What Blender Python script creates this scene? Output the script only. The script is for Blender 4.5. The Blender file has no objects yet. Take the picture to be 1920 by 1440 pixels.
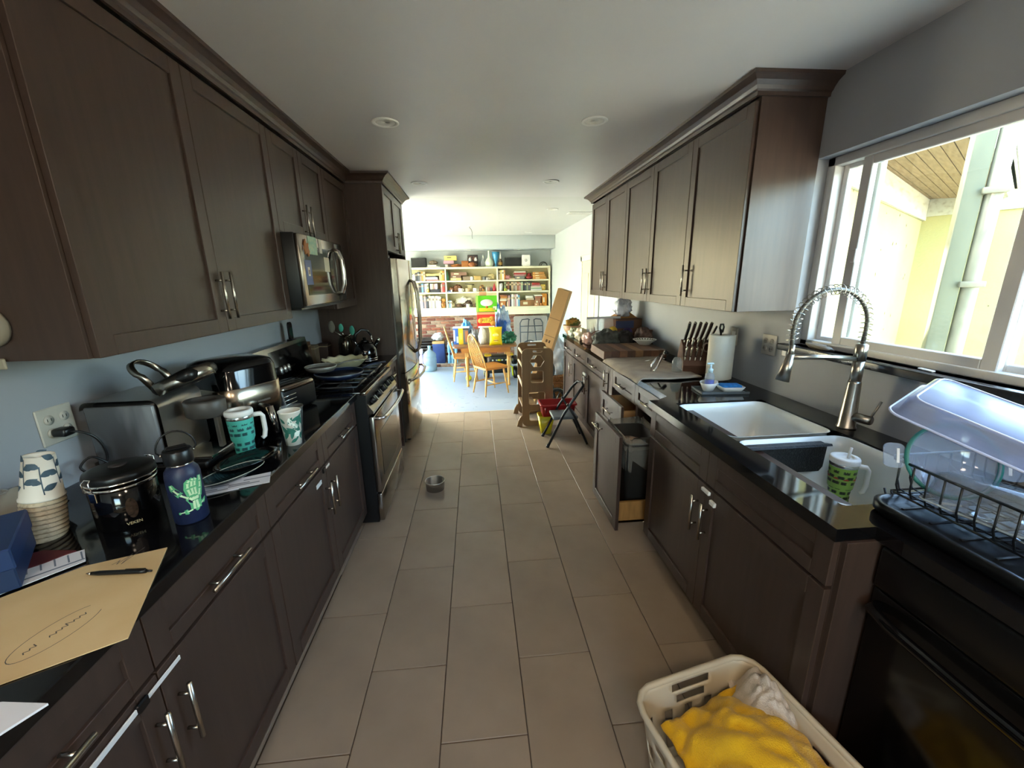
import bpy, bmesh, math, random
from mathutils import Vector, Matrix, noise as mnoise
PI = math.pi
random.seed(7)
scene = bpy.context.scene
col = scene.collection

# ---------------------------------------------------------------- camera
F_PX, PITCH, YAW, ROLL, CAM_H = 760.0, .2515, .0854, -.0176, 1.568
def cam_axes():
    d = Vector((math.sin(YAW)*math.cos(PITCH), math.cos(YAW)*math.cos(PITCH), -math.sin(PITCH)))
    x = Vector((math.cos(YAW), -math.sin(YAW), 0)); u = x.cross(d)
    return x*math.cos(ROLL)+u*math.sin(ROLL), u*math.cos(ROLL)-x*math.sin(ROLL), d
_x, _u, _d = cam_axes()
cam = bpy.data.objects.new('camera', bpy.data.cameras.new('camera')); col.objects.link(cam)
m = Matrix((_x, _u, -_d)).transposed().to_4x4(); m.translation = (0, 0, CAM_H)
cam.matrix_world = m
cam.data.sensor_width = 36; cam.data.lens = F_PX/1920*36; cam.data.clip_start = .02
scene.camera = cam

# ---------------------------------------------------------------- sky, sun, exposure
SUN_EL, SUN_AZ = math.radians(40), math.radians(-24)     # azimuth measured from +Y towards +X
w = bpy.data.worlds.new('sky'); scene.world = w; w.use_nodes = True
nt = w.node_tree; nt.nodes.clear()
out = nt.nodes.new('ShaderNodeOutputWorld'); bg = nt.nodes.new('ShaderNodeBackground')
sky = nt.nodes.new('ShaderNodeTexSky'); sky.sky_type = 'NISHITA'; sky.sun_disc = False
sky.sun_elevation = SUN_EL; sky.sun_rotation = SUN_AZ; sky.air_density = 1.0; sky.dust_density = 2.5; sky.ozone_density = .5
bg.inputs['Strength'].default_value = .92
nt.links.new(sky.outputs[0], bg.inputs['Color']); nt.links.new(bg.outputs[0], out.inputs['Surface'])
sun = bpy.data.objects.new('sun', bpy.data.lights.new('sun', 'SUN')); col.objects.link(sun)
sun.data.energy = 8.5; sun.data.angle = math.radians(1.0); sun.data.color = (1, .93, .82)
sdir = Vector((math.sin(SUN_AZ)*math.cos(SUN_EL), math.cos(SUN_AZ)*math.cos(SUN_EL), math.sin(SUN_EL)))
sun.rotation_euler = sdir.to_track_quat('Z', 'Y').to_euler()
scene.view_settings.view_transform = 'Standard'; scene.view_settings.look = 'None'
scene.view_settings.gamma = 1; scene.view_settings.use_curve_mapping = False
scene.view_settings.exposure = 2.85
scene.cycles.diffuse_bounces = 6; scene.cycles.max_bounces = 12; scene.cycles.transparent_max_bounces = 16
scene.cycles.caustics_reflective = False; scene.cycles.caustics_refractive = False
scene.cycles.sample_clamp_indirect = 8

# ---------------------------------------------------------------- materials
def s2l(c): return tuple(((v/12.92) if v <= .04045 else ((v+.055)/1.055)**2.4) for v in c)
def hexc(h): return s2l(tuple(int(h[i:i+2], 16)/255 for i in (0, 2, 4)))
MATS = {}
def mat(name, color, rough=.5, metal=0, var=.12, scale=6, bump=0, bscale=40, stretch=None, spec=.5, coat=0, trans=0, alpha=1, ior=1.45, emit=0, rvar=0, objvar=0, sheen=0, color2=None, contrast=(.35, .65), detail=3):
    """procedural principled material: noise mottling between color and color2 (or a darker self), optional grain bump."""
    if name in MATS: return MATS[name]
    if isinstance(color, str): color = hexc(color)
    if isinstance(color2, str): color2 = hexc(color2)
    if color2 is None: color2 = tuple(max(0, v*(1-var*2)) for v in color)
    M = bpy.data.materials.new(name); M.use_nodes = True; t = M.node_tree; N = t.nodes; L = t.links
    b = N['Principled BSDF']
    tc = N.new('ShaderNodeTexCoord'); mp = N.new('ShaderNodeMapping'); L.new(tc.outputs['Object'], mp.inputs['Vector'])
    if stretch: mp.inputs['Scale'].default_value = stretch
    nz = N.new('ShaderNodeTexNoise'); nz.inputs['Scale'].default_value = scale; nz.inputs['Detail'].default_value = detail
    L.new(mp.outputs[0], nz.inputs['Vector'])
    mr = N.new('ShaderNodeMapRange'); mr.inputs[1].default_value, mr.inputs[2].default_value = contrast
    L.new(nz.outputs['Fac'], mr.inputs[0])
    mx = N.new('ShaderNodeMix'); mx.data_type = 'RGBA'
    mx.inputs[6].default_value = (*color, 1); mx.inputs[7].default_value = (*color2, 1)
    L.new(mr.outputs[0], mx.inputs[0]); csock = mx.outputs[2]
    if objvar:
        oi = N.new('ShaderNodeObjectInfo'); hs = N.new('ShaderNodeHueSaturation')
        r2 = N.new('ShaderNodeMapRange'); r2.inputs[3].default_value = 1-objvar; r2.inputs[4].default_value = 1+objvar
        L.new(oi.outputs['Random'], r2.inputs[0]); L.new(r2.outputs[0], hs.inputs['Value']); L.new(csock, hs.inputs['Color']); csock = hs.outputs[0]
    L.new(csock, b.inputs['Base Color'])
    b.inputs['Roughness'].default_value = rough; b.inputs['Metallic'].default_value = metal
    b.inputs['Specular IOR Level'].default_value = spec; b.inputs['Coat Weight'].default_value = coat; b.inputs['Coat Roughness'].default_value = .08
    b.inputs['Transmission Weight'].default_value = trans; b.inputs['IOR'].default_value = ior; b.inputs['Alpha'].default_value = alpha
    b.inputs['Sheen Weight'].default_value = sheen
    if rvar:
        r3 = N.new('ShaderNodeMapRange'); r3.inputs[3].default_value = max(0, rough-rvar); r3.inputs[4].default_value = min(1, rough+rvar)
        L.new(nz.outputs['Fac'], r3.inputs[0]); L.new(r3.outputs[0], b.inputs['Roughness'])
    if bump:
        n2 = N.new('ShaderNodeTexNoise'); n2.inputs['Scale'].default_value = bscale; n2.inputs['Detail'].default_value = 2
        L.new(mp.outputs[0], n2.inputs['Vector'])
        bp = N.new('ShaderNodeBump'); bp.inputs['Strength'].default_value = bump; bp.inputs['Distance'].default_value = .01
        L.new(n2.outputs['Fac'], bp.inputs['Height']); L.new(bp.outputs[0], b.inputs['Normal'])
    MATS[name] = M; return M
def plain(h, rough=.5, metal=0, **k):
    """a colour as a lightly mottled procedural material, shared by colour."""
    return mat('paint_%s_%d_%d' % (h, rough*100, metal*100), h, rough, metal, var=k.pop('var', .05), **k)
def clear(name, color, rough=.05, alpha=.3, ior=1.45):
    """thin clear plastic or glass: a mix of transparent and glossy shells."""
    if name in MATS: return MATS[name]
    if isinstance(color, str): color = hexc(color)
    M = bpy.data.materials.new(name); M.use_nodes = True; t = M.node_tree; N = t.nodes; L = t.links
    o = N['Material Output']; N.remove(N['Principled BSDF'])
    tr = N.new('ShaderNodeBsdfTransparent'); tr.inputs[0].default_value = (*[1-(1-v)*.35 for v in color], 1)
    gl = N.new('ShaderNodeBsdfGlossy'); gl.inputs['Roughness'].default_value = rough; gl.inputs[0].default_value = (1, 1, 1, 1)
    df = N.new('ShaderNodeBsdfDiffuse'); nz = N.new('ShaderNodeTexNoise'); nz.inputs['Scale'].default_value = 9
    cr = N.new('ShaderNodeMix'); cr.data_type = 'RGBA'; cr.inputs[6].default_value = (*color, 1); cr.inputs[7].default_value = (*[v*.85 for v in color], 1)
    L.new(nz.outputs['Fac'], cr.inputs[0]); L.new(cr.outputs[2], df.inputs[0])
    m1 = N.new('ShaderNodeMixShader'); m1.inputs[0].default_value = alpha; L.new(tr.outputs[0], m1.inputs[1]); L.new(df.outputs[0], m1.inputs[2])
    fr = N.new('ShaderNodeFresnel'); fr.inputs[0].default_value = ior
    ge = N.new('ShaderNodeNewGeometry'); sb = N.new('ShaderNodeMath'); sb.operation = 'SUBTRACT'; sb.inputs[0].default_value = 1; L.new(ge.outputs['Backfacing'], sb.inputs[1])
    mu = N.new('ShaderNodeMath'); mu.operation = 'MULTIPLY'; L.new(sb.outputs[0], mu.inputs[0]); L.new(fr.outputs[0], mu.inputs[1])
    m2 = N.new('ShaderNodeMixShader'); L.new(mu.outputs[0], m2.inputs[0]); L.new(m1.outputs[0], m2.inputs[1]); L.new(gl.outputs[0], m2.inputs[2])
    L.new(m2.outputs[0], o.inputs['Surface']); MATS[name] = M; return M

# ---------------------------------------------------------------- mesh building
def link(o): col.objects.link(o); return o
class MB:
    """collects vertices and faces of ONE piece, then builds one mesh object."""
    def __init__(s): s.v = []; s.f = []; s.sm = []
    def add(s, vs, fs, smooth=False, M=None):
        o = len(s.v); s.v += [(M @ Vector(p)) if M else Vector(p) for p in vs]
        s.f += [[i+o for i in f] for f in fs]; s.sm += [smooth]*len(fs); return s
    def box(s, a, b, M=None, bev=0):
        x0, x1 = sorted((a[0], b[0])); y0, y1 = sorted((a[1], b[1])); z0, z1 = sorted((a[2], b[2]))
        if bev:
            bm = bmesh.new(); bmesh.ops.create_cube(bm, size=1)
            for v in bm.verts: v.co = Vector(((x0+x1)/2+v.co.x*(x1-x0), (y0+y1)/2+v.co.y*(y1-y0), (z0+z1)/2+v.co.z*(z1-z0)))
            bev = min(bev, .45*min(x1-x0, y1-y0, z1-z0))
            bmesh.ops.bevel(bm, geom=bm.edges[:], offset=bev, segments=1 if bev < .004 else 2, affect='EDGES', profile=.5)
            bm.verts.index_update()
            s.add([v.co.copy() for v in bm.verts], [[v.index for v in f.verts] for f in bm.faces], bev >= .004, M); bm.free(); return s
        vs = [(x0,y0,z0),(x1,y0,z0),(x1,y1,z0),(x0,y1,z0),(x0,y0,z1),(x1,y0,z1),(x1,y1,z1),(x0,y1,z1)]
        return s.add(vs, [(0,3,2,1),(4,5,6,7),(0,1,5,4),(1,2,6,5),(2,3,7,6),(3,0,4,7)], False, M)
    def lathe(s, prof, n=24, c=(0,0,0), M=None, sx=1, sy=1, smooth=True):
        vs = []; fs = []; k = len(prof)
        for i in range(n):
            a = 2*PI*i/n
            for r, z in prof: vs.append((c[0]+r*math.cos(a)*sx, c[1]+r*math.sin(a)*sy, c[2]+z))
        for i in range(n):
            j = (i+1) % n
            for q in range(k-1): fs.append((i*k+q, j*k+q, j*k+q+1, i*k+q+1))
        if prof[0][0] > 1e-5: fs.append([i*k for i in range(n)][::-1])
        if prof[-1][0] > 1e-5: fs.append([i*k+k-1 for i in range(n)])
        return s.add(vs, fs, smooth, M)
    def ring_shell(s, prof, n=24, c=(0,0,0), sx=1, sy=1, M=None):
        """closed profile swept around: an open vessel with wall thickness."""
        vs = []; fs = []; k = len(prof)
        for i in range(n):
            a = 2*PI*i/n
            for r, z in prof: vs.append((c[0]+r*math.cos(a)*sx, c[1]+r*math.sin(a)*sy, c[2]+z))
        for i in range(n):
            j = (i+1) % n
            for q in range(k): fs.append((i*k+q, j*k+q, j*k+(q+1) % k, i*k+(q+1) % k))
        return s.add(vs, fs, True, M)
    def tube(s, pts, r, n=8, M=None, closed=False, cap=True, flat=1.0):
        pts = [Vector(p) for p in pts]; m = len(pts); rs = r if isinstance(r, (list, tuple)) else [r]*m
        vs = []; fs = []; prev = None
        for i, p in enumerate(pts):
            if closed: t = pts[(i+1) % m]-pts[i-1]
            else: t = pts[min(i+1, m-1)]-pts[max(i-1, 0)]
            t.normalize()
            if prev is None:
                up = Vector((0,0,1)) if abs(t.z) < .9 else Vector((1,0,0)); nx = t.cross(up).normalized()
            else:
                nx = (prev-t*prev.dot(t)); nx = nx.normalized() if nx.length > 1e-6 else t.orthogonal().normalized()
            prev = nx; ny = t.cross(nx)
            for k in range(n):
                a = 2*PI*k/n; vs.append(p+nx*rs[i]*math.cos(a)+ny*rs[i]*math.sin(a)*flat)
        for i in range(m if closed else m-1):
            j = (i+1) % m
            for k in range(n): fs.append((i*n+k, i*n+(k+1) % n, j*n+(k+1) % n, j*n+k))
        if cap and not closed: fs.append(list(range(n))[::-1]); fs.append([(m-1)*n+k for k in range(n)])
        return s.add(vs, fs, n > 5, M)
    def prism(s, poly, a, b, axis='z', M=None):
        """polygon (2D) extruded from a to b along axis; remaining axes keep order (x,y),(x,z),(y,z)."""
        def P(p, h): return {'z': (p[0],p[1],h), 'y': (p[0],h,p[1]), 'x': (h,p[0],p[1])}[axis]
        n = len(poly); vs = [P(p, a) for p in poly]+[P(p, b) for p in poly]
        fs = [list(range(n))[::-1], [n+i for i in range(n)]]+[(i, (i+1) % n, n+(i+1) % n, n+i) for i in range(n)]
        return s.add(vs, fs, False, M)
    def grid(s, nu, nv, fn, smooth=True, wrap=False, M=None):
        vs = [fn(i/(nu if wrap else nu-1), j/(nv-1)) for i in range(nu) for j in range(nv)]
        fs = [(i*nv+j, ((i+1) % nu)*nv+j, ((i+1) % nu)*nv+j+1, i*nv+j+1) for i in range(nu if wrap else nu-1) for j in range(nv-1)]
        return s.add(vs, fs, smooth, M)
    def blob(s, c, r, seed=0, amp=.2, freq=3, n=14, m=9, M=None, flat=None):
        """crumpled closed lump."""
        off = Vector((seed*7.3, seed*3.1, seed*5.7))
        def fn(u, v):
            a = 2*PI*u; b = PI*v; d = Vector((math.sin(b)*math.cos(a), math.sin(b)*math.sin(a), math.cos(b)))
            k = 1+amp*mnoise.noise(d*freq+off)+amp*.5*mnoise.noise(d*freq*2.3+off)-(amp*.55*abs(mnoise.noise(d*freq*1.7-off)) if amp > .2 else 0)+(amp*.25*mnoise.noise(d*freq*5+off) if amp > .2 else 0)
            p = Vector((c[0]+d.x*r[0]*k, c[1]+d.y*r[1]*k, c[2]+d.z*r[2]*k))
            if flat is not None and p.z < flat: p.z = flat
            return p
        return s.grid(n, m, fn, True, True, M)
    def build(s, name, M, parent=None, label=None, recalc=True, **kw):
        me = bpy.data.meshes.new(name); me.from_pydata([tuple(p) for p in s.v], [], s.f)
        me.polygons.foreach_set('use_smooth', s.sm)
        if recalc:
            bm = bmesh.new(); bm.from_mesh(me); bmesh.ops.recalc_face_normals(bm, faces=bm.faces[:]); bm.to_mesh(me); bm.free()
        me.materials.append(M); me.update()
        o = link(bpy.data.objects.new(name, me))
        if parent: o.parent = parent
        if label: o['label'] = label
        for k, v in kw.items(): o[k] = v
        return o
def thing(name, label, cat, loc=(0,0,0), rz=0, group=None, rot=None):
    o = link(bpy.data.objects.new(name, None)); o.location = loc; o.rotation_euler = rot or (0,0,rz); o.empty_display_size = .05
    o['label'] = label; o['category'] = cat
    if group: o['group'] = group
    return o
def tag(o, label, cat, group=None):
    o['label'] = label; o['category'] = cat
    if group: o['group'] = group
    return o
def place(o, loc, rz=0, rot=None): o.location = loc; o.rotation_euler = rot or (0,0,rz); return o
def struct(name, mb, M, parent=None):
    o = mb.build(name, M, parent)
    if not parent: o['kind'] = 'structure'
    return o
def copy_tree(o, parent=None):
    c = o.copy(); link(c); c.parent = parent
    for ch in list(o.children): copy_tree(ch, c)
    return c
def curve_mesh(cu):
    """evaluated mesh of a curve datablock"""
    o = link(bpy.data.objects.new('tmp', cu)); dg = bpy.context.evaluated_depsgraph_get(); dg.update()
    me = bpy.data.meshes.new_from_object(o.evaluated_get(dg)); bpy.data.objects.remove(o); return me
def text(name, s, size, M, parent, loc, rot, ext=.0006, align='CENTER'):
    cu = bpy.data.curves.new(name, 'FONT'); cu.body = s; cu.size = size; cu.extrude = ext; cu.align_x = align; cu.align_y = 'CENTER'; cu.resolution_u = 3
    me = curve_mesh(cu); me.materials.clear(); me.materials.append(M); o = link(bpy.data.objects.new(name, me)); o.parent = parent; o.location = loc; o.rotation_euler = rot; return o
def holed(name, outline, holes, th, M, parent, M4=None):
    """flat board (local xz plane, thickness along y) with cut-outs"""
    cu = bpy.data.curves.new(name, 'CURVE'); cu.dimensions = '2D'; cu.fill_mode = 'BOTH'; cu.extrude = th/2
    for poly in [outline]+holes:
        sp = cu.splines.new('POLY'); sp.points.add(len(poly)-1); sp.use_cyclic_u = True
        for p, q in zip(sp.points, poly): p.co = (q[0], q[1], 0, 1)
    me = curve_mesh(cu); me.transform((M4 or Matrix()) @ Matrix.Rotation(PI/2, 4, 'X')); me.materials.clear(); me.materials.append(M)
    o = link(bpy.data.objects.new(name, me)); o.parent = parent; return o
def wrap_strip(mb, pts, widths, R, flat=.0006, taper=0):
    """a printed stroke on a cylinder of radius R (or R+taper*z): pts are (arc angle, height), widths in metres."""
    n = len(pts); vs = []
    for i, (a, z) in enumerate(pts):
        r = R+taper*z
        a0, z0 = pts[max(i-1, 0)]; a1, z1 = pts[min(i+1, n-1)]
        tx, tz = (a1-a0)*r, z1-z0; l = math.hypot(tx, tz) or 1; nx, nz = -tz/l, tx/l
        for k in (-1, 0, 1):
            aa = a+nx*widths[i]*k/r; zz = z+nz*widths[i]*k; rr = R+taper*zz+flat
            vs.append((rr*math.cos(aa), rr*math.sin(aa), zz))
    fs = []
    for i in range(n-1):
        for k in (0, 1): fs.append((i*3+k, i*3+k+1, i*3+k+4, i*3+k+3))
    mb.add(vs, fs); return mb
def leaf(mb, a, z, ang, ln, wd, R, taper=0):
    pts = [(a+math.cos(ang)*ln*t/R, z+math.sin(ang)*ln*t) for t in (0, .2, .4, .6, .8, 1)]
    return wrap_strip(mb, pts, [.0005, wd*.7, wd, wd*.85, wd*.5, .0003], R, taper=taper)
def arc(c, r, a0, a1, n, plane='xz', z=0):
    out = []
    for i in range(n):
        a = a0+(a1-a0)*i/(n-1); p, q = c[0]+r*math.cos(a), c[1]+r*math.sin(a)
        out.append({'xz': (p, z, q), 'xy': (p, q, z), 'yz': (z, p, q)}[plane])
    return out
def rrect(x0, x1, y0, y1, r, n=4):
    out = []
    for cx, cy, a in ((x1-r, y1-r, 0), (x0+r, y1-r, PI/2), (x0+r, y0+r, PI), (x1-r, y0+r, 1.5*PI)):
        for i in range(n+1):
            b = a+PI/2*i/n; out.append((cx+r*math.cos(b), cy+r*math.sin(b)))
    return out
def loft(mb, rings, cap=(True, True), smooth=True):
    n = len(rings[0]); vs = [p for r in rings for p in r]; fs = []
    for k in range(len(rings)-1):
        for i in range(n): fs.append((k*n+i, k*n+(i+1) % n, (k+1)*n+(i+1) % n, (k+1)*n+i))
    if cap[0]: fs.append(list(range(n))[::-1])
    if cap[1]: fs.append([(len(rings)-1)*n+i for i in range(n)])
    return mb.add(vs, fs, smooth)
def crs(pts, k=6):
    """Catmull-Rom points through pts"""
    P = [Vector(p) for p in pts]; P = [P[0]*2-P[1]]+P+[P[-1]*2-P[-2]]; out = []
    for i in range(1, len(P)-2):
        for j in range(k):
            t = j/k; a, b, c, d = P[i-1], P[i], P[i+1], P[i+2]
            out.append(.5*((2*b)+(c-a)*t+(2*a-5*b+4*c-d)*t*t+(3*b-a-3*c+d)*t**3))
    return out+[P[-2]]
def ORD(i): return ['first','second','third','fourth','fifth','sixth','seventh','eighth','ninth','tenth','eleventh','twelfth','thirteenth','fourteenth','fifteenth','sixteenth','seventeenth','eighteenth','nineteenth','twentieth'][i]
# ---------------------------------------------------------------- the room
LW, RW, CEIL, DZ = -1.40, 1.69, 2.45, -.20        # left wall, right wall, ceiling, sunken dining floor
m_wall = mat('wall_paint', '989a9e', .55, var=.03, scale=2, bump=.02, bscale=120)
m_wall2 = mat('dining_wall_paint', 'bfc5c3', .6, var=.02, scale=2, bump=.02, bscale=120)
m_ceil = mat('ceiling_paint', 'd2cecb', .42, var=.03, scale=1.5, bump=.05, bscale=5)
m_grout = mat('grout', '54473c', .9, var=.1, scale=30)
m_tile = mat('floor_tile', 'a08d79', .42, color2='8f7d6b', scale=3.2, detail=5, contrast=(.3, .7), bump=.03, bscale=25, objvar=.05, rvar=.08)
m_wood = mat('cabinet_wood', '47372f', .36, color2='3d2f28', scale=5, stretch=(9, 9, .7), detail=5, bump=.02, bscale=60, contrast=(.25, .75), spec=.45)
m_woodin = mat('cabinet_interior', 'a87b4d', .6, var=.12, scale=8, stretch=(6, 1, 1))
m_stone = mat('black_granite', '0b0b0d', .07, color2='1b1a1b', scale=220, detail=2, contrast=(.55, .75), spec=.6)
m_steel = mat('brushed_steel', 'b8b2a8', .3, 1, var=.05, scale=30, stretch=(1, 1, 14))
m_chrome = mat('chrome', 'd8d6d2', .1, 1, var=.03)
m_nickel = mat('brushed_nickel', 'b9b2a6', .27, 1, var=.04, scale=30)
m_black = mat('black_plastic', '0c0c0d', .35, var=.1)
m_gloss = mat('black_gloss', '070708', .08, var=.1, spec=.6)
m_white = mat('white_plastic', 'e6e4de', .4, var=.02)
m_trimw = mat('white_trim', 'd9d6cc', .45, var=.03)
m_vinyl = mat('vinyl_frame', 'cfccc8', .45, var=.03)
m_glass = clear('window_glass', 'dfeede', .0, .05)

# kitchen floor: grout bed with every tile laid on it
fl = struct('floor', MB().box((LW, -2.6, DZ-.05), (RW, 4.80, -.006)), m_grout)
TW, TL, J = .3078, .6126, .0035
tile_meshes = {}
def tile_mesh(wd, ln):
    k = (round(wd, 3), round(ln, 3))
    if k not in tile_meshes:
        o = MB().box((0, 0, -.008), (wd, ln, 0), bev=.0015).build('tile', m_tile); tile_meshes[k] = o.data; bpy.data.objects.remove(o)
    return tile_meshes[k]
for k in range(-1, 7):
    x0 = -.488+(k-1)*TW; x1 = x0+TW
    if k == -1: x0, x1 = LW+.3, x1
    y = (1.0805 if k % 2 == 0 else 1.3835)-TL*3
    while y < 4.8:
        a, b = max(y, -.5), min(y+TL, 4.80)
        if b-a > .02 and not (k == -1 and b < 2.3) and not (k == 6 and b < 2.0):
            o = link(bpy.data.objects.new('tile', tile_mesh(x1-x0-J, b-a-J))); o.parent = fl; o.location = (x0+J/2, a+J/2, 0)
        y += TL
# dining floor, one step down
m_dfl = mat('dining_vinyl', '8895a3', .33, color2='949ca4', scale=1.6, detail=6, bump=.05, bscale=14, rvar=.1)
struct('floor_dining', MB().box((-2.4, 4.80, DZ-.05), (RW, 9.3, DZ)), m_dfl)
struct('trim_1', MB().box((LW, 4.795, DZ), (RW, 4.815, -.002), bev=.003), mat('threshold_strip', 'cfcac0', .4))
# faint scuffs and chips in the old vinyl
m_scuff = mat('scuffed_vinyl', '7d8794', .5, var=.2, scale=40)
sc = MB()
for i in range(60):
    cx, cy = random.uniform(-1.0, .75), random.uniform(5.5, 7.3); a = random.uniform(-.4, .4) if i % 3 else PI/2; l = random.uniform(.01, .05); wd = random.uniform(.002, .006)
    M = Matrix.Translation((cx, cy, DZ)) @ Matrix.Rotation(a, 4, 'Z')
    sc.prism([(-l, 0), (-l*.3, wd), (l, wd*.3), (l*.4, -wd)], -.001, .0008, 'z', M)
s_ = sc.build('floor_scuffs', m_scuff); s_['kind'] = 'stuff'; s_.parent = bpy.data.objects['floor_dining']

# walls
def wall_x(mb, x0, x1, y0, y1, z0, z1, holes):
    """slab with rectangular holes given as (a0,a1,z0,z1) along y."""
    ys = sorted({y0, y1, *[h[0] for h in holes], *[h[1] for h in holes]})
    for a, b in zip(ys, ys[1:]):
        cut = [(h[2], h[3]) for h in holes if h[0] <= a and h[1] >= b]
        if not cut: mb.box((x0, a, z0), (x1, b, z1))
        else:
            mb.box((x0, a, z0), (x1, b, cut[0][0])); mb.box((x0, a, cut[0][1]), (x1, b, z1))
    return mb
struct('wall_left', MB().box((LW-.14, -2.6, DZ), (LW, 4.80, CEIL)), m_wall)
WY0, WY1, WZ0, WZ1 = .45, 2.045, 1.205, 2.112
struct('wall_right', wall_x(MB(), RW, RW+.16, -2.6, 4.8, DZ, CEIL, [(WY0, WY1, WZ0, WZ1)]), m_wall)
struct('wall_dining_right', MB().box((RW, 4.8, DZ), (RW+.16, 9.44, CEIL)), m_wall2)
struct('wall_rear', MB().box((LW-.14, -2.74, DZ), (-.9, -2.6, CEIL)).box((.3, -2.74, DZ), (RW+.16, -2.6, CEIL)).box((-.9, -2.74, 2.1), (.3, -2.6, CEIL)).box((-.9, -2.74, DZ), (.3, -2.6, 1.0)), m_wall)
struct('wall_divider', MB().box((-2.4, 4.66, DZ), (LW-.14, 4.80, CEIL)), m_wall2)
struct('wall_dining_left', wall_x(MB(), -2.54, -2.4, 4.66, 9.44, DZ, CEIL, [(4.95, 8.95, DZ, 2.25)]), m_wall2)
wf = struct('wall_far', MB().box((-2.4, 9.30, DZ), (RW, 9.44, CEIL)), m_wall2)
struct('ceiling', MB().box((LW-.14, -2.74, CEIL), (RW+.16, 4.8, CEIL+.12)), m_ceil)
struct('ceiling_dining', MB().box((-2.54, 4.8, CEIL), (RW+.16, 9.44, CEIL+.12)), mat('dining_ceiling_paint', 'cac8c2', .45, var=.02, scale=1.5, bump=.04, bscale=5))
struct('beam', MB().box((-2.4, 8.70, 2.19), (RW, 9.30, CEIL), bev=.004), m_wall2)

# brick chimney breast under the shelves, each brick laid by itself
m_mortar = mat('mortar', 'b9a892', .95, var=.15, scale=25, bump=.3, bscale=60)
bw = struct('wall_brick', MB().box((-1.6, 9.13, DZ), (1.6, 9.30, .86)), m_mortar)
bricks = [mat('brick_%d' % i, h, .9, var=.2, scale=14, bump=.4, bscale=60, objvar=.12) for i, h in enumerate(('9d6048', '8f5240', 'ad7558', '855040', 'b8957a', 'a98a72', 'a65f46'))]
brick_me = []
for Mx in bricks:
    o = MB().box((0, -.022, 0), (.195, .03, .056), bev=.004).build('brick', Mx); brick_me.append(o.data); bpy.data.objects.remove(o)
for r in range(15):
    z = DZ+.006+r*.0705
    for c in range(16):
        x = -1.6+c*.207-(.1035 if r % 2 else 0)
        if x < -1.6 or x+.195 > 1.62 or x+.195 < -1.25: continue
        o = link(bpy.data.objects.new('brick', random.choice(brick_me))); o.parent = bw
        o.location = (x+random.uniform(-.003, .003), 9.13+random.uniform(-.006, .006), z+random.uniform(-.003, .003))
hb = struct('hearth', MB().box((-1.6, 8.55, DZ), (.75, 9.10, DZ+.055)), m_mortar)
for c in range(11):
    o = link(bpy.data.objects.new('brick', brick_me[c % 7])); o.parent = hb; o.location = (-1.6+c*.207, 8.55, DZ)

# cream door in the dining wall
d1 = MB().box((RW-.012, 5.60, DZ+.01), (RW+.02, 6.42, 1.82)); d1 = struct('door_1', d1, mat('cream_door', 'd8cfae', .5, var=.03))
for z0, z1 in ((0, .75), (.9, 1.65)):
    for y0, y1 in ((5.70, 5.97), (6.05, 6.32)):
        MB().box((RW-.02, y0, z0), (RW-.012, y1, z1), bev=.006).build('panel', MATS['cream_door'], d1)
MB().lathe([(.0, 0), (.028, .004), (.03, .03), (.0, .05)], 14, M=Matrix.Translation((RW-.02, 5.66, .85)) @ Matrix.Rotation(-PI/2, 4, 'Y')).build('door_knob', m_nickel, d1)
struct('trim_2', MB().box((RW-.022, 5.51, DZ), (RW, 5.595, 1.9), bev=.004).box((RW-.022, 6.425, DZ), (RW, 6.51, 1.9), bev=.004).box((RW-.022, 5.51, 1.825), (RW, 6.51, 1.91), bev=.004), m_trimw)
struct('baseboard_dining', MB().box((RW-.014, 6.51, DZ), (RW, 9.3, DZ+.09), bev=.003).box((RW-.014, 4.82, DZ), (RW, 5.51, DZ+.09), bev=.003), m_trimw)

# glass door of the dining room (left, out of frame) and an unseen rear window added for fill light: frames only where the light comes in
gd = struct('door_2', MB().box((-2.52, 4.95, DZ), (-2.42, 5.03, 2.25)).box((-2.52, 8.87, DZ), (-2.42, 8.95, 2.25)).box((-2.52, 6.91, DZ), (-2.42, 6.99, 2.25)).box((-2.52, 4.95, 2.17), (-2.42, 8.95, 2.25)), m_vinyl)
MB().box((-2.475, 5.03, DZ), (-2.469, 6.91, 2.17)).build('pane', m_glass, gd); MB().box((-2.475, 6.99, DZ), (-2.469, 8.87, 2.17)).build('pane', m_glass, gd)
w2 = struct('fill_window', MB().box((-.9, -2.72, 1.0), (-.84, -2.66, 2.1)).box((.24, -2.72, 1.0), (.3, -2.66, 2.1)).box((-.9, -2.72, 1.0), (.3, -2.66, 1.06)).box((-.9, -2.72, 2.04), (.3, -2.66, 2.1)), m_vinyl)
MB().box((-.84, -2.695, 1.06), (.24, -2.689, 2.04)).build('pane', m_glass, w2)
# unseen warm ceiling lamps added behind the camera to brighten the kitchen
m_fill_lamp = mat('fill_lamp_diffuser', 'fff0d8', .5, var=.01)
_b = m_fill_lamp.node_tree.nodes['Principled BSDF']; _b.inputs['Emission Color'].default_value = (1, .82, .62, 1); _b.inputs['Emission Strength'].default_value = 8.5
for i, (x, y) in enumerate(((-.35, -.75), (.75, -.75), (.2, -1.9))):
    t = thing('fill_lamp', 'added warm fill lamp on the ceiling behind the camera, %s one' % ('left', 'right', 'rear')[i], 'ceiling lamp', (x, y, CEIL), 0, 'added fill lamps')
    MB().lathe([(0, 0), (.17, 0), (.17, -.02), (.15, -.03), (0, -.03)], 28).build('base', m_white, t)
    MB().lathe([(.145, -.03), (.14, -.06), (.10, -.085), (0, -.095)], 28).build('diffuser', m_fill_lamp, t)

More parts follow.
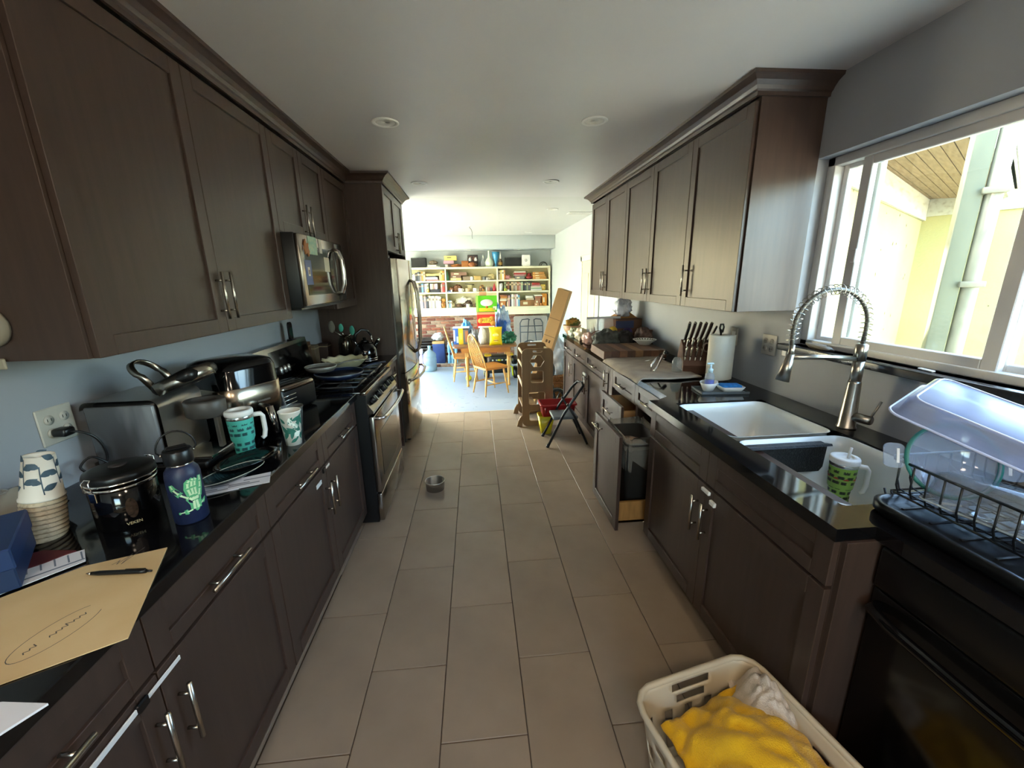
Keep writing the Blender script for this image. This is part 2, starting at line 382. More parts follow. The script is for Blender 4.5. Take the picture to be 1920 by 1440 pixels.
# kitchen window: sill slab, frame, three lights
FX = 1.80
fr = MB()
fr.box((FX-.05, WY1-.045, WZ0), (FX+.03, WY1, WZ1), bev=.004).box((FX-.05, WY0, WZ0), (FX+.03, WY0+.045, WZ1), bev=.004)
fr.box((FX-.05, WY0, WZ1-.04), (FX+.03, WY1, WZ1), bev=.004).box((FX-.05, WY0, WZ0), (FX+.03, WY1, WZ0+.03), bev=.004)
w1 = struct('window_1', fr, m_vinyl)
def sash(y0, y1, x, name='sash', wd=.042):
    z0, z1 = WZ0+.026, WZ1-.036
    s = MB().box((x-.014, y0, z0), (x+.014, y0+wd, z1), bev=.003).box((x-.014, y1-wd, z0), (x+.014, y1, z1), bev=.003).box((x-.014, y0+wd, z0), (x+.014, y1-wd, z0+wd*.8), bev=.003).box((x-.014, y0+wd, z1-wd*.8), (x+.014, y1-wd, z1), bev=.003).build(name, m_vinyl, w1)
    MB().box((x-.003, y0+wd, z0+wd*.8), (x+.003, y1-wd, z1-wd*.8)).build('pane', m_glass, s); return s
sash(1.805, 2.0, FX+.012, wd=.03); sash(1.20, 1.865, FX-.022, wd=.05); sash(WY0+.045, 1.235, FX+.012, wd=.035)
MB().box((FX-.045, 1.81, 1.62), (FX-.036, 1.835, 1.68), bev=.003).build('sash_latch', m_vinyl, w1)
struct('trim_3', MB().box((RW-.035, .2, 1.17), (FX-.05, 2.09, WZ0), bev=.005), mat('sill_stone', '2b2c2e', .25, var=.15, scale=60))

# recessed lights, vent, bare wire
ring_me = bowl_me = None
names = ['left of the two nearest to the camera', 'right of the two nearest to the camera', 'over the refrigerator end of the kitchen, left', 'over the far wall cabinets, right', 'in the dining ceiling beside the air vent', 'in the dining ceiling close to the beam']
for i, (x, y) in enumerate(((-.471, 2.66), (.727, 2.59), (-.473, 4.15), (.746, 4.075), (1.048, 5.60), (1.07, 8.2))):
    t = thing('recessed_light', 'white round recessed ceiling light, '+names[i], 'ceiling light', (x, y, CEIL), 0, 'recessed ceiling lights')
    if ring_me is None:
        a = MB().ring_shell([(.052, 0), (.075, 0), (.077, -.004), (.072, -.007), (.055, -.006)], 28).build('trim_ring', m_white, t); ring_me = a.data
        b = MB().ring_shell([(.054, -.003), (.05, -.004), (.03, -.0015), (.0, -.001), (.0, -.0005), (.03, -.0008), (.054, -.0005)], 24).build('lens', mat('light_lens', 'e6e2d8', .4), t); bowl_me = b.data
    else:
        for n_, me in (('trim_ring', ring_me), ('lens', bowl_me)):
            o = link(bpy.data.objects.new(n_, me)); o.parent = t
for i, (x, y) in enumerate(((-1.02, 9.0), (-.12, 9.0), (.93, 9.0))):
    t = thing('recessed_light', 'small recessed light under the dining beam, %s from the left' % ORD(i), 'ceiling light', (x, y, 2.19), 0, 'lights under the beam')
    for n_, me in (('trim_ring', ring_me), ('lens', bowl_me)):
        o = link(bpy.data.objects.new(n_, me)); o.parent = t
v = thing('air_vent', 'white slatted air vent in the dining ceiling', 'vent', (1.49, 5.91, CEIL))
MB().box((-.17, -.09, -.008), (.17, -.07, 0)).box((-.17, .07, -.008), (.17, .09, 0)).box((-.17, -.07, -.008), (-.15, .07, 0)).box((.15, -.07, -.008), (.17, .07, 0)).build('frame', m_white, v)
for i in range(6): MB().box((-.15, -.055+i*.022, -.006), (.15, -.045+i*.022, -.001)).build('slat', m_white, v)
t = thing('pendant_wire', 'bare wire with hook hanging from the dining ceiling', 'wire', (-.05, 7.26, CEIL))
MB().lathe([(0, 0), (.03, 0), (.03, -.006), (0, -.01)], 12).build('plate', m_white, t)
MB().tube([(0, 0, 0), (.01, 0, -.03), (.03, 0, -.05), (.045, 0, -.1), (.04, 0, -.16), (.045, 0, -.2)], .004, 6).build('wire', m_black, t)

# outlets and switches
def plate(label, loc, rz, wd, h, kind, group='wall plates'):
    t = thing('wall_plate', label, 'outlet', loc, rz, group)
    MB().box((-wd/2, -.006, -h/2), (wd/2, 0, h/2), bev=.003).build('plate', mat('plate_plastic', 'b9b3a6', .4), t)
    n = round(wd/.06)
    for i in range(n):
        cx = (i-(n-1)/2)*.05
        if kind == 'socket':
            for z in (-.022, .022):
                s = MB().lathe([(0, 0), (.015, 0), (.016, .003), (0, .003)], 16, M=Matrix.Translation((cx, -.006, z)) @ Matrix.Rotation(PI/2, 4, 'X')).build('socket', MATS['plate_plastic'], t)
                MB().box((cx-.007, -.0096, z-.005), (cx-.005, -.009, z+.005)).box((cx+.005, -.0096, z-.005), (cx+.007, -.009, z+.005)).build('slot', m_black, s)
        else: MB().box((cx-.016, -.01, -.033), (cx+.016, -.005, .033), bev=.003).build('rocker', m_white, t)
    return t
plate('large beige wall plate above the left counter, black cord plugged in', (LW, 1.40, 1.13), PI/2, .118, .122, 'socket')
plate('single light switch plate behind the paper towel roll', (RW, 2.52, 1.185), -PI/2, .073, .115, 'rocker')
plate('double outlet plate on the wall left of the window', (RW, 2.19, 1.178), -PI/2, .118, .118, 'socket')
plate('small white plate at the wall beside the spring faucet arm', (RW, 2.06, 1.17), -PI/2, .05, .06, 'rocker')

# ---------------------------------------------------------------- outside the kitchen window: angled wing of the house
m_stucco = mat('yellow_stucco', 'a89d68', .9, color2='9c915d', scale=1.2, detail=6, bump=.3, bscale=50)
m_eave = mat('weathered_white_board', 'b5b09c', .8, color2='8d846f', scale=5, detail=6, contrast=(.5, .8), stretch=(1, 6, 6), bump=.2, bscale=30)
m_soff = mat('weathered_soffit', '8f7654', .9, color2='77603f', scale=7, stretch=(1, 9, 1), detail=5)
m_shing = mat('roof_shingle', '7c7a76', .95, var=.2, scale=20, objvar=.15)
struct('ground', MB().box((-14, -14, DZ-.12), (16, 20, DZ-.06)), mat('concrete_ground', 'c6bdab', .9, var=.08, scale=1.5))
hr = math.radians(34)         # the wing is turned away from the kitchen wall
wg = thing('neighbour_wing', 'yellow stucco house wing with weathered eaves outside the window', 'building', (4.79, 4.22, 0), hr)
# local x runs along the first wall back towards the kitchen (-x); the second wall runs along local -y
MB().box((-2.95, 0, DZ-.1), (0, .15, 2.32)).build('wall', m_stucco, wg)
MB().box((0, -2.3, DZ-.1), (.15, .15, 2.32)).build('wall', m_stucco, wg)
MB().box((-2.95, -.03, 2.10), (0, 0, 2.31), bev=.004).build('frieze_board', m_eave, wg)
MB().box((-.03, -2.3, 2.14), (0, -.03, 2.31), bev=.004).build('frieze_board', m_eave, wg)
MB().box((-2.95, -.6, 2.40), (2.5, -.57, 2.42)).prism([(-.57, 2.25), (-.54, 2.25), (-.54, 2.44), (-.57, 2.44)], -2.95, 2.5, 'x').build('fascia', m_eave, wg)
MB().prism([(-.59, 2.40), (-.57, 2.40), (-.57, 2.46), (-.59, 2.46)], -2.95, 2.5, 'x').build('drip_edge', m_eave, wg)
for i in range(9):
    y0 = -.545+i*.062
    MB().prism([(y0, 2.262+.05*i/8), (y0+.056, 2.262+.05*(i+.9)/8), (y0+.056, 2.285+.05*(i+.9)/8), (y0, 2.285+.05*i/8)], -2.95, 2.5, 'x').build('soffit_board', m_soff, wg)
for i in range(12):
    y0 = -.6+i*.16; z0 = 2.462+(y0+.6)*.42
    MB().prism([(y0, z0), (y0+.2, z0+.084), (y0+.2, z0+.096), (y0, z0+.014)], -2.95, 2.5, 'x').build('shingle_course', m_shing, wg)
pp = thing('drain_pipe', 'green-grey wooden post with white drain pipe outside the window', 'pipe', (2.545, 1.985, DZ-.06), math.radians(-38))
MB().box((-.075, -.02, 0), (.005, .05, 3.0), bev=.006).build('post', mat('green_grey_paint', '716d52', .7, var=.12, scale=8, stretch=(1, 1, .2)), pp)
MB().tube([(.045, 0, 0), (.045, 0, 3.0)], .034, 14).build('pipe', mat('old_white_pipe', '8f866a', .6, var=.15, scale=9), pp)
for z in (.7, 1.75, 2.2): MB().box((-.005, -.042, z), (.09, .04, z+.03), bev=.004).build('strap', MATS['old_white_pipe'], pp)
# stains on the stucco
m_stain = mat('stucco_stain', '6d5c43', .95, var=.3, scale=30)
st = MB()
for i in range(46):
    a = random.random() < .5; q = random.uniform(-2.9, -.05) if a else random.uniform(-2.2, -.1); z = random.uniform(.6, 2.1); r = random.uniform(.004, .016)
    pts = [(q+r*random.uniform(.4, 1.3)*math.cos(k), z+r*random.uniform(.4, 1.6)*math.sin(k)) for k in (0, 1, 2, 3, 4, 5)]
    if a: st.prism(pts, -.002, .002, 'y')
    else: st.prism(pts, -.002, .002, 'x')
s_ = st.build('stain_specks', m_stain, wg); s_['kind'] = 'stuff'
# ---------------------------------------------------------------- cabinets
# local frame of every cabinet: width along +x, front faces -y, z up; origin at the front-left foot
def bar_pull(parent, x, z, ln, vert=True, y=-.02, M=None):
    b = MB()
    if vert:
        b.tube([(x, y-.03, z-ln/2), (x, y-.03, z+ln/2)], .006, 8)
        for s in (-1, 1): b.tube([(x, y+.002, z+s*ln*.32), (x, y-.03, z+s*ln*.32)], .0045, 6)
    else:
        b.tube([(x-ln/2, y-.03, z), (x+ln/2, y-.03, z)], .006, 8)
        for s in (-1, 1): b.tube([(x+s*ln*.32, y+.002, z), (x+s*ln*.32, y-.03, z)], .0045, 6)
    return b.build('handle', m_nickel, parent, 'brushed steel bar pull')
def shaker(name, parent, x0, x1, z0, z1, y=0, rail=.058, pull=None, g=.0018):
    """five-piece door or drawer front whose back sits at y and front at y-.02"""
    x0 += g; x1 -= g; z0 += g; z1 -= g; f = y-.02; r = min(rail, (z1-z0)*.32)
    b = MB().box((x0, f, z0), (x0+rail, y, z1), bev=.0015).box((x1-rail, f, z0), (x1, y, z1), bev=.0015)
    b.box((x0+rail, f, z0), (x1-rail, y, z0+r), bev=.0015).box((x0+rail, f, z1-r), (x1-rail, y, z1), bev=.0015)
    b.box((x0+rail-.002, f+.009, z0+r-.002), (x1-rail+.002, y-.002, z1-r+.002))
    o = b.build(name, m_wood, parent)
    if pull: bar_pull(o, *pull, y=f)
    return o
def latch(parent, xa, xb, z, y=-.02, flip=False):
    """child safety strap across two doors"""
    MB().box((xa-.028, y-.01, z-.012), (xa+.004, y, z+.012), bev=.003).build('safety_latch', m_black, parent, 'black child safety catch')
    MB().box((xa, y-.006, z-.006), (xb, y-.003, z+.006), bev=.001).build('latch_strap', m_white, parent, 'white latch strap')

# ---- left wall cabinets (front faces +x)
UX = -1.07; UZ0, UZ1 = 1.375, 2.372
def upper(label, y0, y1, z0, doors, side=1, fx=UX, depth=.325, z1=UZ1, name='wall_cabinet', pullz=None):
    wd = y1-y0
    t = thing(name, label, 'cabinet', (fx, y0, 0) if side > 0 else (fx, y1, 0), PI/2 if side > 0 else -PI/2, 'wall cabinets')
    MB().box((0, .0, z0), (wd, depth, z1), bev=.001).build('body', m_wood, t)
    for (a, b, hx) in doors:
        pz = (pullz or z0+.15)
        shaker('door', t, a, b, z0-.002, z1-.012, 0, pull=(hx, pz, .19) if hx is not None else None)
    return t
upper('dark brown double-door wall cabinet above the coffee maker, nearest on the left', 1.205, 2.462, UZ0, [(.01, .628, .60), (.628, 1.257, .66)])
upper('short dark brown wall cabinet above the microwave', 2.462, 3.245, 1.85, [(0, .39, .355), (.39, .783, .425)], pullz=1.945)
upper('dark brown wall cabinet between microwave and refrigerator panel', 3.245, 3.80, UZ0, [(0, .555, None)])
# base units
BX = -.777   # carcass front ; door faces end at -.757
def base_left(label, y0, doors, drawers, y1):
    t = thing('base_cabinet', label, 'cabinet', (BX, y0, 0), PI/2, 'base cabinets')
    MB().box((0, 0, .10), (y1-y0, .60, .874), bev=.001).build('body', m_wood, t)
    MB().box((0, .035, .012), (y1-y0, .06, .10)).build('toe_kick', m_wood, t)
    for a, b, h in drawers: shaker('drawer_front', t, a-y0, b-y0, .722, .866, pull=(h-y0, .772, .18, False))
    for a, b, h in doors: shaker('door', t, a-y0, b-y0, .105, .714, pull=(h-y0, .55, .17))
    return t
a = base_left('dark base cabinet under the papers, nearest on the left', .265, [(.265, .803, .768), (.803, 1.345, .84)], [(.265, .803, .54), (.803, 1.345, 1.075)], 1.345)
latch(a, .495, .60, .69); MB().box((.32, -.027, .684), (.475, -.023, .697), bev=.001).build('latch_strap', m_white, a, 'long white latch strap')
b = base_left('dark base cabinet between the papers and the range', 1.345, [(1.345, 1.885, 1.85), (1.885, 2.44, 1.925)], [(1.345, 1.885, 1.63), (1.885, 2.44, 2.17)], 2.44)
latch(b, .52, .58, .70); MB().box((.40, -.027, .655), (.46, -.023, .675), bev=.001).build('latch_strap', m_white, b, 'short white latch strap')
base_left('dark base cabinet between range and refrigerator', 3.235, [(3.235, 3.79, 3.3)], [(3.235, 3.79, 3.52)], 3.79)
struct('baseboard_left', MB().box((-.813, .2, 0), (-.797, 2.44, .02), bev=.003), m_tile)
# worktops
wt = MB().box((LW, -.4, .876), (-.742, 2.452, .914), bev=.003).build('worktop', m_stone); tag(wt, 'long black granite worktop along the left wall, near part', 'worktop')
wt = MB().box((LW, 3.232, .876), (-.742, 3.79, .914), bev=.003).build('worktop', m_stone); tag(wt, 'short black granite worktop between range and refrigerator', 'worktop')
# crown moulding
def crown_prof(): return [(0, 0), (.012, 0), (.014, .016), (.022, .022), (.03, .035), (.046, .05), (.066, .06), (.076, .064), (.078, .078), (0, .078)]
def crown_run(mb, pts):
    """profile swept along a plan polyline with mitred corners; profile x is measured to the right of travel."""
    pr = crown_prof(); n = len(pts); rings = []
    for i, p in enumerate(pts):
        p = Vector(p); d0 = (p-Vector(pts[i-1])).normalized() if i else None; d1 = (Vector(pts[i+1])-p).normalized() if i < n-1 else None
        if d0 is None: d0 = d1
        if d1 is None: d1 = d0
        n0 = Vector((d0.y, -d0.x)); n1 = Vector((d1.y, -d1.x)); b = (n0+n1); b = b/b.dot(n0)
        rings.append([(p.x+b.x*q[0], p.y+b.y*q[0], CEIL-.078+q[1]) for q in pr])
    loft(mb, rings, smooth=False); return mb
struct('trim_4', crown_run(MB(), [(LW, 1.205), (UX+.02, 1.205), (UX+.02, 3.80), (-.748, 3.80), (-.748, 4.78), (LW, 4.78)]), m_wood)
# refrigerator surround
t = thing('tall_panel', 'tall dark brown side panel of the refrigerator enclosure', 'panel', (-.748, 3.80, 0), PI/2)
MB().box((0, 0, 0), (.022, .65, 2.385), bev=.001).build('board', m_wood, t)
MB().box((-.006, .32, 1.40), (0, .345, 2.33), bev=.001).build('scribe_strip', m_wood, t)
t = thing('wall_cabinet', 'dark brown two-door cabinet above the refrigerator', 'cabinet', (-.768, 3.822, 0), PI/2, 'wall cabinets')
MB().box((0, 0, 1.835), (.92, .62, 2.385), bev=.001).build('body', m_wood, t)
shaker('door', t, 0, .455, 1.835, 2.37, 0, pull=(.42, 1.93, .19)); shaker('door', t, .455, .92, 1.835, 2.37, 0, pull=(.49, 1.93, .19))
t = thing('tall_panel', 'dark brown far side panel behind the refrigerator', 'panel', (-.748, 4.757, 0), PI/2)
MB().box((0, 0, 0), (.022, .65, 2.385), bev=.001).build('board', m_wood, t)

# ---- right wall cabinets (front faces -x)
RX_ = 1.36
upper('single-door dark brown wall cabinet beside the window', 2.035, 2.60, 1.385, [(.0, .555, .055)], -1, RX_, .328, pullz=1.545)
upper('double-door dark brown wall cabinet in the middle of the right wall', 2.60, 3.69, 1.385, [(0, .545, .51), (.545, 1.09, .58)], -1, RX_, .328, pullz=1.54)
upper('double-door dark brown wall cabinet at the dining end of the right wall', 3.69, 4.76, 1.385, [(0, .535, .50), (.535, 1.07, .57)], -1, RX_, .328, pullz=1.54)
struct('trim_5', crown_run(MB(), [(RW, 2.035), (RX_-.02, 2.035), (RX_-.02, 4.76), (RW, 4.76)][::-1]), m_wood)
# base units on the right
QX = 1.092
def base_right(label, y0, y1, fronts, fx=QX, depth=.595, name='base_cabinet', zt=.874):
    t = thing(name, label, 'cabinet', (fx, y1, 0), -PI/2, 'base cabinets')
    wd = y1-y0
    MB().box((0, 0, .10), (wd, depth, zt), bev=.001).build('body', m_wood, t)
    MB().box((0, .05, .0), (wd, .07, .10)).build('toe_kick', m_wood, t)
    for kind, a, b, z0, z1, yo, pull in fronts: shaker(kind, t, y1-b, y1-a, z0, z1, yo, pull=pull)
    return t
t = base_right('dark base cabinet at the dining end, one drawer over one door', 4.42, 4.905, [('drawer_front', 4.42, 4.905, .722, .866, 0, (.24, .785, .16, False)), ('door', 4.42, 4.905, .105, .714, 0, (.43, .56, .17))])
t = base_right('dark base cabinet with two drawers and two latched doors behind the step stool', 3.25, 4.42, [('drawer_front', 3.885, 4.42, .722, .866, 0, (.27, .785, .16, False)), ('drawer_front', 3.25, 3.885, .722, .866, 0, (.85, .785, .16, False)), ('door', 3.835, 4.42, .105, .714, 0, (.55, .55, .19)), ('door', 3.25, 3.835, .105, .714, 0, (.62, .55, .19))])
MB().tube(arc((.585, .60), .028, 0, 2*PI, 14, 'xz', -.055), .004, 6, closed=False).box((.54, -.05, .64), (.63, -.035, .665), bev=.003).build('safety_latch', m_white, t, 'white child safety latch around the two pulls')
t = base_right('narrow dark base cabinet half hidden by the drying mat', 3.07, 3.25, [('door', 3.07, 3.25, .105, .866, 0, None)])
bar_pull(t, .05, .76, .14, True, -.02)
# the drawer stack and the bin cabinet are hollow where they stand open
t = thing('base_cabinet', 'dark drawer cabinet with its middle drawer pulled open', 'cabinet', (QX, 3.07, 0), -PI/2, 'base cabinets')
wd = .465
MB().box((0, 0, .10), (wd, .595, .118)).box((0, 0, .10), (.018, .595, .874)).box((wd-.018, 0, .10), (wd, .595, .874)).box((0, .57, .10), (wd, .595, .874)).box((0, 0, .70), (wd, .02, .722)).build('body', m_wood, t)
MB().box((0, .05, 0), (wd, .07, .10)).build('toe_kick', m_wood, t)
shaker('drawer_front', t, 0, wd, .722, .866, 0, pull=(.23, .785, .17, False))
shaker('drawer_front', t, 0, wd, .455, .70, -.09, pull=(.23, .60, .17, False))
MB().box((.025, -.09, .47), (.04, .42, .66)).box((wd-.04, -.09, .47), (wd-.025, .42, .66)).box((.025, .40, .47), (wd-.025, .42, .66)).box((.025, -.09, .465), (wd-.025, .42, .48)).build('drawer_box', m_woodin, t)
shaker('drawer_front', t, 0, wd, .105, .45, -.03, pull=(.23, .40, .17, False))
bx = thing('base_cabinet', 'dark bin cabinet with drawer beside the sink', 'cabinet', (QX, 2.605, 0), -PI/2, 'base cabinets')
wd = .535
MB().box((0, 0, .10), (wd, .595, .118)).box((0, 0, .10), (.018, .595, .874)).box((wd-.018, 0, .10), (wd, .595, .874)).box((0, .57, .10), (wd, .595, .874)).box((0, 0, .70), (wd, .02, .722)).build('body', m_wood, bx)
MB().box((0, .05, 0), (wd, .07, .10)).build('toe_kick', m_wood, bx)
shaker('drawer_front', bx, 0, wd, .722, .866, 0, pull=(.26, .785, .17, False))
po = shaker('pull_out_front', bx, .03, .515, .085, .69, -.285, pull=(.15, .625, .15, False))
po['label'] = 'tall front of the pulled-out trash drawer'
MB().box((.06, -.285, .12), (.075, .30, .26)).box((.47, -.285, .12), (.485, .30, .26)).box((.06, -.285, .12), (.485, .30, .135)).build('pull_out_box', mat('pale_pine', 'a9793f', .55, var=.15, scale=6, stretch=(1, 6, 1)), bx, 'pale pine slide-out box')
# trash can standing in the pull-out
t = thing('trash_can', 'grey plastic trash can with clear liner in the pulled-out drawer', 'trash can', (.975, 2.335, .136))
def rr(x, y, r, z): return [(p[0], p[1], z) for p in rrect(-x, x, -y, y, r)]
tc = MB(); loft(tc, [rr(.095, .15, .03, 0), rr(.115, .18, .035, .46), rr(.122, .187, .036, .465), rr(.122, .187, .036, .475), rr(.108, .172, .03, .475), rr(.09, .145, .028, .01)], (True, True))
tc.build('bin', mat('grey_bin', '35322e', .5, var=.06), t)
lin = MB()
def linfn(u, v):
    p = rrect(-.118, .118, -.183, .183, .04, 6); q = p[int(u*len(p)) % len(p)]; k = 1+.03*math.sin(u*70)+.02*math.sin(u*31)
    if v < .5: z = .30+v*2*.22; s = .93+v*2*.1
    else: z = .52-(v-.5)*2*.08; s = 1.03+.02*math.sin(u*50)
    return (q[0]*s*k, q[1]*s*k, z+.008*math.sin(u*44))
lin.grid(28, 7, linfn, True, True); lin.build('liner', clear('bin_liner', 'b5ad9d', .25, .34), t, 'crumpled translucent bin liner')
MB().blob((0, 0, .38), (.09, .14, .06), 3, .25).build('rubbish', mat('crumpled_rubbish', 'b7a893', .8, color2='b98d7d', scale=14), t)
# sink cabinet, bumped out
SX = .962
t = base_right('dark sink base cabinet with two latched doors, bumped forward', .872, 2.045, [('false_front', .872, 1.475, .722, .868, 0, None), ('false_front', 1.475, 2.045, .722, .868, 0, None), ('door', .872, 1.475, .105, .714, 0, (.60, .56, .17)), ('door', 1.475, 2.045, .105, .714, 0, (.525, .56, .17))], SX, .18)
t['label'] = 'dark sink base cabinet with two latched doors below the white sink'
MB().box((.555, -.032, .685), (.61, -.02, .70), bev=.002).box((.62, -.032, .655), (.655, -.02, .675), bev=.002).build('safety_latch', m_white, t, 'white child safety catch')
MB().box((1.173, 0, .0), (1.191, .70, .874), bev=.001).build('end_panel', m_wood, t, 'dark end panel facing the dishwasher')
# right worktop: pieces around the sink cut-out, joined into the one slab
SK = (1.045, 1.53, .965, 1.985)     # sink opening x0,x1,y0,y1
wk = MB()
z0, z1 = .876, .914
wk.prism([(1.06, 2.06), (RW, 2.06), (RW, 4.925), (1.06, 4.925)], z0, z1)
wk.prism([(.93, .862), (SK[0], .862), (SK[0], 2.06), (.93, 2.06)], z0, z1).prism([(SK[1], .862), (RW, .862), (RW, 2.06), (SK[1], 2.06)], z0, z1)
wk.prism([(SK[0], .862), (SK[1], .862), (SK[1], SK[2]), (SK[0], SK[2])], z0, z1).prism([(SK[0], SK[3]), (SK[1], SK[3]), (SK[1], 2.06), (SK[0], 2.06)], z0, z1)
wk.prism([(1.045, -.4), (RW, -.4), (RW, .862), (1.045, .862)], z0, z1).prism([(1.06, 2.06), (1.06, 2.12), (.98, 2.06)], z0, z1)
o = wk.build('worktop', m_stone); tag(o, 'black granite worktop of the right wall with sink cut-out', 'worktop')
# white double-bowl sink
m_sink = mat('white_enamel', 'dfe3df', .18, var=.02, spec=.6)
t = thing('kitchen_sink', 'white undermount double-bowl kitchen sink', 'sink', (1.2875, 1.475, .70))
def bowl(name, y0, y1, zb):
    def R(x0, x1, ya, yb, r, z): return [(p[0], p[1], z) for p in rrect(x0, x1, ya, yb, r, 5)]
    b = MB(); X0, X1 = SK[0]-1.2875+.001, SK[1]-1.2875-.001
    loft(b, [R(X0, X1, y0, y1, .05, .207), R(X0+.006, X1-.006, y0+.006, y1-.006, .05, .207), R(X0+.008, X1-.008, y0+.008, y1-.008, .05, .15), R(X0+.012, X1-.012, y0+.012, y1-.012, .055, zb+.03), R(X0+.04, X1-.04, y0+.04, y1-.04, .05, zb), R(-.03, .03, (y0+y1)/2-.03, (y0+y1)/2+.03, .029, zb-.004)], (False, True))
    o = b.build(name, m_sink, t); 
    MB().lathe([(0, .002), (.03, .003), (.042, .002), (.044, 0), (0, -.004)], 18, c=(0, (y0+y1)/2, zb-.001)).build('drain', m_chrome, o)
bowl('bowl', .035, .509, -.02); bowl('bowl', -.509, .005, -.02)
MB().box((-.24, .002, -.02), (.24, .04, .172), bev=.012).build('divider', m_sink, t)
# ---------------------------------------------------------------- appliances
m_side = mat('range_side_black', '0d0c0c', .4, var=.1)
m_ovglass = mat('oven_glass', '141311', .05, var=.1, spec=.7)
m_rsteel = mat('dark_stainless', '9a9187', .2, 1, var=.05, scale=30, stretch=(14, 14, 1))
# ---- gas range, front faces +x ; local x along the front, -y outwards
rg = thing('gas_range', 'stainless and black gas range with raised back console', 'range', (-.69, 2.458, 0), PI/2)
W = .768
MB().box((0, .0, .02), (W, .62, .90), bev=.003).build('body', m_side, rg)
MB().prism([(.03, .885), (-.035, .79), (-.035, .775), (.03, .775)], 0.002, W-.002, 'x').build('control_panel', m_rsteel, rg)
dr = MB().box((.004, -.035, .235), (W-.004, 0, .755), bev=.006).build('oven_door', m_rsteel, rg)
MB().box((.11, -.0375, .31), (W-.11, -.034, .62), bev=.001).build('oven_window', m_ovglass, dr)
hp = [(.04, -.035, .735), (.045, -.075, .735), (.10, -.092, .735), (W/2, -.105, .735), (W-.10, -.092, .735), (W-.045, -.075, .735), (W-.04, -.035, .735)]
MB().tube(crs(hp, 4), .013, 10).build('handle', m_chrome, dr, 'curved chrome oven handle')
bd = MB().box((.004, -.035, .03), (W-.004, 0, .225), bev=.006).build('bottom_drawer', m_rsteel, rg)
for i in range(5):
    x = .10+i*.142; M = Matrix.Translation((x, -.004, .832)) @ Matrix.Rotation(math.radians(55), 4, 'X')
    k = MB().lathe([(0, 0), (.024, 0), (.022, .028), (.019, .032), (0, .032)], 18, M=M).build('control_knob', m_black, rg)
    MB().box((-.005, -.02, .03), (.005, .02, .046), M, bev=.002).build('knob_grip', m_rsteel, k)
MB().box((0, .03, .895), (W, .60, .918), bev=.004).build('cooktop', m_gloss, rg)
MB().box((0, .0, .895), (W, .034, .917), bev=.004).build('front_lip', m_rsteel, rg)
for gx in (0, 1, 2):
    g = MB(); x0 = .03+gx*.238; x1 = x0+.232
    for x in (x0, x1): g.tube([(x, .06, .945), (x, .55, .945)], .007, 6)
    for y in (.06, .18, .305, .43, .55): g.tube([(x0, y, .945), (x1, y, .945)], .006, 6)
    g.tube([((x0+x1)/2, .06, .947), ((x0+x1)/2, .55, .947)], .006, 6)
    for x in (x0, x1):
        for y in (.08, .53): g.tube([(x, y, .918), (x, y, .945)], .006, 6)
    g.build('grate', m_black, rg)
for bx_, by in ((.15, .17), (.15, .44), (.38, .30), (.62, .17), (.62, .44)):
    MB().lathe([(0, .918), (.05, .918), (.046, .93), (.03, .934), (0, .935)], 18, c=(bx_, by, 0)).build('burner', mat('burner_cap', '3a3733', .5), rg)
# back console with display, knobs
cn = MB().prism([(.60, .90), (.66, .90), (.66, 1.175), (.62, 1.175), (.575, .93)], 0, W, 'x').build('back_console', m_rsteel, rg)
Mc = Matrix.Translation((0, .6005, 1.05)) @ Matrix.Rotation(math.radians(-10.5), 4, 'X')
MB().box((.17, -.004, -.10), (W-.02, .004, .10), Mc, bev=.001).build('glass_panel', m_gloss, cn)
for i, x in enumerate((.235, .29, .345)):
    MB().lathe([(0, 0), (.026, 0), (.024, .02), (0, .022)], 18, sx=.55, M=Mc @ Matrix.Translation((x, -.004, -.03)) @ Matrix.Rotation(PI/2, 4, 'X')).build('console_button', mat('silver_oval', 'b9b5ae', .25, .8), cn)
k = MB().lathe([(0, 0), (.036, 0), (.034, .012), (.02, .014), (0, .03)], 22, M=Mc @ Matrix.Translation((.10, -.003, 0)) @ Matrix.Rotation(PI/2, 4, 'X')).build('timer_dial', m_white, cn)
MB().box((-.006, -.026, .012), (.006, .026, .034), Mc @ Matrix.Translation((.10, -.003, 0)) @ Matrix.Rotation(PI/2, 4, 'X'), bev=.002).build('dial_grip', m_black, k)
# ---- microwave
mw = thing('microwave', 'stainless over-the-range microwave with black side', 'microwave', (-.985, 2.468, 1.43), PI/2)
MB().box((0, 0, 0), (.76, .41, .415), bev=.004).build('body', m_black, mw)
md = MB().box((.0, -.022, .01), (.755, 0, .41), bev=.006).build('door', m_rsteel, mw)
MB().box((.05, -.0245, .07), (.53, -.02, .35), bev=.001).build('window', mat('microwave_glass', '2a2826', .06, .3), md)
MB().box((.60, -.0245, .02), (.75, -.02, .40), bev=.001).build('control_panel', m_gloss, md)
MB().tube([(.575, -.02, .06), (.575, -.055, .075), (.575, -.072, .13), (.575, -.075, .21), (.575, -.072, .29), (.575, -.055, .345), (.575, -.02, .36)], .014, 10).build('handle', m_chrome, md, 'curved chrome microwave handle')
MB().box((.02, .02, -.012), (.74, .38, 0)).build('underside_grille', m_black, mw)
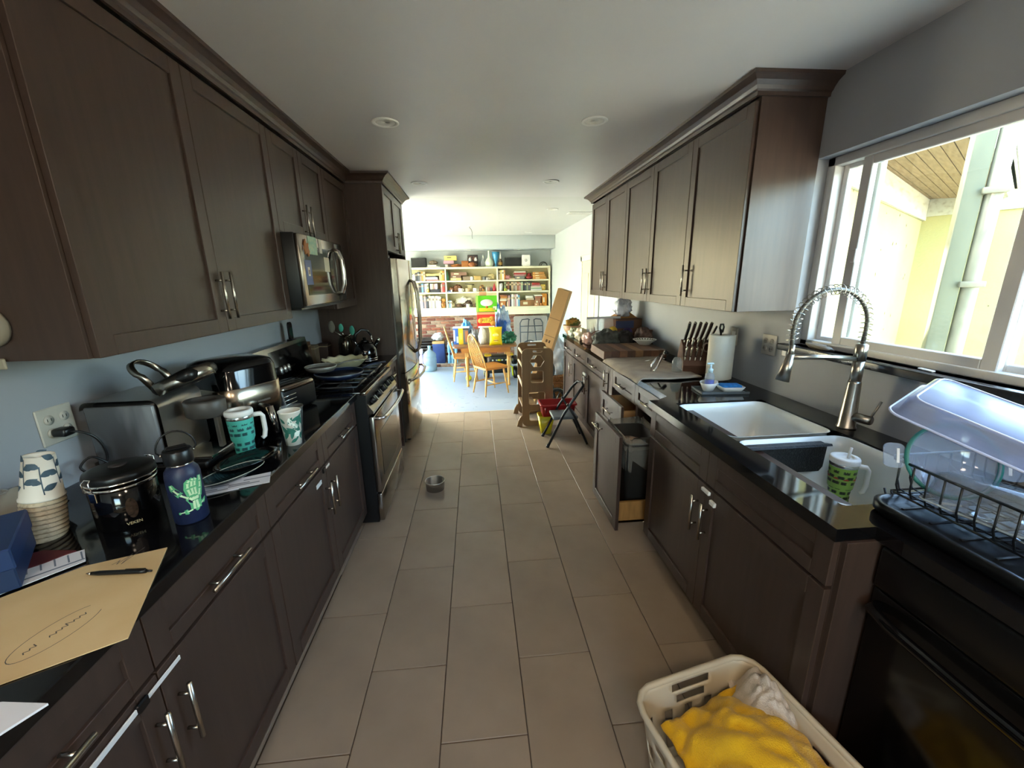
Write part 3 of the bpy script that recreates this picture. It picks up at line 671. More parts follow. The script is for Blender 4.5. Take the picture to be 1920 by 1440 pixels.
# cards and magnets on the microwave door (flat things)
def card(name, label, x0, x1, z0, z1, M, cat='card', dy=-.0235):
    o = MB().box((0, -.0015, 0), (x1-x0, 0, z1-z0)).build(name, M); tag(o, label, cat, 'cards on the microwave'); o.location = (-.985-dy, 2.468+x0, 1.43+z0); o.rotation_euler = (0, 0, PI/2); return o
c = card('greeting_card', 'blue photo card with pale centre stuck on the microwave door', .045, .135, .13, .27, plain('5a6791', .5))
MB().box((.03, -.0022, .05), (.06, -.0015, .10)).build('print', plain('d8cfc0', .5), c); MB().box((.038, -.0028, .06), (.052, -.0022, .085)).build('figure', plain('6b4a3f', .5), c)
card('map_magnet', 'pale green map print at the top of the microwave door', .13, .26, .305, .408, mat('map_print', 'b9c8a4', .5, color2='8fb7a4', scale=40))
card('white_note', 'white folded note at the top of the microwave door', .30, .345, .32, .405, plain('e3ddd0', .6))
card('paper_note', 'small beige note behind the microwave handle', .36, .45, .21, .30, plain('d5cdb6', .6))
o = MB().prism([(0, .03), (.02, .0), (.045, .012), (.06, -.01), (.075, .02), (.06, .04), (.07, .065), (.04, .06), (.03, .085), (.012, .06)], -.006, 0, 'y').build('leaf_magnet', plain('a8693a', .6)); tag(o, 'orange brown leaf-shaped magnet on the microwave door', 'magnet'); o.location = (-.9595, 2.515, 1.73); o.rotation_euler = (0, 0, PI/2)
# ---- refrigerator (French doors over freezer drawer)
fg = thing('refrigerator', 'stainless French-door refrigerator with curved handles', 'refrigerator', (-.735, 3.838, 0), PI/2)
MB().box((.0, .0, .02), (.905, .62, 1.775), bev=.004).build('body', mat('fridge_case', '46423d', .4, .3), fg)
m_fs = mat('fridge_steel', 'c4bcae', .15, 1, var=.04, scale=24, stretch=(16, 16, 1))
def curved(x0, x1, z0, z1, name):
    def yy(x): u = (x-.4525)/.4525; return -.045-.045*(1-u*u)
    n = 8; xs = [x0+(x1-x0)*i/n for i in range(n+1)]
    poly = [(x0, 0)]+[(x, yy(x)) for x in xs]+[(x1, 0)]
    b = MB(); k = len(poly)
    b.add([(p[0], p[1], z0) for p in poly]+[(p[0], p[1], z1) for p in poly], [list(range(k))[::-1], [k+i for i in range(k)]])
    for i in range(k): b.add([(poly[i][0], poly[i][1], z0), (poly[(i+1) % k][0], poly[(i+1) % k][1], z0), (poly[(i+1) % k][0], poly[(i+1) % k][1], z1), (poly[i][0], poly[i][1], z1)], [(0, 1, 2, 3)], smooth=0 < i < k-2)
    o = b.build(name, m_fs, fg)
    bm = bmesh.new(); bm.from_mesh(o.data); bmesh.ops.remove_doubles(bm, verts=bm.verts[:], dist=1e-5); bmesh.ops.recalc_face_normals(bm, faces=bm.faces[:]); bm.to_mesh(o.data); bm.free()
    return o
dL = curved(.002, .449, .73, 1.77, 'door'); dR = curved(.456, .903, .73, 1.77, 'door'); dF = curved(.002, .903, .06, .72, 'freezer_drawer')
for x, d in ((.405, dL), (.50, dR)):
    MB().tube([(x, -.085, .86), (x, -.125, .875), (x, -.15, .98), (x, -.158, 1.22), (x, -.15, 1.46), (x, -.125, 1.565), (x, -.085, 1.58)], .014, 10).build('handle', m_rsteel, d, 'long bowed fridge handle')
MB().tube([(.07, -.06, .64), (.075, -.10, .64), (.20, -.145, .64), (.4525, -.16, .64), (.70, -.145, .64), (.83, -.10, .64), (.835, -.06, .64)], .013, 10).build('handle', m_rsteel, dF, 'bowed freezer drawer handle')
for x in (.06, .845): MB().lathe([(0, 0), (.02, 0), (.018, .03), (0, .03)], 12, c=(x, -.02, .03)).build('foot', m_black, fg)
MB().box((.01, .02, 1.775), (.08, .14, 1.80), bev=.004).build('hinge_cover', m_black, fg)
# ---- dishwasher
dw = thing('dishwasher', 'black dishwasher beside the sink cabinet', 'dishwasher', (1.085, .85, 0), -PI/2)
MB().box((0, .0, .10), (.60, .57, .872), bev=.002).build('body', m_black, dw)
dd = MB().box((.003, -.03, .12), (.597, 0, .74), bev=.008).build('door', mat('dishwasher_black', '0d0c0b', .16, var=.1, spec=.5), dw)
MB().box((.003, -.036, .745), (.597, 0, .868), bev=.01).build('control_strip', m_black, dw)
MB().tube([(.03, -.03, .70), (.035, -.06, .70), (.10, -.075, .70), (.30, -.08, .70), (.50, -.075, .70), (.565, -.06, .70), (.57, -.03, .70)], .014, 10).build('handle', m_gloss, dd, 'black bowed dishwasher handle')
MB().box((.30, -.0325, .25), (.42, -.029, .28), bev=.001).build('sticker', plain('2e5a3c', .5), dd, 'green sticker low on the door')
# ---------------------------------------------------------------- things on the left worktop
CT = .914
m_cupw = mat('paper_cup_white', 'e4ddcf', .55, var=.03)
m_leafg = mat('leaf_print_green', '2f6f5f', .55, var=.15, scale=60)
m_leafd = mat('leaf_print_slate', '3f5360', .55, var=.15, scale=60)
m_leafl = mat('leaf_print_pale', 'cfd6c9', .55)
m_paper = mat('white_paper', 'dcd9dc', .7, var=.02)
m_manila = mat('manila_card', 'd6b787', .75, color2='cfae7d', scale=8)
m_ink = mat('grey_ink', '5d564e', .7)
def sheet(name, label, cat, pts, z, M, th=.0012, group=None):
    o = MB().prism(pts, 0, th, 'z').build(name, M); o.location = (0, 0, z); tag(o, label, cat, group); return o
# papers
f = sheet('manila_folder', 'open manila folder with a pencilled oval, black pen on it', 'folder', [(-.813, .982), (-.687, .695), (-.862, .60), (-1.09, .80), (-.963, .928)], CT+.001, m_manila, .002)
hw = MB()
def stroke(mb, pts, wd, z):
    for (x0, y0), (x1, y1) in zip(pts, pts[1:]):
        d = Vector((x1-x0, y1-y0)); n = Vector((-d.y, d.x)).normalized()*wd
        mb.add([(x0+n.x, y0+n.y, z), (x0-n.x, y0-n.y, z), (x1-n.x, y1-n.y, z), (x1+n.x, y1+n.y, z)], [(0, 1, 2, 3)])
el = []
for i in range(27):
    a = .5+5.2*i/26; u, v = .072*math.cos(a), .034*math.sin(a); t_ = math.radians(72); el.append((-.838+u*math.cos(t_)-v*math.sin(t_), .726+u*math.sin(t_)+v*math.cos(t_)))
_ov = MB(); stroke(_ov, el, .0007, .0022); _ov.build('pencil_oval', m_ink, f, 'pencilled oval', recalc=False)
wr = [(-.852+.0014*i-(.005 if i % 2 else -.001)*(1+(i % 5 == 0)), .675+.0046*i) for i in range(22) if i not in (6, 7)]
stroke(hw, wr[:6], .0009, .0022); stroke(hw, wr[6:], .0009, .0022)
_sc = MB(); stroke(_sc, [(-.90+.0035*i, .925+.004*i*(i % 3)) for i in range(9)], .0008, .0022); _sc.build('scribble', m_ink, f, recalc=False)
hw.build('handwriting', m_ink, f, 'pencil handwriting', recalc=False)
sheet('printed_statement', 'white printed statement sheet tucked left of the manila folder', 'paper', [(-.975, .945), (-1.02, .995), (-1.2, .86), (-1.11, .79)], CT+.004, m_paper)
o = bpy.data.objects['printed_statement']; pl = MB()
for i in range(5): stroke(pl, [(-.99-.02*i, .955-.012*i), (-1.02-.02*i, .985-.012*i)], .0016, .0015)
stroke(pl, [(-.985, .955), (-1.10, .85)], .003, .0015); pl.build('printed_lines', plain('6f7684', .7), o, recalc=False)
sheet('white_sheet', 'blank white sheet overhanging the worktop at the bottom left corner', 'paper', [(-.70, .562), (-.775, .572), (-.95, .575), (-.95, .38), (-.80, .40)], CT+.012, m_paper, .004)
o = sheet('maroon_notebook', 'dark red notebook under the navy box', 'notebook', [(-1.035, .99), (-1.07, .945), (-1.35, .70), (-1.39, .86), (-1.12, 1.0)], CT+.001, plain('54181d', .6), .006)
pn = thing('ballpoint_pen', 'black ballpoint pen lying on the manila folder', 'pen', (-.926, .89, CT+.009), math.radians(-2.5))
MB().tube([(.012, 0, 0), (.03, 0, 0), (.12, 0, 0), (.135, 0, 0)], [.004, .0055, .0055, .0045], 10).build('barrel', m_black, pn)
MB().tube([(0, 0, 0), (.012, 0, 0)], [.0008, .004], 8).build('tip', m_nickel, pn); MB().tube([(.135, 0, 0), (.148, 0, 0)], .0025, 8).build('clicker', m_black, pn)
MB().box((.09, -.0015, .005), (.135, .0015, .0075)).build('clip', m_black, pn)
# navy box
bb = thing('navy_box', 'navy blue cardboard box at the left edge of the worktop', 'box', (-1.21, .86, CT+.007), math.radians(38))
MB().box((-.14, -.11, 0), (.14, .11, .07), bev=.003).build('tray', plain('122a4c', .5), bb); MB().box((-.143, -.113, .05), (.143, .113, .10), bev=.003).build('lid', plain('16305a', .5), bb)
sheet('white_tag', 'small white tag lying on the navy box', 'tag', [(-1.25, .86), (-1.19, .905), (-1.215, .935), (-1.275, .89)], CT+.1075, m_paper)
# stack of paper cups, mouths down
def paper_cup(name, label, cat, group=None, full=True, up=False):
    t = thing(name, label, cat, (0, 0, 0), 0, group)
    prof = [(.030, 0), (.042, .112), (.0445, .114), (.0445, .118), (.041, .118), (.029, .006), (0, .006), (0, 0)]
    MB().ring_shell(prof, 26).build('cup', m_cupw, t)
    return t
TP = .012/.112
stk = thing('paper_cup', 'patterned white paper cup with blue-grey leaves, top of the upturned stack', 'cup', (-1.165, 1.10, CT+.228), 0, 'upturned paper cups', rot=(PI-.10, .10, 0))
_ax = Matrix.Rotation(.10, 3, 'Y') @ Matrix.Rotation(PI-.10, 3, 'X') @ Vector((0, 0, 1))
MB().ring_shell([(.030, 0), (.042, .112), (.0445, .114), (.0445, .118), (.041, .118), (.029, .006), (.0, .012), (0, .010), (.028, .002)], 26).build('cup', m_cupw, stk)
lv = MB()
for k in range(6):
    a0 = -1.2+k*.95; z0 = .10-.02*(k % 2)
    stem = [(a0+.25*q-.1*q*q, z0-.075*q) for q in (0, .25, .5, .75, 1)]; wrap_strip(lv, stem, [.0012]*5, .030, .0006, TP)
    for n_, q in enumerate((.15, .4, .65, .95)):
        aa = a0+.25*q-.1*q*q; zz = z0-.075*q; leaf(lv, aa, zz, -.5 if n_ % 2 else -2.6, .026, .0085, .030, TP)
lv.build('leaf_print', m_leafd, stk)
rim = MB().ring_shell([(.0395, .096), (.042, .112), (.0445, .114), (.0445, .118), (.041, .118), (.0385, .096)], 26)
r0 = None
for i in range(9):
    t = thing('paper_cup', 'paper cup nested in the upturned stack, %s below the top one' % ORD(i), 'cup', tuple(Vector((-1.165, 1.10, CT+.228))+_ax*.0125*(i+1)), 0, 'upturned paper cups', rot=(PI-.10, .10, 0))
    if r0 is None:
        r0 = rim.build('rim', mat('paper_cup_tan', 'bfae92', .6, color2='8d7c66', scale=60, stretch=(1, 1, .2), contrast=(.45, .6)), t).data
    else: link(bpy.data.objects.new('rim', r0)).parent = t
o = MB().blob((0, 0, .05), (.10, .10, .07), 5, .35, 3, 18, 12, flat=0).build('plastic_bag', clear('grey_bag', 'b9b4a6', .2, .45)); tag(o, 'crumpled translucent bag beside the stacked paper cups', 'bag'); o.location = (-1.30, 1.13, CT+.002)
# black coffee canister
cn = thing('coffee_canister', 'black coffee canister with steel clamp band and oval window', 'canister', (-1.02, 1.145, CT), math.radians(-48))
MB().lathe([(0, 0), (.072, 0), (.075, .004), (.075, .125), (.07, .128), (0, .128)], 36).build('body', m_gloss, cn)
ld = MB().lathe([(0, .132), (.072, .132), (.078, .136), (.079, .152), (.076, .160), (.06, .165), (0, .167)], 36).build('lid', m_black, cn)
MB().lathe([(0, .167), (.02, .167), (.021, .171), (0, .172)], 20).build('date_dial', mat('dark_dial', '2a2422', .5), ld)
MB().ring_shell([(.075, .118), (.0775, .118), (.0775, .127), (.075, .127)], 36).build('clamp_band', m_chrome, cn)
MB().ring_shell([(.078, .134), (.0795, .134), (.0795, .140), (.078, .140)], 36).build('lid_band', m_chrome, ld)
for a in (-.9, 2.2):
    M = Matrix.Rotation(a, 4, 'Z')
    MB().tube([(.079, .012, .122), (.088, .012, .13), (.09, .010, .155), (.082, .008, .162), (.082, -.008, .162), (.09, -.010, .155), (.088, -.012, .13), (.079, -.012, .122)], .0018, 6, M).box((.077, -.01, .095), (.082, .01, .122), M, bev=.001).build('clamp', m_chrome, cn)
ov = MB(); R_ = .0756
ov.add([(R_*math.cos(.05+.17*math.cos(2*PI*i/20)), R_*math.sin(.05+.17*math.cos(2*PI*i/20)), .062+.03*math.sin(2*PI*i/20)) for i in range(20)]+[(R_+.0003, .004, .062)], [(i, (i+1) % 20, 20) for i in range(20)]); ov.build('oval_window', mat('brown_beans', '3a2a20', .25, var=.3, scale=80), cn)
text('lettering', 'VEKEN', .011, plain('b9a77f', .5), cn, (.0758, .002, .018), (PI/2, 0, PI/2))
# navy water bottle
wb = thing('water_bottle', 'navy insulated water bottle with skeleton-hand sticker', 'bottle', (-.842, 1.125, CT), math.radians(-52))
MB().lathe([(0, 0), (.038, 0), (.041, .004), (.0415, .14), (.039, .155), (.032, .165), (.029, .172), (0, .172)], 32).build('body', mat('navy_powder_coat', '1b2340', .45, var=.06, bump=.05, bscale=300), wb)
MB().lathe([(.029, .170), (.030, .172), (.030, .176), (0, .176)], 28).build('steel_collar', m_chrome, wb)
lc = MB().lathe([(0, .176), (.033, .176), (.034, .180), (.034, .212), (.031, .216), (0, .216)], 28).build('lid', m_black, wb)
MB().box((-.012, -.024, .216), (.012, .024, .224), bev=.003).build('lid_flap', m_black, lc)
MB().tube([(0, -.036, .205)]+[(0, -.044*math.cos(PI*i/14), .215+.052*math.sin(PI*i/14)) for i in range(15)]+[(0, .036, .205)], .0025, 8).build('carry_loop', m_black, wb)
for s in (-1, 1): MB().lathe([(0, 0), (.004, 0), (.004, .004), (0, .004)], 10, M=Matrix.Translation((0, s*.034, .205)) @ Matrix.Rotation(-s*PI/2, 4, 'X')).build('loop_pin', m_nickel, wb)
def sk(a, z): return (.16+a*1.12/.0415, .012+z*1.06)
gl, bn = MB(), MB(); RB = .0415
def bone(mb, pts, ws, fl): wrap_strip(mb, [sk(*p) for p in pts], ws, RB, fl)
fing = [[(-.004, .062), (-.022, .078), (-.034, .094), (-.038, .106)], [(.0, .068), (-.004, .09), (-.002, .106), (.003, .112)], [(.005, .068), (.004, .092), (.007, .110), (.011, .114)], [(.011, .066), (.011, .092), (.014, .108), (.018, .112)], [(.016, .062), (.022, .082), (.026, .10), (.028, .116)]]
fw = [[.009, .009, .009, .006], [.009, .009, .008, .006], [.009, .009, .008, .006], [.009, .009, .008, .006], [.009, .009, .008, .006]]
for p, w_ in zip(fing, fw): bone(gl, p, w_, .0004)
bone(gl, [(.006, .03), (.007, .045), (.005, .062), (.006, .072)], [.013, .014, .019, .015], .0004)
bone(gl, [(-.032, .024), (-.015, .026), (.006, .03), (.026, .042), (.034, .05)], [.003, .007, .008, .006, .002], .0004)
gl.build('sticker_glow', plain('5aa874', .45), wb, 'green outline of the hand sticker', recalc=False)
for p, w_ in zip(fing, fw):
    for q in range(3):
        a_, b_ = p[q], p[q+1]; m_ = .12
        bone(bn, [(a_[0]+(b_[0]-a_[0])*t_, a_[1]+(b_[1]-a_[1])*t_) for t_ in (m_, .3, .7, 1-m_)], [.0036, .0024, .0024, .0034], .0009)
for dx in (-.004, .002, .008, .013): bone(bn, [(dx*.6+.004, .056), (dx, .064)], [.003, .003], .0009)
bone(bn, [(.002, .03), (.003, .053)], [.003, .0028], .0009); bone(bn, [(.010, .03), (.009, .053)], [.003, .0028], .0009)
bone(bn, [(-.028, .0255), (-.01, .0275), (.01, .032), (.028, .044)], [.0012, .002, .002, .0012], .0009)
bn.build('sticker_bones', plain('c3dcae', .45), wb, 'pale bones of the hand sticker', recalc=False)
# pod coffee maker, lid open
ck = thing('coffee_maker', 'silver and black pod coffee maker with its lid open', 'coffee maker', (-1.0, 1.56, CT), PI/2)
m_ksil = mat('coffee_silver', 'a39d95', .28, .9, var=.05)
MB().box((-.10, .0, 0), (.10, .35, .03), bev=.008).build('base', m_black, ck)
MB().box((-.095, .13, .03), (.10, .345, .268), bev=.02).build('tower', m_black, ck)
fr_ = MB(); pth = rrect(.11, .365, .02, .272, .03, 5)
for (a, b), (c, d) in zip(pth, pth[1:]+pth[:1]): pass
fr_.grid(len(pth), 2, lambda u, v: (-.112+v*.224, pth[min(int(round(u*(len(pth)-1))), len(pth)-1)][0], pth[min(int(round(u*(len(pth)-1))), len(pth)-1)][1]), True, False)
fr_.build('silver_shell', m_ksil, ck)
MB().box((-.116, .125, .04), (-.10, .35, .255), bev=.006).build('water_tank', mat('smoke_tank', '4d4f52', .12, color2='85878a', scale=3, stretch=(1, 3, .6), contrast=(.45, .75)), ck, 'smoky side water tank')
hd = Matrix.Translation((0, .13, .272)) @ Matrix.Rotation(math.radians(-24), 4, 'X')
MB().box((-.085, -.150, .0), (.085, .01, .05), hd, bev=.022).build('lid', m_black, ck)
bnd = []
for t_ in [i/20 for i in range(21)]:
    a_ = PI*t_; bnd.append(hd @ Vector((-.094*math.cos(a_), -.02-.14*math.sin(a_)**.7, .0)))
b = MB(); n_ = len(bnd); up_ = (hd.to_3x3() @ Vector((0, 0, 1)))*.042
b.add([q for p_ in bnd for q in (p_, p_+up_)], [(2*k, 2*k+2, 2*k+3, 2*k+1) for k in range(n_-1)], True); o = b.build('lid_band', m_nickel, ck); sm = o.modifiers.new('thick', 'SOLIDIFY'); sm.thickness = .005
lp = [(-.052, .0, .03), (-.055, .012, .09)]+[(-.055*math.cos(PI*k/12), .02+.02*math.sin(PI*k/12), .10+.055*math.sin(PI*k/12)) for k in range(13)]+[(.055, .012, .09), (.052, .0, .03)]
b = MB(); n_ = len(lp); P_ = [hd @ Vector(q) for q in lp]; wv = (hd.to_3x3() @ Vector((0, 1, 0)))*.024
b.add([q for p_ in P_ for q in (p_, p_+wv)], [(2*k, 2*k+2, 2*k+3, 2*k+1) for k in range(n_-1)], True); o = b.build('lid_handle', m_nickel, ck, 'raised loop handle'); sm = o.modifiers.new('thick', 'SOLIDIFY'); sm.thickness = .008
MB().ring_shell([(.052, .175), (.058, .18), (.06, .235), (.056, .24), (.034, .24), (.03, .20), (.0, .2), (.0, .175)], 24, c=(0, .03, 0), sy=1.15).build('pod_holder', mat('pod_grey', '45413d', .45), ck)
MB().box((-.012, -.012, .05), (.012, .004, .18), bev=.003).build('front_post', m_ksil, ck)
MB().box((-.08, -.01, .03), (.08, .12, .04), bev=.003).build('drip_tray', m_chrome, ck)
cd = thing('power_cord', 'black plug and looping cord at the beige wall plate', 'cord', (LW+.008, 1.385, 1.108))
MB().box((0, -.02, -.014), (.045, .02, .014), bev=.008).build('plug', m_black, cd)
MB().tube(crs([(.04, 0, 0), (.07, .01, -.008), (.09, .03, -.04), (.097, .04, -.09), (.092, .035, -.13), (.07, .0, -.15), (.05, -.01, -.125), (.07, .015, -.10), (.10, .04, -.14), (.11, .06, -.18)]), .004, 8).build('cord', m_black, cd)
# air fryer
af = thing('air_fryer', 'black air fryer with stainless band and chrome handle', 'air fryer', (-1.10, 1.885, CT), math.radians(62))
def sq(h, r, z): return [(p[0], p[1], z) for p in rrect(-h, h, -h*1.05, h*1.05, r, 6)]
b = MB(); loft(b, [sq(.125, .06, 0), sq(.14, .07, .02), sq(.14, .075, .10), sq(.143, .075, .105), sq(.143, .075, .19), sq(.14, .075, .195), sq(.138, .075, .30), sq(.128, .07, .328), sq(.10, .06, .338), sq(.02, .019, .342)]); b.build('body', m_gloss, af)
b = MB(); loft(b, [sq(.1425, .076, .115), sq(.1445, .077, .118), sq(.1445, .077, .225), sq(.1415, .076, .228)], (False, False)); b.build('steel_band', mat('warm_steel', 'b3a593', .22, 1, var=.05), af)
MB().box((-.01, -.1532, .150), (.05, -.1515, .158), bev=.0005).build('logo_mark', plain('5c5248', .5), af)
h_ = MB().tube([(0, -.145, .13), (0, -.19, .128), (0, -.205, .12)], .016, 10).build('handle_mount', m_black, af)
MB().tube([(0, -.205, .135), (0, -.217, .08), (0, -.227, .015)], [.0165, .0155, .0145], 14).build('basket_handle', m_chrome, af, 'chrome basket handle')
# teal tumbler with white lid
def tumbler(name, label, loc, rz, hexs, hex2, prints, H=.19, straw=True, steel='c9c9c5', lidh=.0):
    t = thing(name, label, 'tumbler', loc, rz)
    k = H/.19
    prof = [(0, 0), (.031, 0), (.033, .003), (.0345, .06*k), (.041, .075*k), (.0455, .165*k), (.0455, .17*k), (0, .17*k)]
    MB().lathe(prof, 32).build('body', mat(name+'_paint_'+hexs, hexs, .4, var=.05), t)
    MB().lathe([(.0457, .155*k), (.0459, .157*k), (.0461, .166*k), (.045, .168*k)], 32).build('steel_rim', plain(steel, .2, .9), t)
    MB().lathe([(0, .168*k), (.047, .168*k), (.0485, .172*k), (.0485, .184*k), (.046, .189*k), (.03, .190*k), (.028, .184*k), (0, .184*k)], 32).build('lid', m_white, t)
    if straw: MB().tube([(.01, 0, .184*k), (.014, 0, .225*k)], .005, 10).build('straw', m_white, t)
    MB().tube([(.043, 0, .155*k), (.075, 0, .152*k), (.083, 0, .14*k), (.084, 0, .08*k), (.078, 0, .055*k), (.068, 0, .05*k)], [.010, .0095, .009, .009, .009, .008], 10).build('handle', m_white, t, 'white grip handle')
    pr_ = MB()
    for a, z, ln, hh in prints:
        for dx, dz, ww in ((0, 0, .002), (0, .004*hh, .0026*hh), (.01, .008*hh, .002*hh)):
            wrap_strip(pr_, [(a+dx*(1 if dx else 0)+ln*q/.043, z*k+dz) for q in (0, .25, .5, .75, 1)], [ww*.5, ww, ww*.8, ww, ww*.4], .0349+.0065*min(1, max(0, (z*k-.055)/.03))+.003*min(1, max(0, (z*k-.08)/.08)))
    pr_.build('printed_cars', mat(name+'_print_'+hex2, hex2, .4), t, recalc=False)
    return t
rr_ = random.Random(3)
prs = [(a+rr_.uniform(-.1, .1)+(.35 if r % 2 else 0), .012+r*.0205, rr_.uniform(.018, .026), 1) for r in range(7) for a in [i*.72 for i in range(9)]]
tumbler('tumbler', 'teal tumbler with printed cars and white handle on the left worktop', (-.925, 1.575, CT), .9, '53b9a8', '1d4a4c', prs, straw=False)
# cups by the edge
pc = thing('paper_cup', 'white paper cup with green leaf print by the worktop edge', 'cup', (-.785, 1.675, CT), 0, None)
MB().ring_shell([(.030, 0), (.041, .140), (.0435, .142), (.0435, .147), (.040, .147), (.029, .006), (0, .006), (0, 0)], 28).build('cup', m_cupw, pc)
g1, g2 = MB(), MB()
for a, z, q, l, w_ in ((-1.3, .03, 1.4, .05, .007), (-.7, .05, 2.3, .045, .011), (-1.0, .075, .9, .045, .010), (-.6, .10, 1.0, .04, .011), (-1.6, .05, 2.0, .05, .009), (-.2, .06, 2.2, .05, .010), (-1.1, .11, .4, .04, .008), (0, .02, 1.9, .06, .006), (-2.1, .03, 1.2, .05, .009), (.4, .08, 2, .05, .01), (-1.5, .095, 1.1, .035, .008), (-.85, .02, 1.2, .05, .004), (-1.75, .10, 2.2, .03, .007), (-.35, .03, .9, .04, .008), (-1.2, .055, 2.4, .03, .008), (-.75, .118, .2, .025, .006), (-1.45, .015, .6, .035, .007)): leaf(g1, a, z, q, l, w_, .030, .011/.14)
for a, z, q, l, w_ in ((-.95, .04, .8, .03, .012), (-.55, .075, 2.1, .03, .010), (-1.25, .09, 1.6, .035, .010)): leaf(g2, a, z, q, l, w_, .0302, .011/.14)
g1.build('leaf_print', m_leafg, pc, recalc=False); g2.build('flower_print', plain('dfe6d8', .5), pc, recalc=False)
m_clear = clear('clear_plastic', 'dfe4e2', .03, .10)
cc = thing('plastic_cup', 'clear plastic iced-coffee cup with straw behind the paper cup', 'cup', (-.82, 1.775, CT))
MB().ring_shell([(.031, 0), (.045, .128), (.047, .13), (.047, .134), (.044, .134), (.030, .004), (0, .004), (0, 0)], 26).build('cup', m_clear, cc)
MB().tube([(0, 0, .01), (-.03, 0, .19)], .0035, 8).build('straw', m_clear, cc)
# black oval lid and ribbed dish
ol = thing('roasting_lid', 'glossy black oval dish near the worktop edge', 'dish', (-.865, 1.475, CT), math.radians(62))
MB().ring_shell([(0, .0), (.07, .0), (.10, .012), (.115, .026), (.118, .03), (.112, .03), (.09, .018), (.06, .008), (0, .008)], 32, sy=.62).build('dish', m_gloss, ol)
rd = thing('ribbed_dish', 'dark ribbed oval plate with pale rim beside the envelopes', 'plate', (-.865, 1.372, CT), math.radians(58))
MB().ring_shell([(0, .0), (.06, .0), (.095, .012), (.108, .02), (.11, .022), (.105, .022), (.085, .012), (.055, .006), (0, .006)], 36, sy=.5).build('plate', mat('dark_teal_glass', '16262a', .12, color2='25393c', scale=1, stretch=(140, 1, 1), contrast=(.45, .55)), rd)
MB().tube([(.109*math.cos(2*PI*i/36), .0545*math.sin(2*PI*i/36), .0225) for i in range(36)], .0013, 6, closed=True).build('rim', plain('b9b2a0', .3), rd)
def env(label, pts, z):
    o = sheet('envelope', label, 'envelope', pts, z, m_paper, .001, 'envelopes on the left worktop'); l = MB()
    c = [(pts[0][0]+pts[2][0])/2, (pts[0][1]+pts[2][1])/2]; d = Vector((pts[1][0]-pts[0][0], pts[1][1]-pts[0][1])).normalized(); n = Vector((-d.y, d.x))
    for k, (s0, s1) in ((-.02, (-.06, .03)), (-.008, (-.06, .0)), (.012, (-.02, .06))): stroke(l, [(c[0]+d.x*s0+n.x*k, c[1]+d.y*s0+n.y*k), (c[0]+d.x*s1+n.x*k, c[1]+d.y*s1+n.y*k)], .004, .0013)
    l.build('printed_window', plain('8d8b93', .6), o, recalc=False)
env('white window envelope closest to the water bottle', [(-.92, 1.235), (-.80, 1.285), (-.825, 1.36), (-.945, 1.31)], CT+.001)
env('white window envelope reaching the worktop edge', [(-.83, 1.275), (-.718, 1.318), (-.752, 1.40), (-.862, 1.35)], CT+.0025)
# toaster and tray between air fryer and range
to = thing('toaster', 'black toaster with chrome edge between air fryer and range', 'toaster', (-1.03, 2.20, CT), math.radians(72))
MB().box((-.13, -.085, .008), (.13, .085, .142), bev=.018).build('body', m_black, to)
MB().box((-.122, -.088, .112), (.122, -.02, .15), bev=.016).build('chrome_edge', m_rsteel, to)
MB().box((-.11, .0, .141), (.11, .022, .144)).box((-.11, .04, .141), (.11, .062, .144)).build('slots', m_gloss, to)
for i in range(4): MB().tube([(-.115, -.087, .03+i*.022), (-.03, -.087, .033+i*.022)], .003, 6).build('vent_bar', m_chrome, to)
for i in range(2): MB().lathe([(0, 0), (.012, 0), (.011, .012), (0, .013)], 12, M=Matrix.Translation((-.131, .0+.03*i, .10-.05*i)) @ Matrix.Rotation(-PI/2, 4, 'Y')).build('knob', m_chrome, to)
yt = thing('serving_tray', 'olive yellow tray leaning behind the toaster', 'tray', (-1.215, 2.24, CT+.004), rot=(0, math.radians(-14), 0))
MB().box((-.01, -.17, 0), (.0, .17, .235), bev=.003).build('board', plain('7d6a3e', .5), yt); MB().box((-.01, -.17, .225), (.022, .17, .235), bev=.003).box((-.01, -.17, 0), (.022, -.16, .235)).box((-.01, .16, 0), (.022, .17, .235)).build('rim', plain('a08a52', .45), yt)
# ---- on the range
def pan(name, label, c, r, h, ang, out_, in_, hl, rimc=None):
    t = thing(name, label, 'pan', c, ang)
    MB().ring_shell([(0, 0), (r*.8, 0), (r*.95, h*.5), (r, h), (r*.975, h), (r*.92, h*.5), (r*.78, .005), (0, .005)], 36).build('pan_body', out_, t)
    MB().lathe([(0, .0055), (r*.77, .006), (r*.9, h*.5)], 36).build('cooking_surface', in_, t)
    MB().tube([(r*.95, 0, h*.85), (r+.05, 0, h+.012), (r+.11, 0, h+.018), (r+hl, 0, h+.016)], [.010, .011, .012, .010], 10, flat=.5).build('handle', out_, t)
    if rimc: MB().tube([(r*math.cos(2*PI*i/36), r*math.sin(2*PI*i/36), h) for i in range(36)], .0028, 6, closed=True).build('rim', rimc, t)
m_blue = mat('blue_enamel', '14203a', .3, var=.1); m_teal = mat('teal_enamel', '17475a', .3)
GZ = .953
pan('frying_pan', 'large dark blue frying pan on the front burners of the range', (-.93, 2.76, GZ), .155, .035, math.radians(42), m_blue, mat('dark_nonstick', '15151a', .4), .19, plain('8d949c', .3, .6))
pan('skillet', 'small skillet with worn grey inside, resting in the blue frying pan', (-1.06, 2.80, GZ+.038), .10, .032, math.radians(25), mat('grey_pan_outside', '7d7a70', .4, .2), mat('worn_pan', 'a49f90', .4, .2, color2='837c6c', scale=18, contrast=(.4, .6)), .16, plain('c3bfb2', .3, .5))
wd_ = thing('pie_dish', 'cream pie dish with wavy rim on the rear burner', 'baking dish', (-1.0, 3.13, GZ))
b = MB()
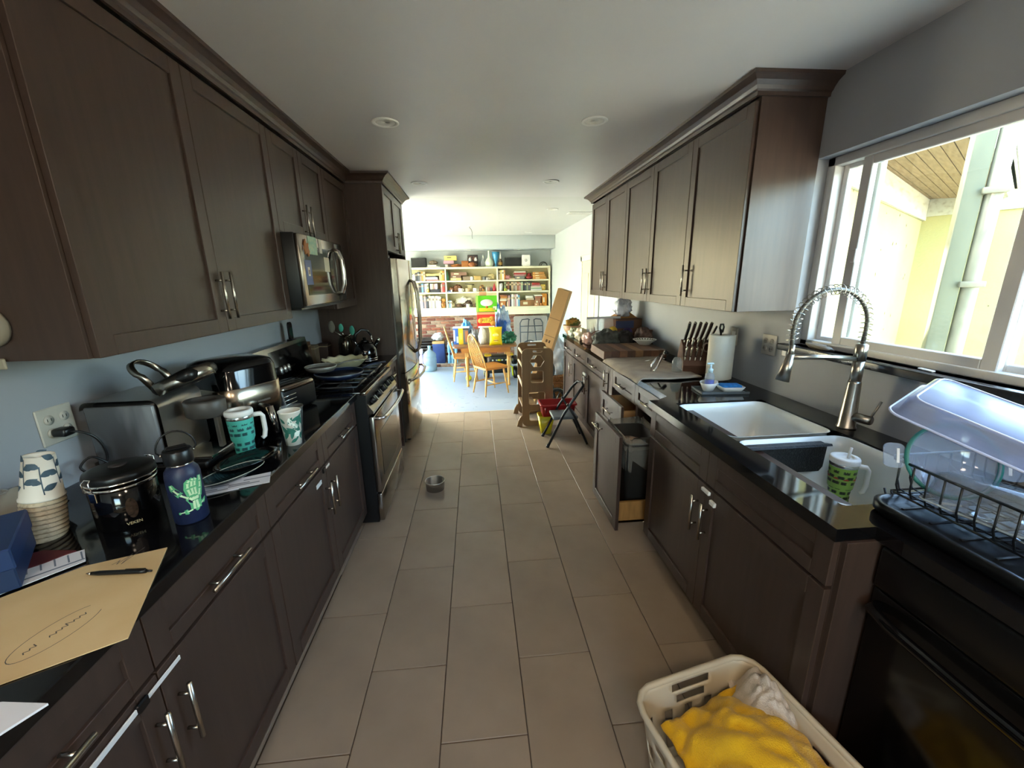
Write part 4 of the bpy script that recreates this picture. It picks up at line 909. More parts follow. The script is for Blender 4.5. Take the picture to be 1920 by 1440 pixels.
def wav(r, z, amp): return [((r+amp*math.cos(12*a))*math.cos(a), (r+amp*math.cos(12*a))*math.sin(a)*.9, z+amp*.8*math.cos(12*a)) for a in [2*PI*i/96 for i in range(96)]]
loft(b, [wav(.10, 0, 0), wav(.125, .02, .001), wav(.15, .05, .005), wav(.165, .056, .007), wav(.163, .060, .007), wav(.146, .054, .005), wav(.12, .022, .001), wav(.10, .006, 0)]); b.build('dish', mat('cream_ceramic', 'd6cfae', .3, color2='b7ad86', scale=9), wd_)
sp = thing('spoon_rest', 'tall black spoon rest standing on the range console', 'spoon rest', (-1.325, 3.03, 1.176), PI/2)
MB().prism(rrect(-.028, .028, 0, .13, .026, 6), -.006, .006, 'y').build('plate', m_gloss, sp); MB().box((-.03, -.02, 0), (.03, .02, .008), bev=.002).build('foot', m_black, sp)
# ---- on the worktop behind the range
kt = thing('kettle', 'black domed kettle with arched handle beside the refrigerator panel', 'kettle', (-.95, 3.53, CT), math.radians(35))
MB().lathe([(0, 0), (.085, 0), (.092, .01), (.096, .05), (.092, .10), (.07, .145), (.04, .165), (.0, .168)], 36).build('body', m_gloss, kt)
for z, r in ((.012, .0935), (.03, .0965)): MB().ring_shell([(r-.001, z-.003), (r+.002, z-.003), (r+.002, z+.003), (r-.001, z+.003)], 36).build('chrome_ring', m_chrome, kt)
MB().lathe([(0, .168), (.035, .165), (.03, .178), (.012, .182), (.014, .20), (0, .203)], 20).build('lid', m_gloss, kt)
MB().tube([(-.07, 0, .14), (-.085, 0, .18)], .006, 8).tube([(.07, 0, .14), (.06, 0, .215)], .006, 8).build('handle_post', m_chrome, kt)
MB().tube([(-.085, 0, .18), (-.07, 0, .235), (-.02, 0, .27), (.03, 0, .26), (.06, 0, .215)], .011, 10).build('handle', m_black, kt)
MB().tube([(.075, 0, .10), (.10, 0, .14), (.118, 0, .17)], [.022, .017, .012], 12).build('spout', m_gloss, kt); MB().tube([(.112, 0, .16), (.125, 0, .183)], [.015, .013], 12).build('spout_cap', m_chrome, kt)
cf = thing('carafe', 'dark insulated carafe holding utensils left of the kettle', 'carafe', (-1.13, 3.60, CT))
MB().lathe([(0, 0), (.055, 0), (.058, .005), (.058, .16), (.05, .185), (.042, .20), (.042, .215), (.038, .215), (.036, .19), (0, .19)], 30).build('body', mat('dark_chrome', '4a4339', .15, .9), cf)
MB().tube([(.05, 0, .18), (.085, 0, .17), (.09, 0, .10), (.058, 0, .06)], .009, 10).build('handle', m_black, cf)
def utensil(label, c, top, head, hexs, lean):
    t = thing('kitchen_utensil', label, 'utensil', c, 0, 'utensils in the carafe')
    MB().tube([(0, 0, 0), (lean[0], lean[1], top)], .005, 8).build('shaft', m_nickel, t)
    MB().blob((lean[0]*1.1, lean[1]*1.1, top+head*.6), (head*.55, head*.3, head), 2, .1).build('utensil_head', plain(hexs, .5), t)
utensil('teal spatula standing in the carafe', (-1.13, 3.595, CT+.20), .06, .035, '3f9d86', (-.02, .0)); utensil('teal scoop leaning out of the carafe', (-1.115, 3.61, CT+.20), .03, .04, '3a9380', (.04, .01)); utensil('clear ladle leaning from the carafe towards the wall', (-1.145, 3.61, CT+.20), .06, .05, '6b665a', (-.08, .0))
for i, (y, h, d, hexs, lab) in enumerate(((3.36, .20, .05, '5d3d25', 'brown wooden board leaning on the wall beside the range'), (3.47, .16, .07, '6a5842', 'tan cardboard spice box behind the carafe'), (3.70, .14, .09, '3b2a20', 'dark wooden recipe box in the corner by the tall panel'))):
    t = thing('pantry_box', lab, 'box', (LW+.004, y, CT), 0, 'boxes behind the carafe')
    MB().box((0, -.045, 0), (d, .045, h), bev=.003).build('box_body', plain(hexs, .6, var=.15), t); MB().box((-.001, -.046, h*.8), (d+.001, .046, h*.86)).build('label_band', plain('8b7a5c', .6), t)
# things hung on the end of the nearest left wall cabinet
hg = thing('hanging_cups', 'beige nested measuring cups hanging on the cabinet side, cut by the left frame edge', 'measuring cups', (-1.29, 1.204, 1.47))
for i, r in enumerate((.055, .045)):
    MB().ring_shell([(r, 0), (r, .006), (r*.92, .03), (r*.86, .03), (r*.9, .006)], 28, M=Matrix.Translation((0, -.004-i*.012, 0)) @ Matrix.Rotation(PI/2, 4, 'X')).build('cup', plain('8f8371', .5), hg)
MB().box((-.012, -.012, -.115), (.018, -.004, -.085), bev=.003).build('cup_handle', plain('9a927f', .4), hg)
# ---------------------------------------------------------------- things on the right worktop
m_fauc = mat('faucet_nickel', 'a8a296', .28, 1, var=.04, scale=30)
fc = thing('spring_faucet', 'tall brushed nickel spring faucet behind the sink', 'faucet', (1.605, 1.545, CT))
MB().lathe([(0, 0), (.036, 0), (.036, .006), (.033, .01), (.024, .20), (.023, .21), (0, .21)], 24).build('body', m_fauc, fc)
MB().lathe([(0, .205), (.0215, .205), (.0205, .30), (0, .30)], 24).build('column', m_fauc, fc); MB().lathe([(.0, .30), (.0225, .30), (.0225, .366), (.012, .372), (0, .372)], 24).build('spring_collar', m_fauc, fc)
arcp = [(0, 0, .36), (.004, 0, .43)]+[(-.157+.162*math.cos(a), .0, .44+.155*math.sin(a)) for a in [PI*i/16 for i in range(1, 16)]]+[(-.319, 0, .43), (-.318, 0, .395), (-.312, 0, .36)]
MB().tube(arcp, .0085, 10).build('hose', mat('faucet_hose', '6d685e', .4, .5), fc)
# open coil spring around the hose
def along(pts, t):
    L = [0]
    for a, b in zip(pts, pts[1:]): L.append(L[-1]+(Vector(b)-Vector(a)).length)
    s = t*L[-1]
    for k in range(len(pts)-1):
        if L[k+1] >= s or k == len(pts)-2:
            q = (s-L[k])/(L[k+1]-L[k]); a, b = Vector(pts[k]), Vector(pts[k+1]); return a.lerp(b, q), (b-a).normalized()
hel = []; turns = 30
for i in range(turns*10+1):
    t_ = .02+.93*i/(turns*10); p, d = along(arcp, t_); n = Vector((0, 1, 0)); bvec = d.cross(n); a = 2*PI*i/10
    hel.append(p+(n*math.cos(a)+bvec*math.sin(a))*.0205)
MB().tube(hel, .0017, 5).build('spring', m_fauc, fc)
MB().tube([(0, 0, .305), (-.15, 0, .318), (-.305, 0, .325)], [.012, .010, .012], 10).build('support_arm', m_fauc, fc)
MB().tube([(-.313, 0, .375), (-.314, 0, .325)], .011, 12).tube([(-.313, 0, .335), (-.335, 0, .225)], [.013, .027], 18).build('spray_head', m_fauc, fc)
MB().tube([(0, 0, .055), (.02, -.085, .058)], .019, 16).build('lever_hub', m_fauc, fc); MB().tube([(.022, -.075, .06), (.05, -.085, .14)], .0045, 8).build('lever', m_fauc, fc)
# black saddle over the sink divider
sd = thing('sink_saddle', 'black rubber saddle hung over the sink divider', 'sink saddle', (1.262, 1.497, .876))
m_rub = mat('black_rubber', '17191a', .55, color2='3b3f3f', scale=120, contrast=(.55, .8), bump=.4, bscale=150)
MB().box((-.19, -.045, 0), (.17, .03, .012), bev=.004).prism([(-.045, 0), (-.045, .012), (-.075, .02), (-.08, .012)], -.19, .17, 'x').build('top', m_rub, sd)
MB().prism([(-.19, .004), (.17, .004), (.165, -.09), (.15, -.11), (-.16, -.11), (-.18, -.09)], -.055, -.045, 'y').build('apron', m_rub, sd)
tumbler('tumbler', 'lime green printed tumbler with straw standing in the sink', (1.40, 1.325, .6865), -.35, '86ad45', '243018', prs, H=.20)
o = bpy.data.objects['tumbler.001']; dots = MB()
for a in range(9): wrap_strip(dots, [(a*.72+.1, .118), (a*.72+.32, .121), (a*.72+.5, .118)], [.001, .004, .001], .0447)
dots.build('printed_red_cars', plain('a33a2a', .4), o, recalc=False)
# soap tray
ty = thing('soap_tray', 'grey tray under the soap bowl and sponge dish', 'tray', (1.41, 2.18, CT), math.radians(-6))
MB().box((-.135, -.075, 0), (.135, .075, .006), bev=.002).box((-.135, -.075, .005), (-.129, .075, .014)).box((.129, -.075, .005), (.135, .075, .014)).box((-.135, -.075, .005), (.135, -.069, .014)).box((-.135, .069, .005), (.135, .075, .014)).build('tray_body', plain('5b6062', .4), ty)
m_wht = mat('white_ceramic', 'e2e0da', .3, var=.02)
bw_ = thing('soap_bowl', 'white boat-shaped bowl holding the blue soap bottle', 'bowl', (1.345, 2.19, CT+.0065), math.radians(40))
MB().ring_shell([(0, 0), (.032, 0), (.046, .03), (.055, .05), (.052, .05), (.042, .03), (.03, .006), (0, .006)], 28, sx=1.25, sy=.85).build('bowl', m_wht, bw_)
sb = thing('soap_bottle', 'clear pump bottle of blue soap in the white bowl', 'bottle', (1.35, 2.195, CT+.013))
MB().lathe([(0, 0), (.025, 0), (.027, .004), (.027, .075), (.022, .09), (.012, .098), (0, .098)], 24).build('bottle', clear('soap_clear', 'd5dde6', .05, .22), sb); MB().lathe([(0, .002), (.0255, .002), (.0255, .052), (0, .052)], 24).build('blue_soap', plain('2340c0', .3), sb)
MB().lathe([(0, .098), (.014, .098), (.015, .118), (.006, .124), (.006, .148), (0, .148)], 16).box((-.024, -.007, .146), (.016, .007, .156), bev=.003).build('pump', plain('c3dbe0', .35), sb)
sdh = thing('sponge_dish', 'white rectangular dish with a blue sponge on it', 'dish', (1.462, 2.165, CT+.0065), math.radians(-6))
b = MB()
def rz_(x, y, r, z): return [(p[0], p[1], z) for p in rrect(-x, x, -y, y, r)]
loft(b, [rz_(.05, .04, .012, 0), rz_(.066, .056, .015, .03), rz_(.063, .053, .013, .03), rz_(.048, .038, .01, .006)]); b.build('dish', m_wht, sdh)
o = MB().box((-.055, -.035, 0), (.055, .035, .022), bev=.008).build('sponge', mat('blue_sponge', '2d7ec4', .9, var=.15, scale=60, bump=.5, bscale=120)); tag(o, 'bright blue sponge lying in the white dish', 'sponge'); place(o, (1.462, 2.165, CT+.0135+.009), math.radians(-8))
# paper towel
pt = thing('paper_towel', 'roll of white paper towel on a black stand', 'paper towel', (1.535, 2.425, CT))
MB().lathe([(0, 0), (.075, 0), (.077, .006), (.072, .01), (0, .012)], 28).build('stand_base', m_black, pt); MB().tube([(0, 0, .01), (0, 0, .33)], .006, 8).tube([(.0, 0, .30), (-.012, 0, .34), (-.008, 0, .362), (.008, 0, .362), (.014, 0, .345), (.008, 0, .31)], .006, 8).build('stand_rod', m_black, pt)
MB().ring_shell([(.02, .013), (.064, .013), (.0655, .016), (.0655, .292), (.064, .295), (.02, .295)], 36).build('roll', mat('paper_towel_white', 'dedacd', .85, var=.03, bump=.15, bscale=90), pt)
b = MB(); b.grid(9, 2, lambda u, v: (.066*math.cos(-1.2+u*.9)+.02*u*u, .066*math.sin(-1.2+u*.9)-.012*u, .014+v*.282), True); b.build('loose_sheet', MATS['paper_towel_white'], pt)
# knife block
m_kblk = mat('block_wood', '5e3c2b', .5, var=.15, scale=6, stretch=(1, 1, 8)); m_khand = mat('knife_handle', '2a1512', .4, var=.1)
kb = thing('knife_block', 'wooden knife block full of dark-handled knives', 'knife block', (1.53, 2.70, CT), math.radians(-14))
MB().prism([(-.09, 0), (.085, 0), (.085, .10), (.02, .225), (-.045, .19), (-.10, .06)], -.095, .085, 'x').build('block', m_kblk, kb)
kd = Vector((0, -.28, .96)).normalized()
def knife(label, x, y, z, ln, M, lean, thick=.0135):
    t = thing('knife', label, 'knife', kb.matrix_basis @ Vector((x, y, z)), 0, 'knives in the block'); d = (Matrix.Rotation(math.radians(-14), 3, 'Z') @ Vector((lean, kd.y, kd.z))).normalized()
    MB().tube([d*-.05, d*.012], .006, 6).build('bolster', m_nickel, t)
    MB().tube([d*.01, d*(ln*.3), d*(ln*.8), d*ln], [thick*.8, thick, thick*1.05, thick*.85], 8, flat=.75).build('grip', M, t)
    MB().tube([d*(ln-.004), d*(ln+.004)], [thick*.9, thick*.5], 8).build('end_cap', m_nickel, t)
for i in range(5): knife('dark-handled knife in the top row of the block, %s from the left' % ORD(i), -.078+i*.033, -.01+.0*i, .222, .135, m_khand if i else m_black, .12+.02*i)
knife('slimmer black knife leaning out at the right of the block', .075, .0, .20, .135, m_black, .32, .009)
for i in range(4): knife('short steel steak knife in the upper steak row, %s from the left' % ORD(i), -.075+i*.034, -.055, .165, .085, m_nickel, .05, .008)
for i in range(4): knife('short steel steak knife in the lower steak row, %s from the left' % ORD(i), -.085+i*.034, -.085, .11, .085, m_nickel, .05, .008)
sc = thing('kitchen_scissors', 'kitchen scissors with pale loop handles in the knife block', 'scissors', kb.matrix_basis @ Vector((.055, -.07, .135)), math.radians(-14))
for dx, dz in ((-.005, .05), (.032, .035)): MB().tube([(dx+.020*math.cos(a), -.012, dz+.030*math.sin(a)) for a in [2*PI*i/18 for i in range(18)]], .0055, 8, closed=True).build('loop', plain('9c8579', .4), sc)
MB().tube([(.01, 0, .0), (.012, -.01, .025)], .006, 6).build('pivot', m_nickel, sc)
# drying mat and what lies on it
dm = MB(); m_mat = mat('drying_mat', 'b5a898', .9, color2='a3968a', scale=12, bump=.4, bscale=220)
def dmfn(u, v):
    x = 1.03+u*.44; y = 2.47+v*.74; n = .004*mnoise.noise(Vector((x*9, y*9, 1)))
    k = max(0, (1.062-x)); z = CT+.010+n-(k*2.6)**1.2*.55
    e = abs(u-.5)*2; 
    return (x+.012*math.sin(v*9)*(1-u)*.4+(.03*(v > .9)*u), y+.012*math.sin(u*8), z)
dm.grid(26, 34, dmfn); o = dm.build('drying_mat', m_mat); tag(o, 'beige dish drying mat draped over the worktop edge', 'mat'); sm = o.modifiers.new('thick', 'SOLIDIFY'); sm.thickness = .008; sm.offset = 1
tg = thing('serving_tongs', 'shiny steel tongs standing bent on the drying mat', 'tongs', (1.20, 2.66, CT+.02), math.radians(20))
MB().tube([(0, 0, .0), (.004, 0, .05), (.05, .01, .085), (.12, .03, .11), (.17, .045, .115)], [.006, .007, .009, .010, .007], 8, flat=.45).build('arm', m_chrome, tg); MB().tube([(.01, -.01, .0), (.06, .0, .03), (.13, .03, .095), (.17, .045, .11)], [.006, .007, .009, .007], 8, flat=.45).build('arm', m_chrome, tg)
MB().tube([(.165, .043, .116), (.20, .05, .10)], .014, 8).build('hinge', m_black, tg)
gl_ = thing('glass_jar', 'clear upturned jar beside the tongs on the drying mat', 'jar', (1.365, 2.62, CT+.022)); MB().ring_shell([(.036, 0), (.034, .07), (.02, .10), (.0, .10), (0, .097), (.018, .097), (.031, .068), (.033, 0)], 22).build('jar', m_clear, gl_)
ck_ = thing('measuring_spoon', 'thin steel measuring spoon lying near the knife block', 'spoon', (1.31, 3.02, CT+.02), math.radians(14)); MB().tube([(0, 0, 0), (.16, 0, .006)], .005, 6, flat=.5).build('handle', m_chrome, ck_); MB().lathe([(0, 0), (.02, .002), (.024, .012), (.022, .012), (.016, .004), (0, .003)], 16, c=(.18, 0, -.002)).build('spoon_bowl', m_chrome, ck_)
# butcher block
cbd = thing('cutting_board', 'thick walnut butcher block on the right worktop', 'cutting board', (1.31, 3.415, CT+.001), math.radians(-1.5))
for i in range(8):
    h_ = ('6a4630', '5a3926', '7b5338', '4f3222', '84603f', '5e3d29', '6f4a32', '583724')[i]
    MB().box((-.265+i*.06625, -.21, 0), (-.265+(i+1)*.06625-.0006, .21, .068), bev=.0015).build('wood_strip', mat('walnut_%d' % i, h_, .45, var=.14, scale=7, stretch=(3, .6, 3)), cbd)
pb = thing('patterned_bowl', 'white bowl with black patterned rim on the butcher block', 'bowl', (1.50, 3.50, CT+.0695))
MB().ring_shell([(0, 0), (.045, 0), (.075, .03), (.10, .045), (.103, .048), (.098, .048), (.07, .032), (.04, .006), (0, .006)], 30).build('bowl', m_wht, pb)
dp = MB()
for i in range(22):
    a = 2*PI*i/22; M = Matrix.Rotation(a, 4, 'Z') @ Matrix.Translation((.084, 0, .0405)) @ Matrix.Rotation(math.radians(-33), 4, 'Y')
    dp.prism([(-.012, -.004), (0, .006), (.012, -.003), (0, -.009)], 0, .001, 'z', M)
dp.build('rim_pattern', plain('2c2a28', .5), pb, recalc=False)
# heap at the far end of the worktop
def lump(name, label, cat, c, r, M, seed, amp=.3, freq=2.5, group=None, n=44, m=26, rz=0):
    o = MB().blob((0, 0, r[2]*.8), r, seed, amp, freq, n, m, flat=0).build(name, M); tag(o, label, cat, group); place(o, c, rz); return o
m_film = lambda n, h, a=.55: clear(n, h, .12, a)
lump('grey_bag', 'dark grey crumpled bag behind the butcher block', 'bag', (1.24, 3.79, CT), (.13, .11, .10), mat('grey_cloth', '63645e', .8, var=.3, scale=14), 1)
lump('black_bag', 'black crumpled cloth bag with white zip pulls behind the board', 'bag', (1.43, 3.80, CT), (.09, .10, .09), mat('black_cloth', '3b3533', .8, var=.3, scale=14), 2)
lump('brown_bag', 'brown knitted bundle at the wall behind the patterned bowl', 'bundle', (1.60, 3.76, CT), (.08, .12, .11), mat('brown_cloth', '6d5349', .9, var=.3, scale=20, bump=.5, bscale=80), 4)
lump('bread_bag', 'pink and white bread bag at the worktop edge', 'bag', (1.16, 4.06, CT), (.085, .13, .07), m_film('bread_film', 'd8a99a', .75), 6, .25)
lump('chip_bag', 'cream snack bag lying at the end of the worktop', 'bag', (1.15, 4.34, CT), (.08, .12, .075), mat('cream_film', 'cdbfa0', .35, color2='b97f62', scale=9, contrast=(.5, .6)), 7, .3)
lump('lettuce_bag', 'clear bag of greens hanging over the worktop corner', 'bag', (1.13, 4.60, CT), (.07, .11, .06), mat('greens_film', '8f9468', .35, color2='d8d6c4', scale=12), 8, .35)
o = thing('snack_bowl', 'orange bowl with an open snack bag in it', 'bowl', (1.14, 4.78, CT)); MB().ring_shell([(0, 0), (.05, 0), (.09, .06), (.11, .12), (.106, .12), (.085, .06), (.045, .006), (0, .006)], 26).build('bowl', plain('c99a74', .5), o)
lump('foil_bag', 'yellow and green foil snack bag standing in the orange bowl', 'bag', (1.15, 4.79, CT+.10), (.085, .05, .055), mat('foil_print', 'b98a3c', .3, .2, color2='5c6d35', scale=9, contrast=(.45, .55)), 9, .3)
bx2 = thing('cardboard_box', 'brown open cardboard box against the wall at the far worktop end', 'box', (1.53, 4.16, CT), math.radians(4)); m_card = mat('cardboard', 'a9763f', .8, var=.1, scale=6); m_cardd = mat('dark_cardboard', '6b4733', .8, var=.1)
MB().box((-.14, -.16, 0), (.14, .16, .25), bev=.003).build('carton', m_cardd, bx2); MB().box((-.141, -.163, .16), (.05, -.16, .235)).build('blue_label', plain('3b4266', .5), bx2); MB().prism([(-.14, .25), (-.05, .30), (.0, .27), (.05, .31), (.14, .25)], -.05, .05, 'y').build('torn_flap', m_card, bx2)
zb = thing('freezer_bag', 'big clear zip bag with blue stripe leaning on the cardboard box', 'bag', (1.30, 4.02, CT), math.radians(3)); MB().grid(9, 9, lambda u, v: (-.18+u*.36, .02+.03*v-.03*math.sin(PI*u)*math.sin(PI*v), .02+v*.25), True).build('front_film', m_film('zip_film', 'cfd2d6', .6), zb); MB().box((-.18, .045, .255), (.18, .055, .275), bev=.002).build('zip_strip', plain('d7d9dd', .4), zb); MB().tube([(-.07+.11*math.cos(a), -.008, .03+.11*math.sin(a)) for a in [PI*i/12 for i in range(4, 13)]], .004, 6).build('brown_cord', plain('7a5442', .6), zb)
lump('plastic_bag', 'knotted white and blue plastic bag on top of the cardboard box', 'bag', (1.52, 4.14, CT+.268), (.09, .09, .10), m_film('white_film', 'dfe0ea', .6), 11, .35)
o = MB().blob((0, 0, .04), (.042, .04, .038), 3, .06).build('lemon', mat('lemon_yellow', 'd9b23c', .5)); tag(o, 'yellow lemon on the heap behind the board', 'lemon'); place(o, (1.36, 3.95, CT+.11))
o = MB().blob((0, 0, .045), (.055, .045, .035), 8, .25).build('purple_packet', plain('3f2a63', .4)); tag(o, 'dark purple packet on the heap behind the board', 'packet'); place(o, (1.50, 3.93, CT+.09))
o = MB().lathe([(0, 0), (.022, 0), (.024, .07), (.012, .095), (.01, .12), (0, .122)], 16).build('sauce_bottle', plain('c58a2e', .35)); tag(o, 'small amber bottle with black cap behind the zip bag', 'bottle'); place(o, (1.33, 4.50, CT+.0))
# things on the window sill
o = MB().blob((0, 0, .012), (.09, .025, .014), 5, .4, 4, 20, 10, flat=0).build('cloth_scrap', plain('8f8577', .7, var=.2)); tag(o, 'crumpled pale rag on the window sill', 'rag'); place(o, (1.70, 1.86, WZ0+.001), PI/2-.1)
o = MB().box((-.03, -.008, 0), (.03, .008, .006), bev=.002).build('sill_clip', m_white); tag(o, 'small white clip on the window sill right of the faucet', 'clip'); place(o, (1.70, 1.36, WZ0+.001), 1.4)
# ---------------------------------------------------------------- dish rack corner
db = thing('drain_board', 'black plastic drain board under the dish rack', 'drain board', (1.36, .62, CT+.0005))
b = MB(); R2 = lambda x, y, r, z: [(p[0], p[1], z) for p in rrect(-x, x, -y, y, r, 5)]
loft(b, [R2(.255, .33, .05, 0), R2(.265, .34, .055, .012), R2(.265, .34, .055, .034), R2(.255, .33, .05, .038), R2(.245, .32, .045, .030), R2(.24, .315, .04, .016)]); b.build('board', mat('drain_black', '0e0f10', .32, var=.1), db)
for i in range(9): MB().box((-.20, -.28+i*.07, .016), (.20, -.272+i*.07, .02), bev=.001).build('rib', MATS['drain_black'], db)
rk = thing('dish_rack', 'black wire dish rack on the drain board', 'dish rack', (1.165, .975, CT+.022)); X1, Y1 = .40, -.66     # local x to the wall, -y to the camera
m_wire = mat('black_wire', '14181c', .35, var=.1)
rimz, bz = .125, .022
MB().tube([(0, -.02, rimz), (0, Y1, rimz), (X1, Y1, rimz), (X1, 0, rimz), (.02, 0, rimz), (0, -.02, rimz)], .004, 8).build('top_rim', m_wire, rk)
MB().tube([(.015, -.015, bz), (.015, Y1+.015, bz), (X1-.015, Y1+.015, bz), (X1-.015, -.015, bz), (.015, -.015, bz)], .003, 6).build('bottom_frame', m_wire, rk)
wm = None
for i in range(17):
    y = -.035-i*.037
    q = MB().tube([(0, y, rimz), (.002, y, bz+.03), (.012, y, bz+.006), (.04, y, bz), (X1-.04, y, bz), (X1-.012, y, bz+.006), (X1-.002, y, bz+.03), (X1, y, rimz)], .0026, 6).build('wire', m_wire, rk)
for i in range(9):
    x = .04+i*.04; MB().tube([(x, 0, rimz), (x, -.004, bz+.03), (x, -.015, bz+.004), (x, -.04, bz), (x, Y1+.04, bz), (x, Y1, rimz)], .0026, 6).build('wire', m_wire, rk)
for x, y in ((.01, -.02), (.01, Y1+.02), (X1-.01, -.02), (X1-.01, Y1+.02)): MB().tube([(x, y, bz), (x, y-.012, .004), (x, y+.012, .004), (x, y+.02, bz)], .003, 6).build('foot', m_wire, rk)
m_blueclear = clear('bluish_plastic', 'a9bcf0', .3, .42, 1.18); m_clearlid = clear('clear_lid', 'c5d6ee', .05, .30); m_tealg = plain('2f7f78', .45)
# big translucent bin lid lying tilted over the rack
P1, P2 = Vector((1.125, .955, 1.20)), Vector((1.335, 1.05, 1.235)); ex = (P2-P1).normalized(); ey = Vector((.16, -.86, -.30)); ey = (ey-ex*ey.dot(ex)).normalized(); ez = ex.cross(-ey).normalized()
bl = thing('storage_bin', 'large bluish translucent storage bin tipped over the dish rack', 'storage bin'); bl.matrix_world = Matrix(((ex.x, -ey.x, ez.x, P1.x), (ex.y, -ey.y, ez.y, P1.y), (ex.z, -ey.z, ez.z, P1.z), (0, 0, 0, 1)))
WL, LL = .23, .56
b = MB(); R3 = lambda i, r, z: [(p[0], p[1], z) for p in rrect(i, WL-i, -LL+i, -i, r, 5)]
loft(b, [R3(-.014, .03, 0), R3(-.014, .03, .006), R3(.0, .028, .006), R3(.004, .028, .045), R3(.014, .025, .052)], (False, True)); b.build('shell', m_blueclear, bl)
MB().tube([(p[0], p[1], .003) for p in rrect(-.014, WL+.014, -LL-.014, .014, .03, 5)], .0035, 6, closed=True).build('rim_bead', plain('c9d3f4', .25), bl)
MB().tube([(p[0], p[1], .052) for p in rrect(.016, WL-.016, -LL+.016, -.016, .025, 5)], .0025, 6, closed=True).build('top_bead', plain('d4dcf6', .25), bl)
MB().box((-.02, -.33, .004), (.03, -.27, .012), bev=.003).build('clip', plain('cfd0da', .3), bl)
def lidthing(label, loc, rot, r, ringm):
    t = thing('container_lid', label, 'lid', loc, 0, 'container lids in the dish rack', rot)
    MB().lathe([(0, 0), (r*.9, 0), (r, .004), (r, .014), (r*.93, .016), (r*.9, .006), (0, .006)], 36).build('disc', m_clearlid, t)
    MB().tube([(r*.97*math.cos(2*PI*i/36), r*.97*math.sin(2*PI*i/36), .010) for i in range(36)], .006, 8, closed=True).build('gasket', ringm, t)
    for a in (0, PI/2, PI, 1.5*PI):
        M = Matrix.Rotation(a, 4, 'Z'); MB().prism(rrect(r, r+.045, -.034, .034, .014), .0, .008, 'z', M).build('locking_tab', m_clearlid, t); MB().box((r+.012, -.02, .008), (r+.018, .02, .0095), M).build('tab_slot', plain('e9eef4', .3), t)
    return t
lidthing('round clear container lid with teal gasket standing in the dish rack', (1.255, .895, 1.075), Vector((-.42, -.82, .38)).to_track_quat('Z', 'Y').to_euler(), .098, m_tealg)
def sqlid(label, loc, rot, w_, h_):
    t = thing('container_lid', label, 'lid', loc, 0, 'container lids in the dish rack', rot); b = MB(); R4 = lambda i, r, z: [(p[0], p[1], z) for p in rrect(-w_/2+i, w_/2-i, -h_/2+i, h_/2-i, r, 4)]
    loft(b, [R4(0, .02, 0), R4(0, .02, .014), R4(.008, .016, .014), R4(.012, .014, .005)]); b.build('panel', m_clearlid, t); MB().tube([(p[0], p[1], .012) for p in rrect(-w_/2+.005, w_/2-.005, -h_/2+.005, h_/2-.005, .016, 4)], .0045, 6, closed=True).build('gasket', plain('6f8a8e', .4), t)
sqlid('rectangular clear lid with grey gasket leaning in the dish rack', (1.33, .60, 1.06), (math.radians(70), math.radians(12), math.radians(60)), .22, .17); sqlid('square clear lid at the wall side of the dish rack', (1.45, .66, 1.05), (math.radians(76), 0, math.radians(75)), .19, .16)
def tub(label, loc, rot, w_, h_, d_):
    t = thing('food_container', label, 'container', loc, 0, 'glass containers in the dish rack', rot); b = MB(); R5 = lambda i, r, z: [(p[0], p[1], z) for p in rrect(-w_/2+i, w_/2-i, -h_/2+i, h_/2-i, r, 4)]
    loft(b, [R5(.012, .02, 0), R5(.002, .022, d_), R5(-.004, .024, d_), R5(-.004, .024, d_+.006), R5(.006, .02, d_+.006), R5(.016, .018, .005)]); b.build('tub', clear('food_glass', 'c3cdd2', .02, .16), t); MB().tube([(p[0], p[1], d_+.004) for p in rrect(-w_/2-.002, w_/2+.002, -h_/2-.002, h_/2+.002, .024, 4)], .003, 6, closed=True).build('rim', plain('aab4ba', .15), t)
tub('upturned clear glass container at the front of the dish rack', (1.26, .80, 1.055), (PI, math.radians(8), math.radians(12)), .15, .19, .075); tub('clear glass container lying in the near part of the dish rack', (1.30, .50, 1.045), (math.radians(170), 0, math.radians(-10)), .16, .18, .07)
for i, (x, y, a) in enumerate(((1.24, .63, .3), (1.29, .69, .8), (1.22, .74, 1.4), (1.33, .70, 2.2), (1.38, .76, .1))):
    t = thing('cutlery_piece', 'steel cutlery lying in the rack bottom, %s from the near end' % ORD(i), 'cutlery', (x, y, CT+.058), a, 'cutlery in the dish rack'); MB().tube([(-.07, 0, 0), (.03, 0, .003)], .0045, 6, flat=.5).build('handle', m_chrome, t); MB().lathe([(0, 0), (.014, .002), (.018, .008), (.016, .008), (.012, .004), (0, .003)], 14, c=(.046, 0, 0), sx=1.4).build('spoon_bowl', m_chrome, t)
# ---------------------------------------------------------------- floor things of the kitchen
bo = thing('pet_bowl', 'small stainless pet bowl on the tiles', 'pet bowl', (-.365, 2.905, 0)); MB().ring_shell([(0, .003), (.058, .003), (.066, 0), (.069, 0), (.074, .066), (.078, .070), (.077, .073), (.070, .071), (.062, .014), (0, .012)], 40).build('bowl', mat('bowl_steel', 'cfcac0', .25, .92, var=.05, scale=30), bo); MB().tube([(.0755*math.cos(2*PI*i/40), .0755*math.sin(2*PI*i/40), .0715) for i in range(40)], .0026, 6, closed=True).build('rim', m_chrome, bo)
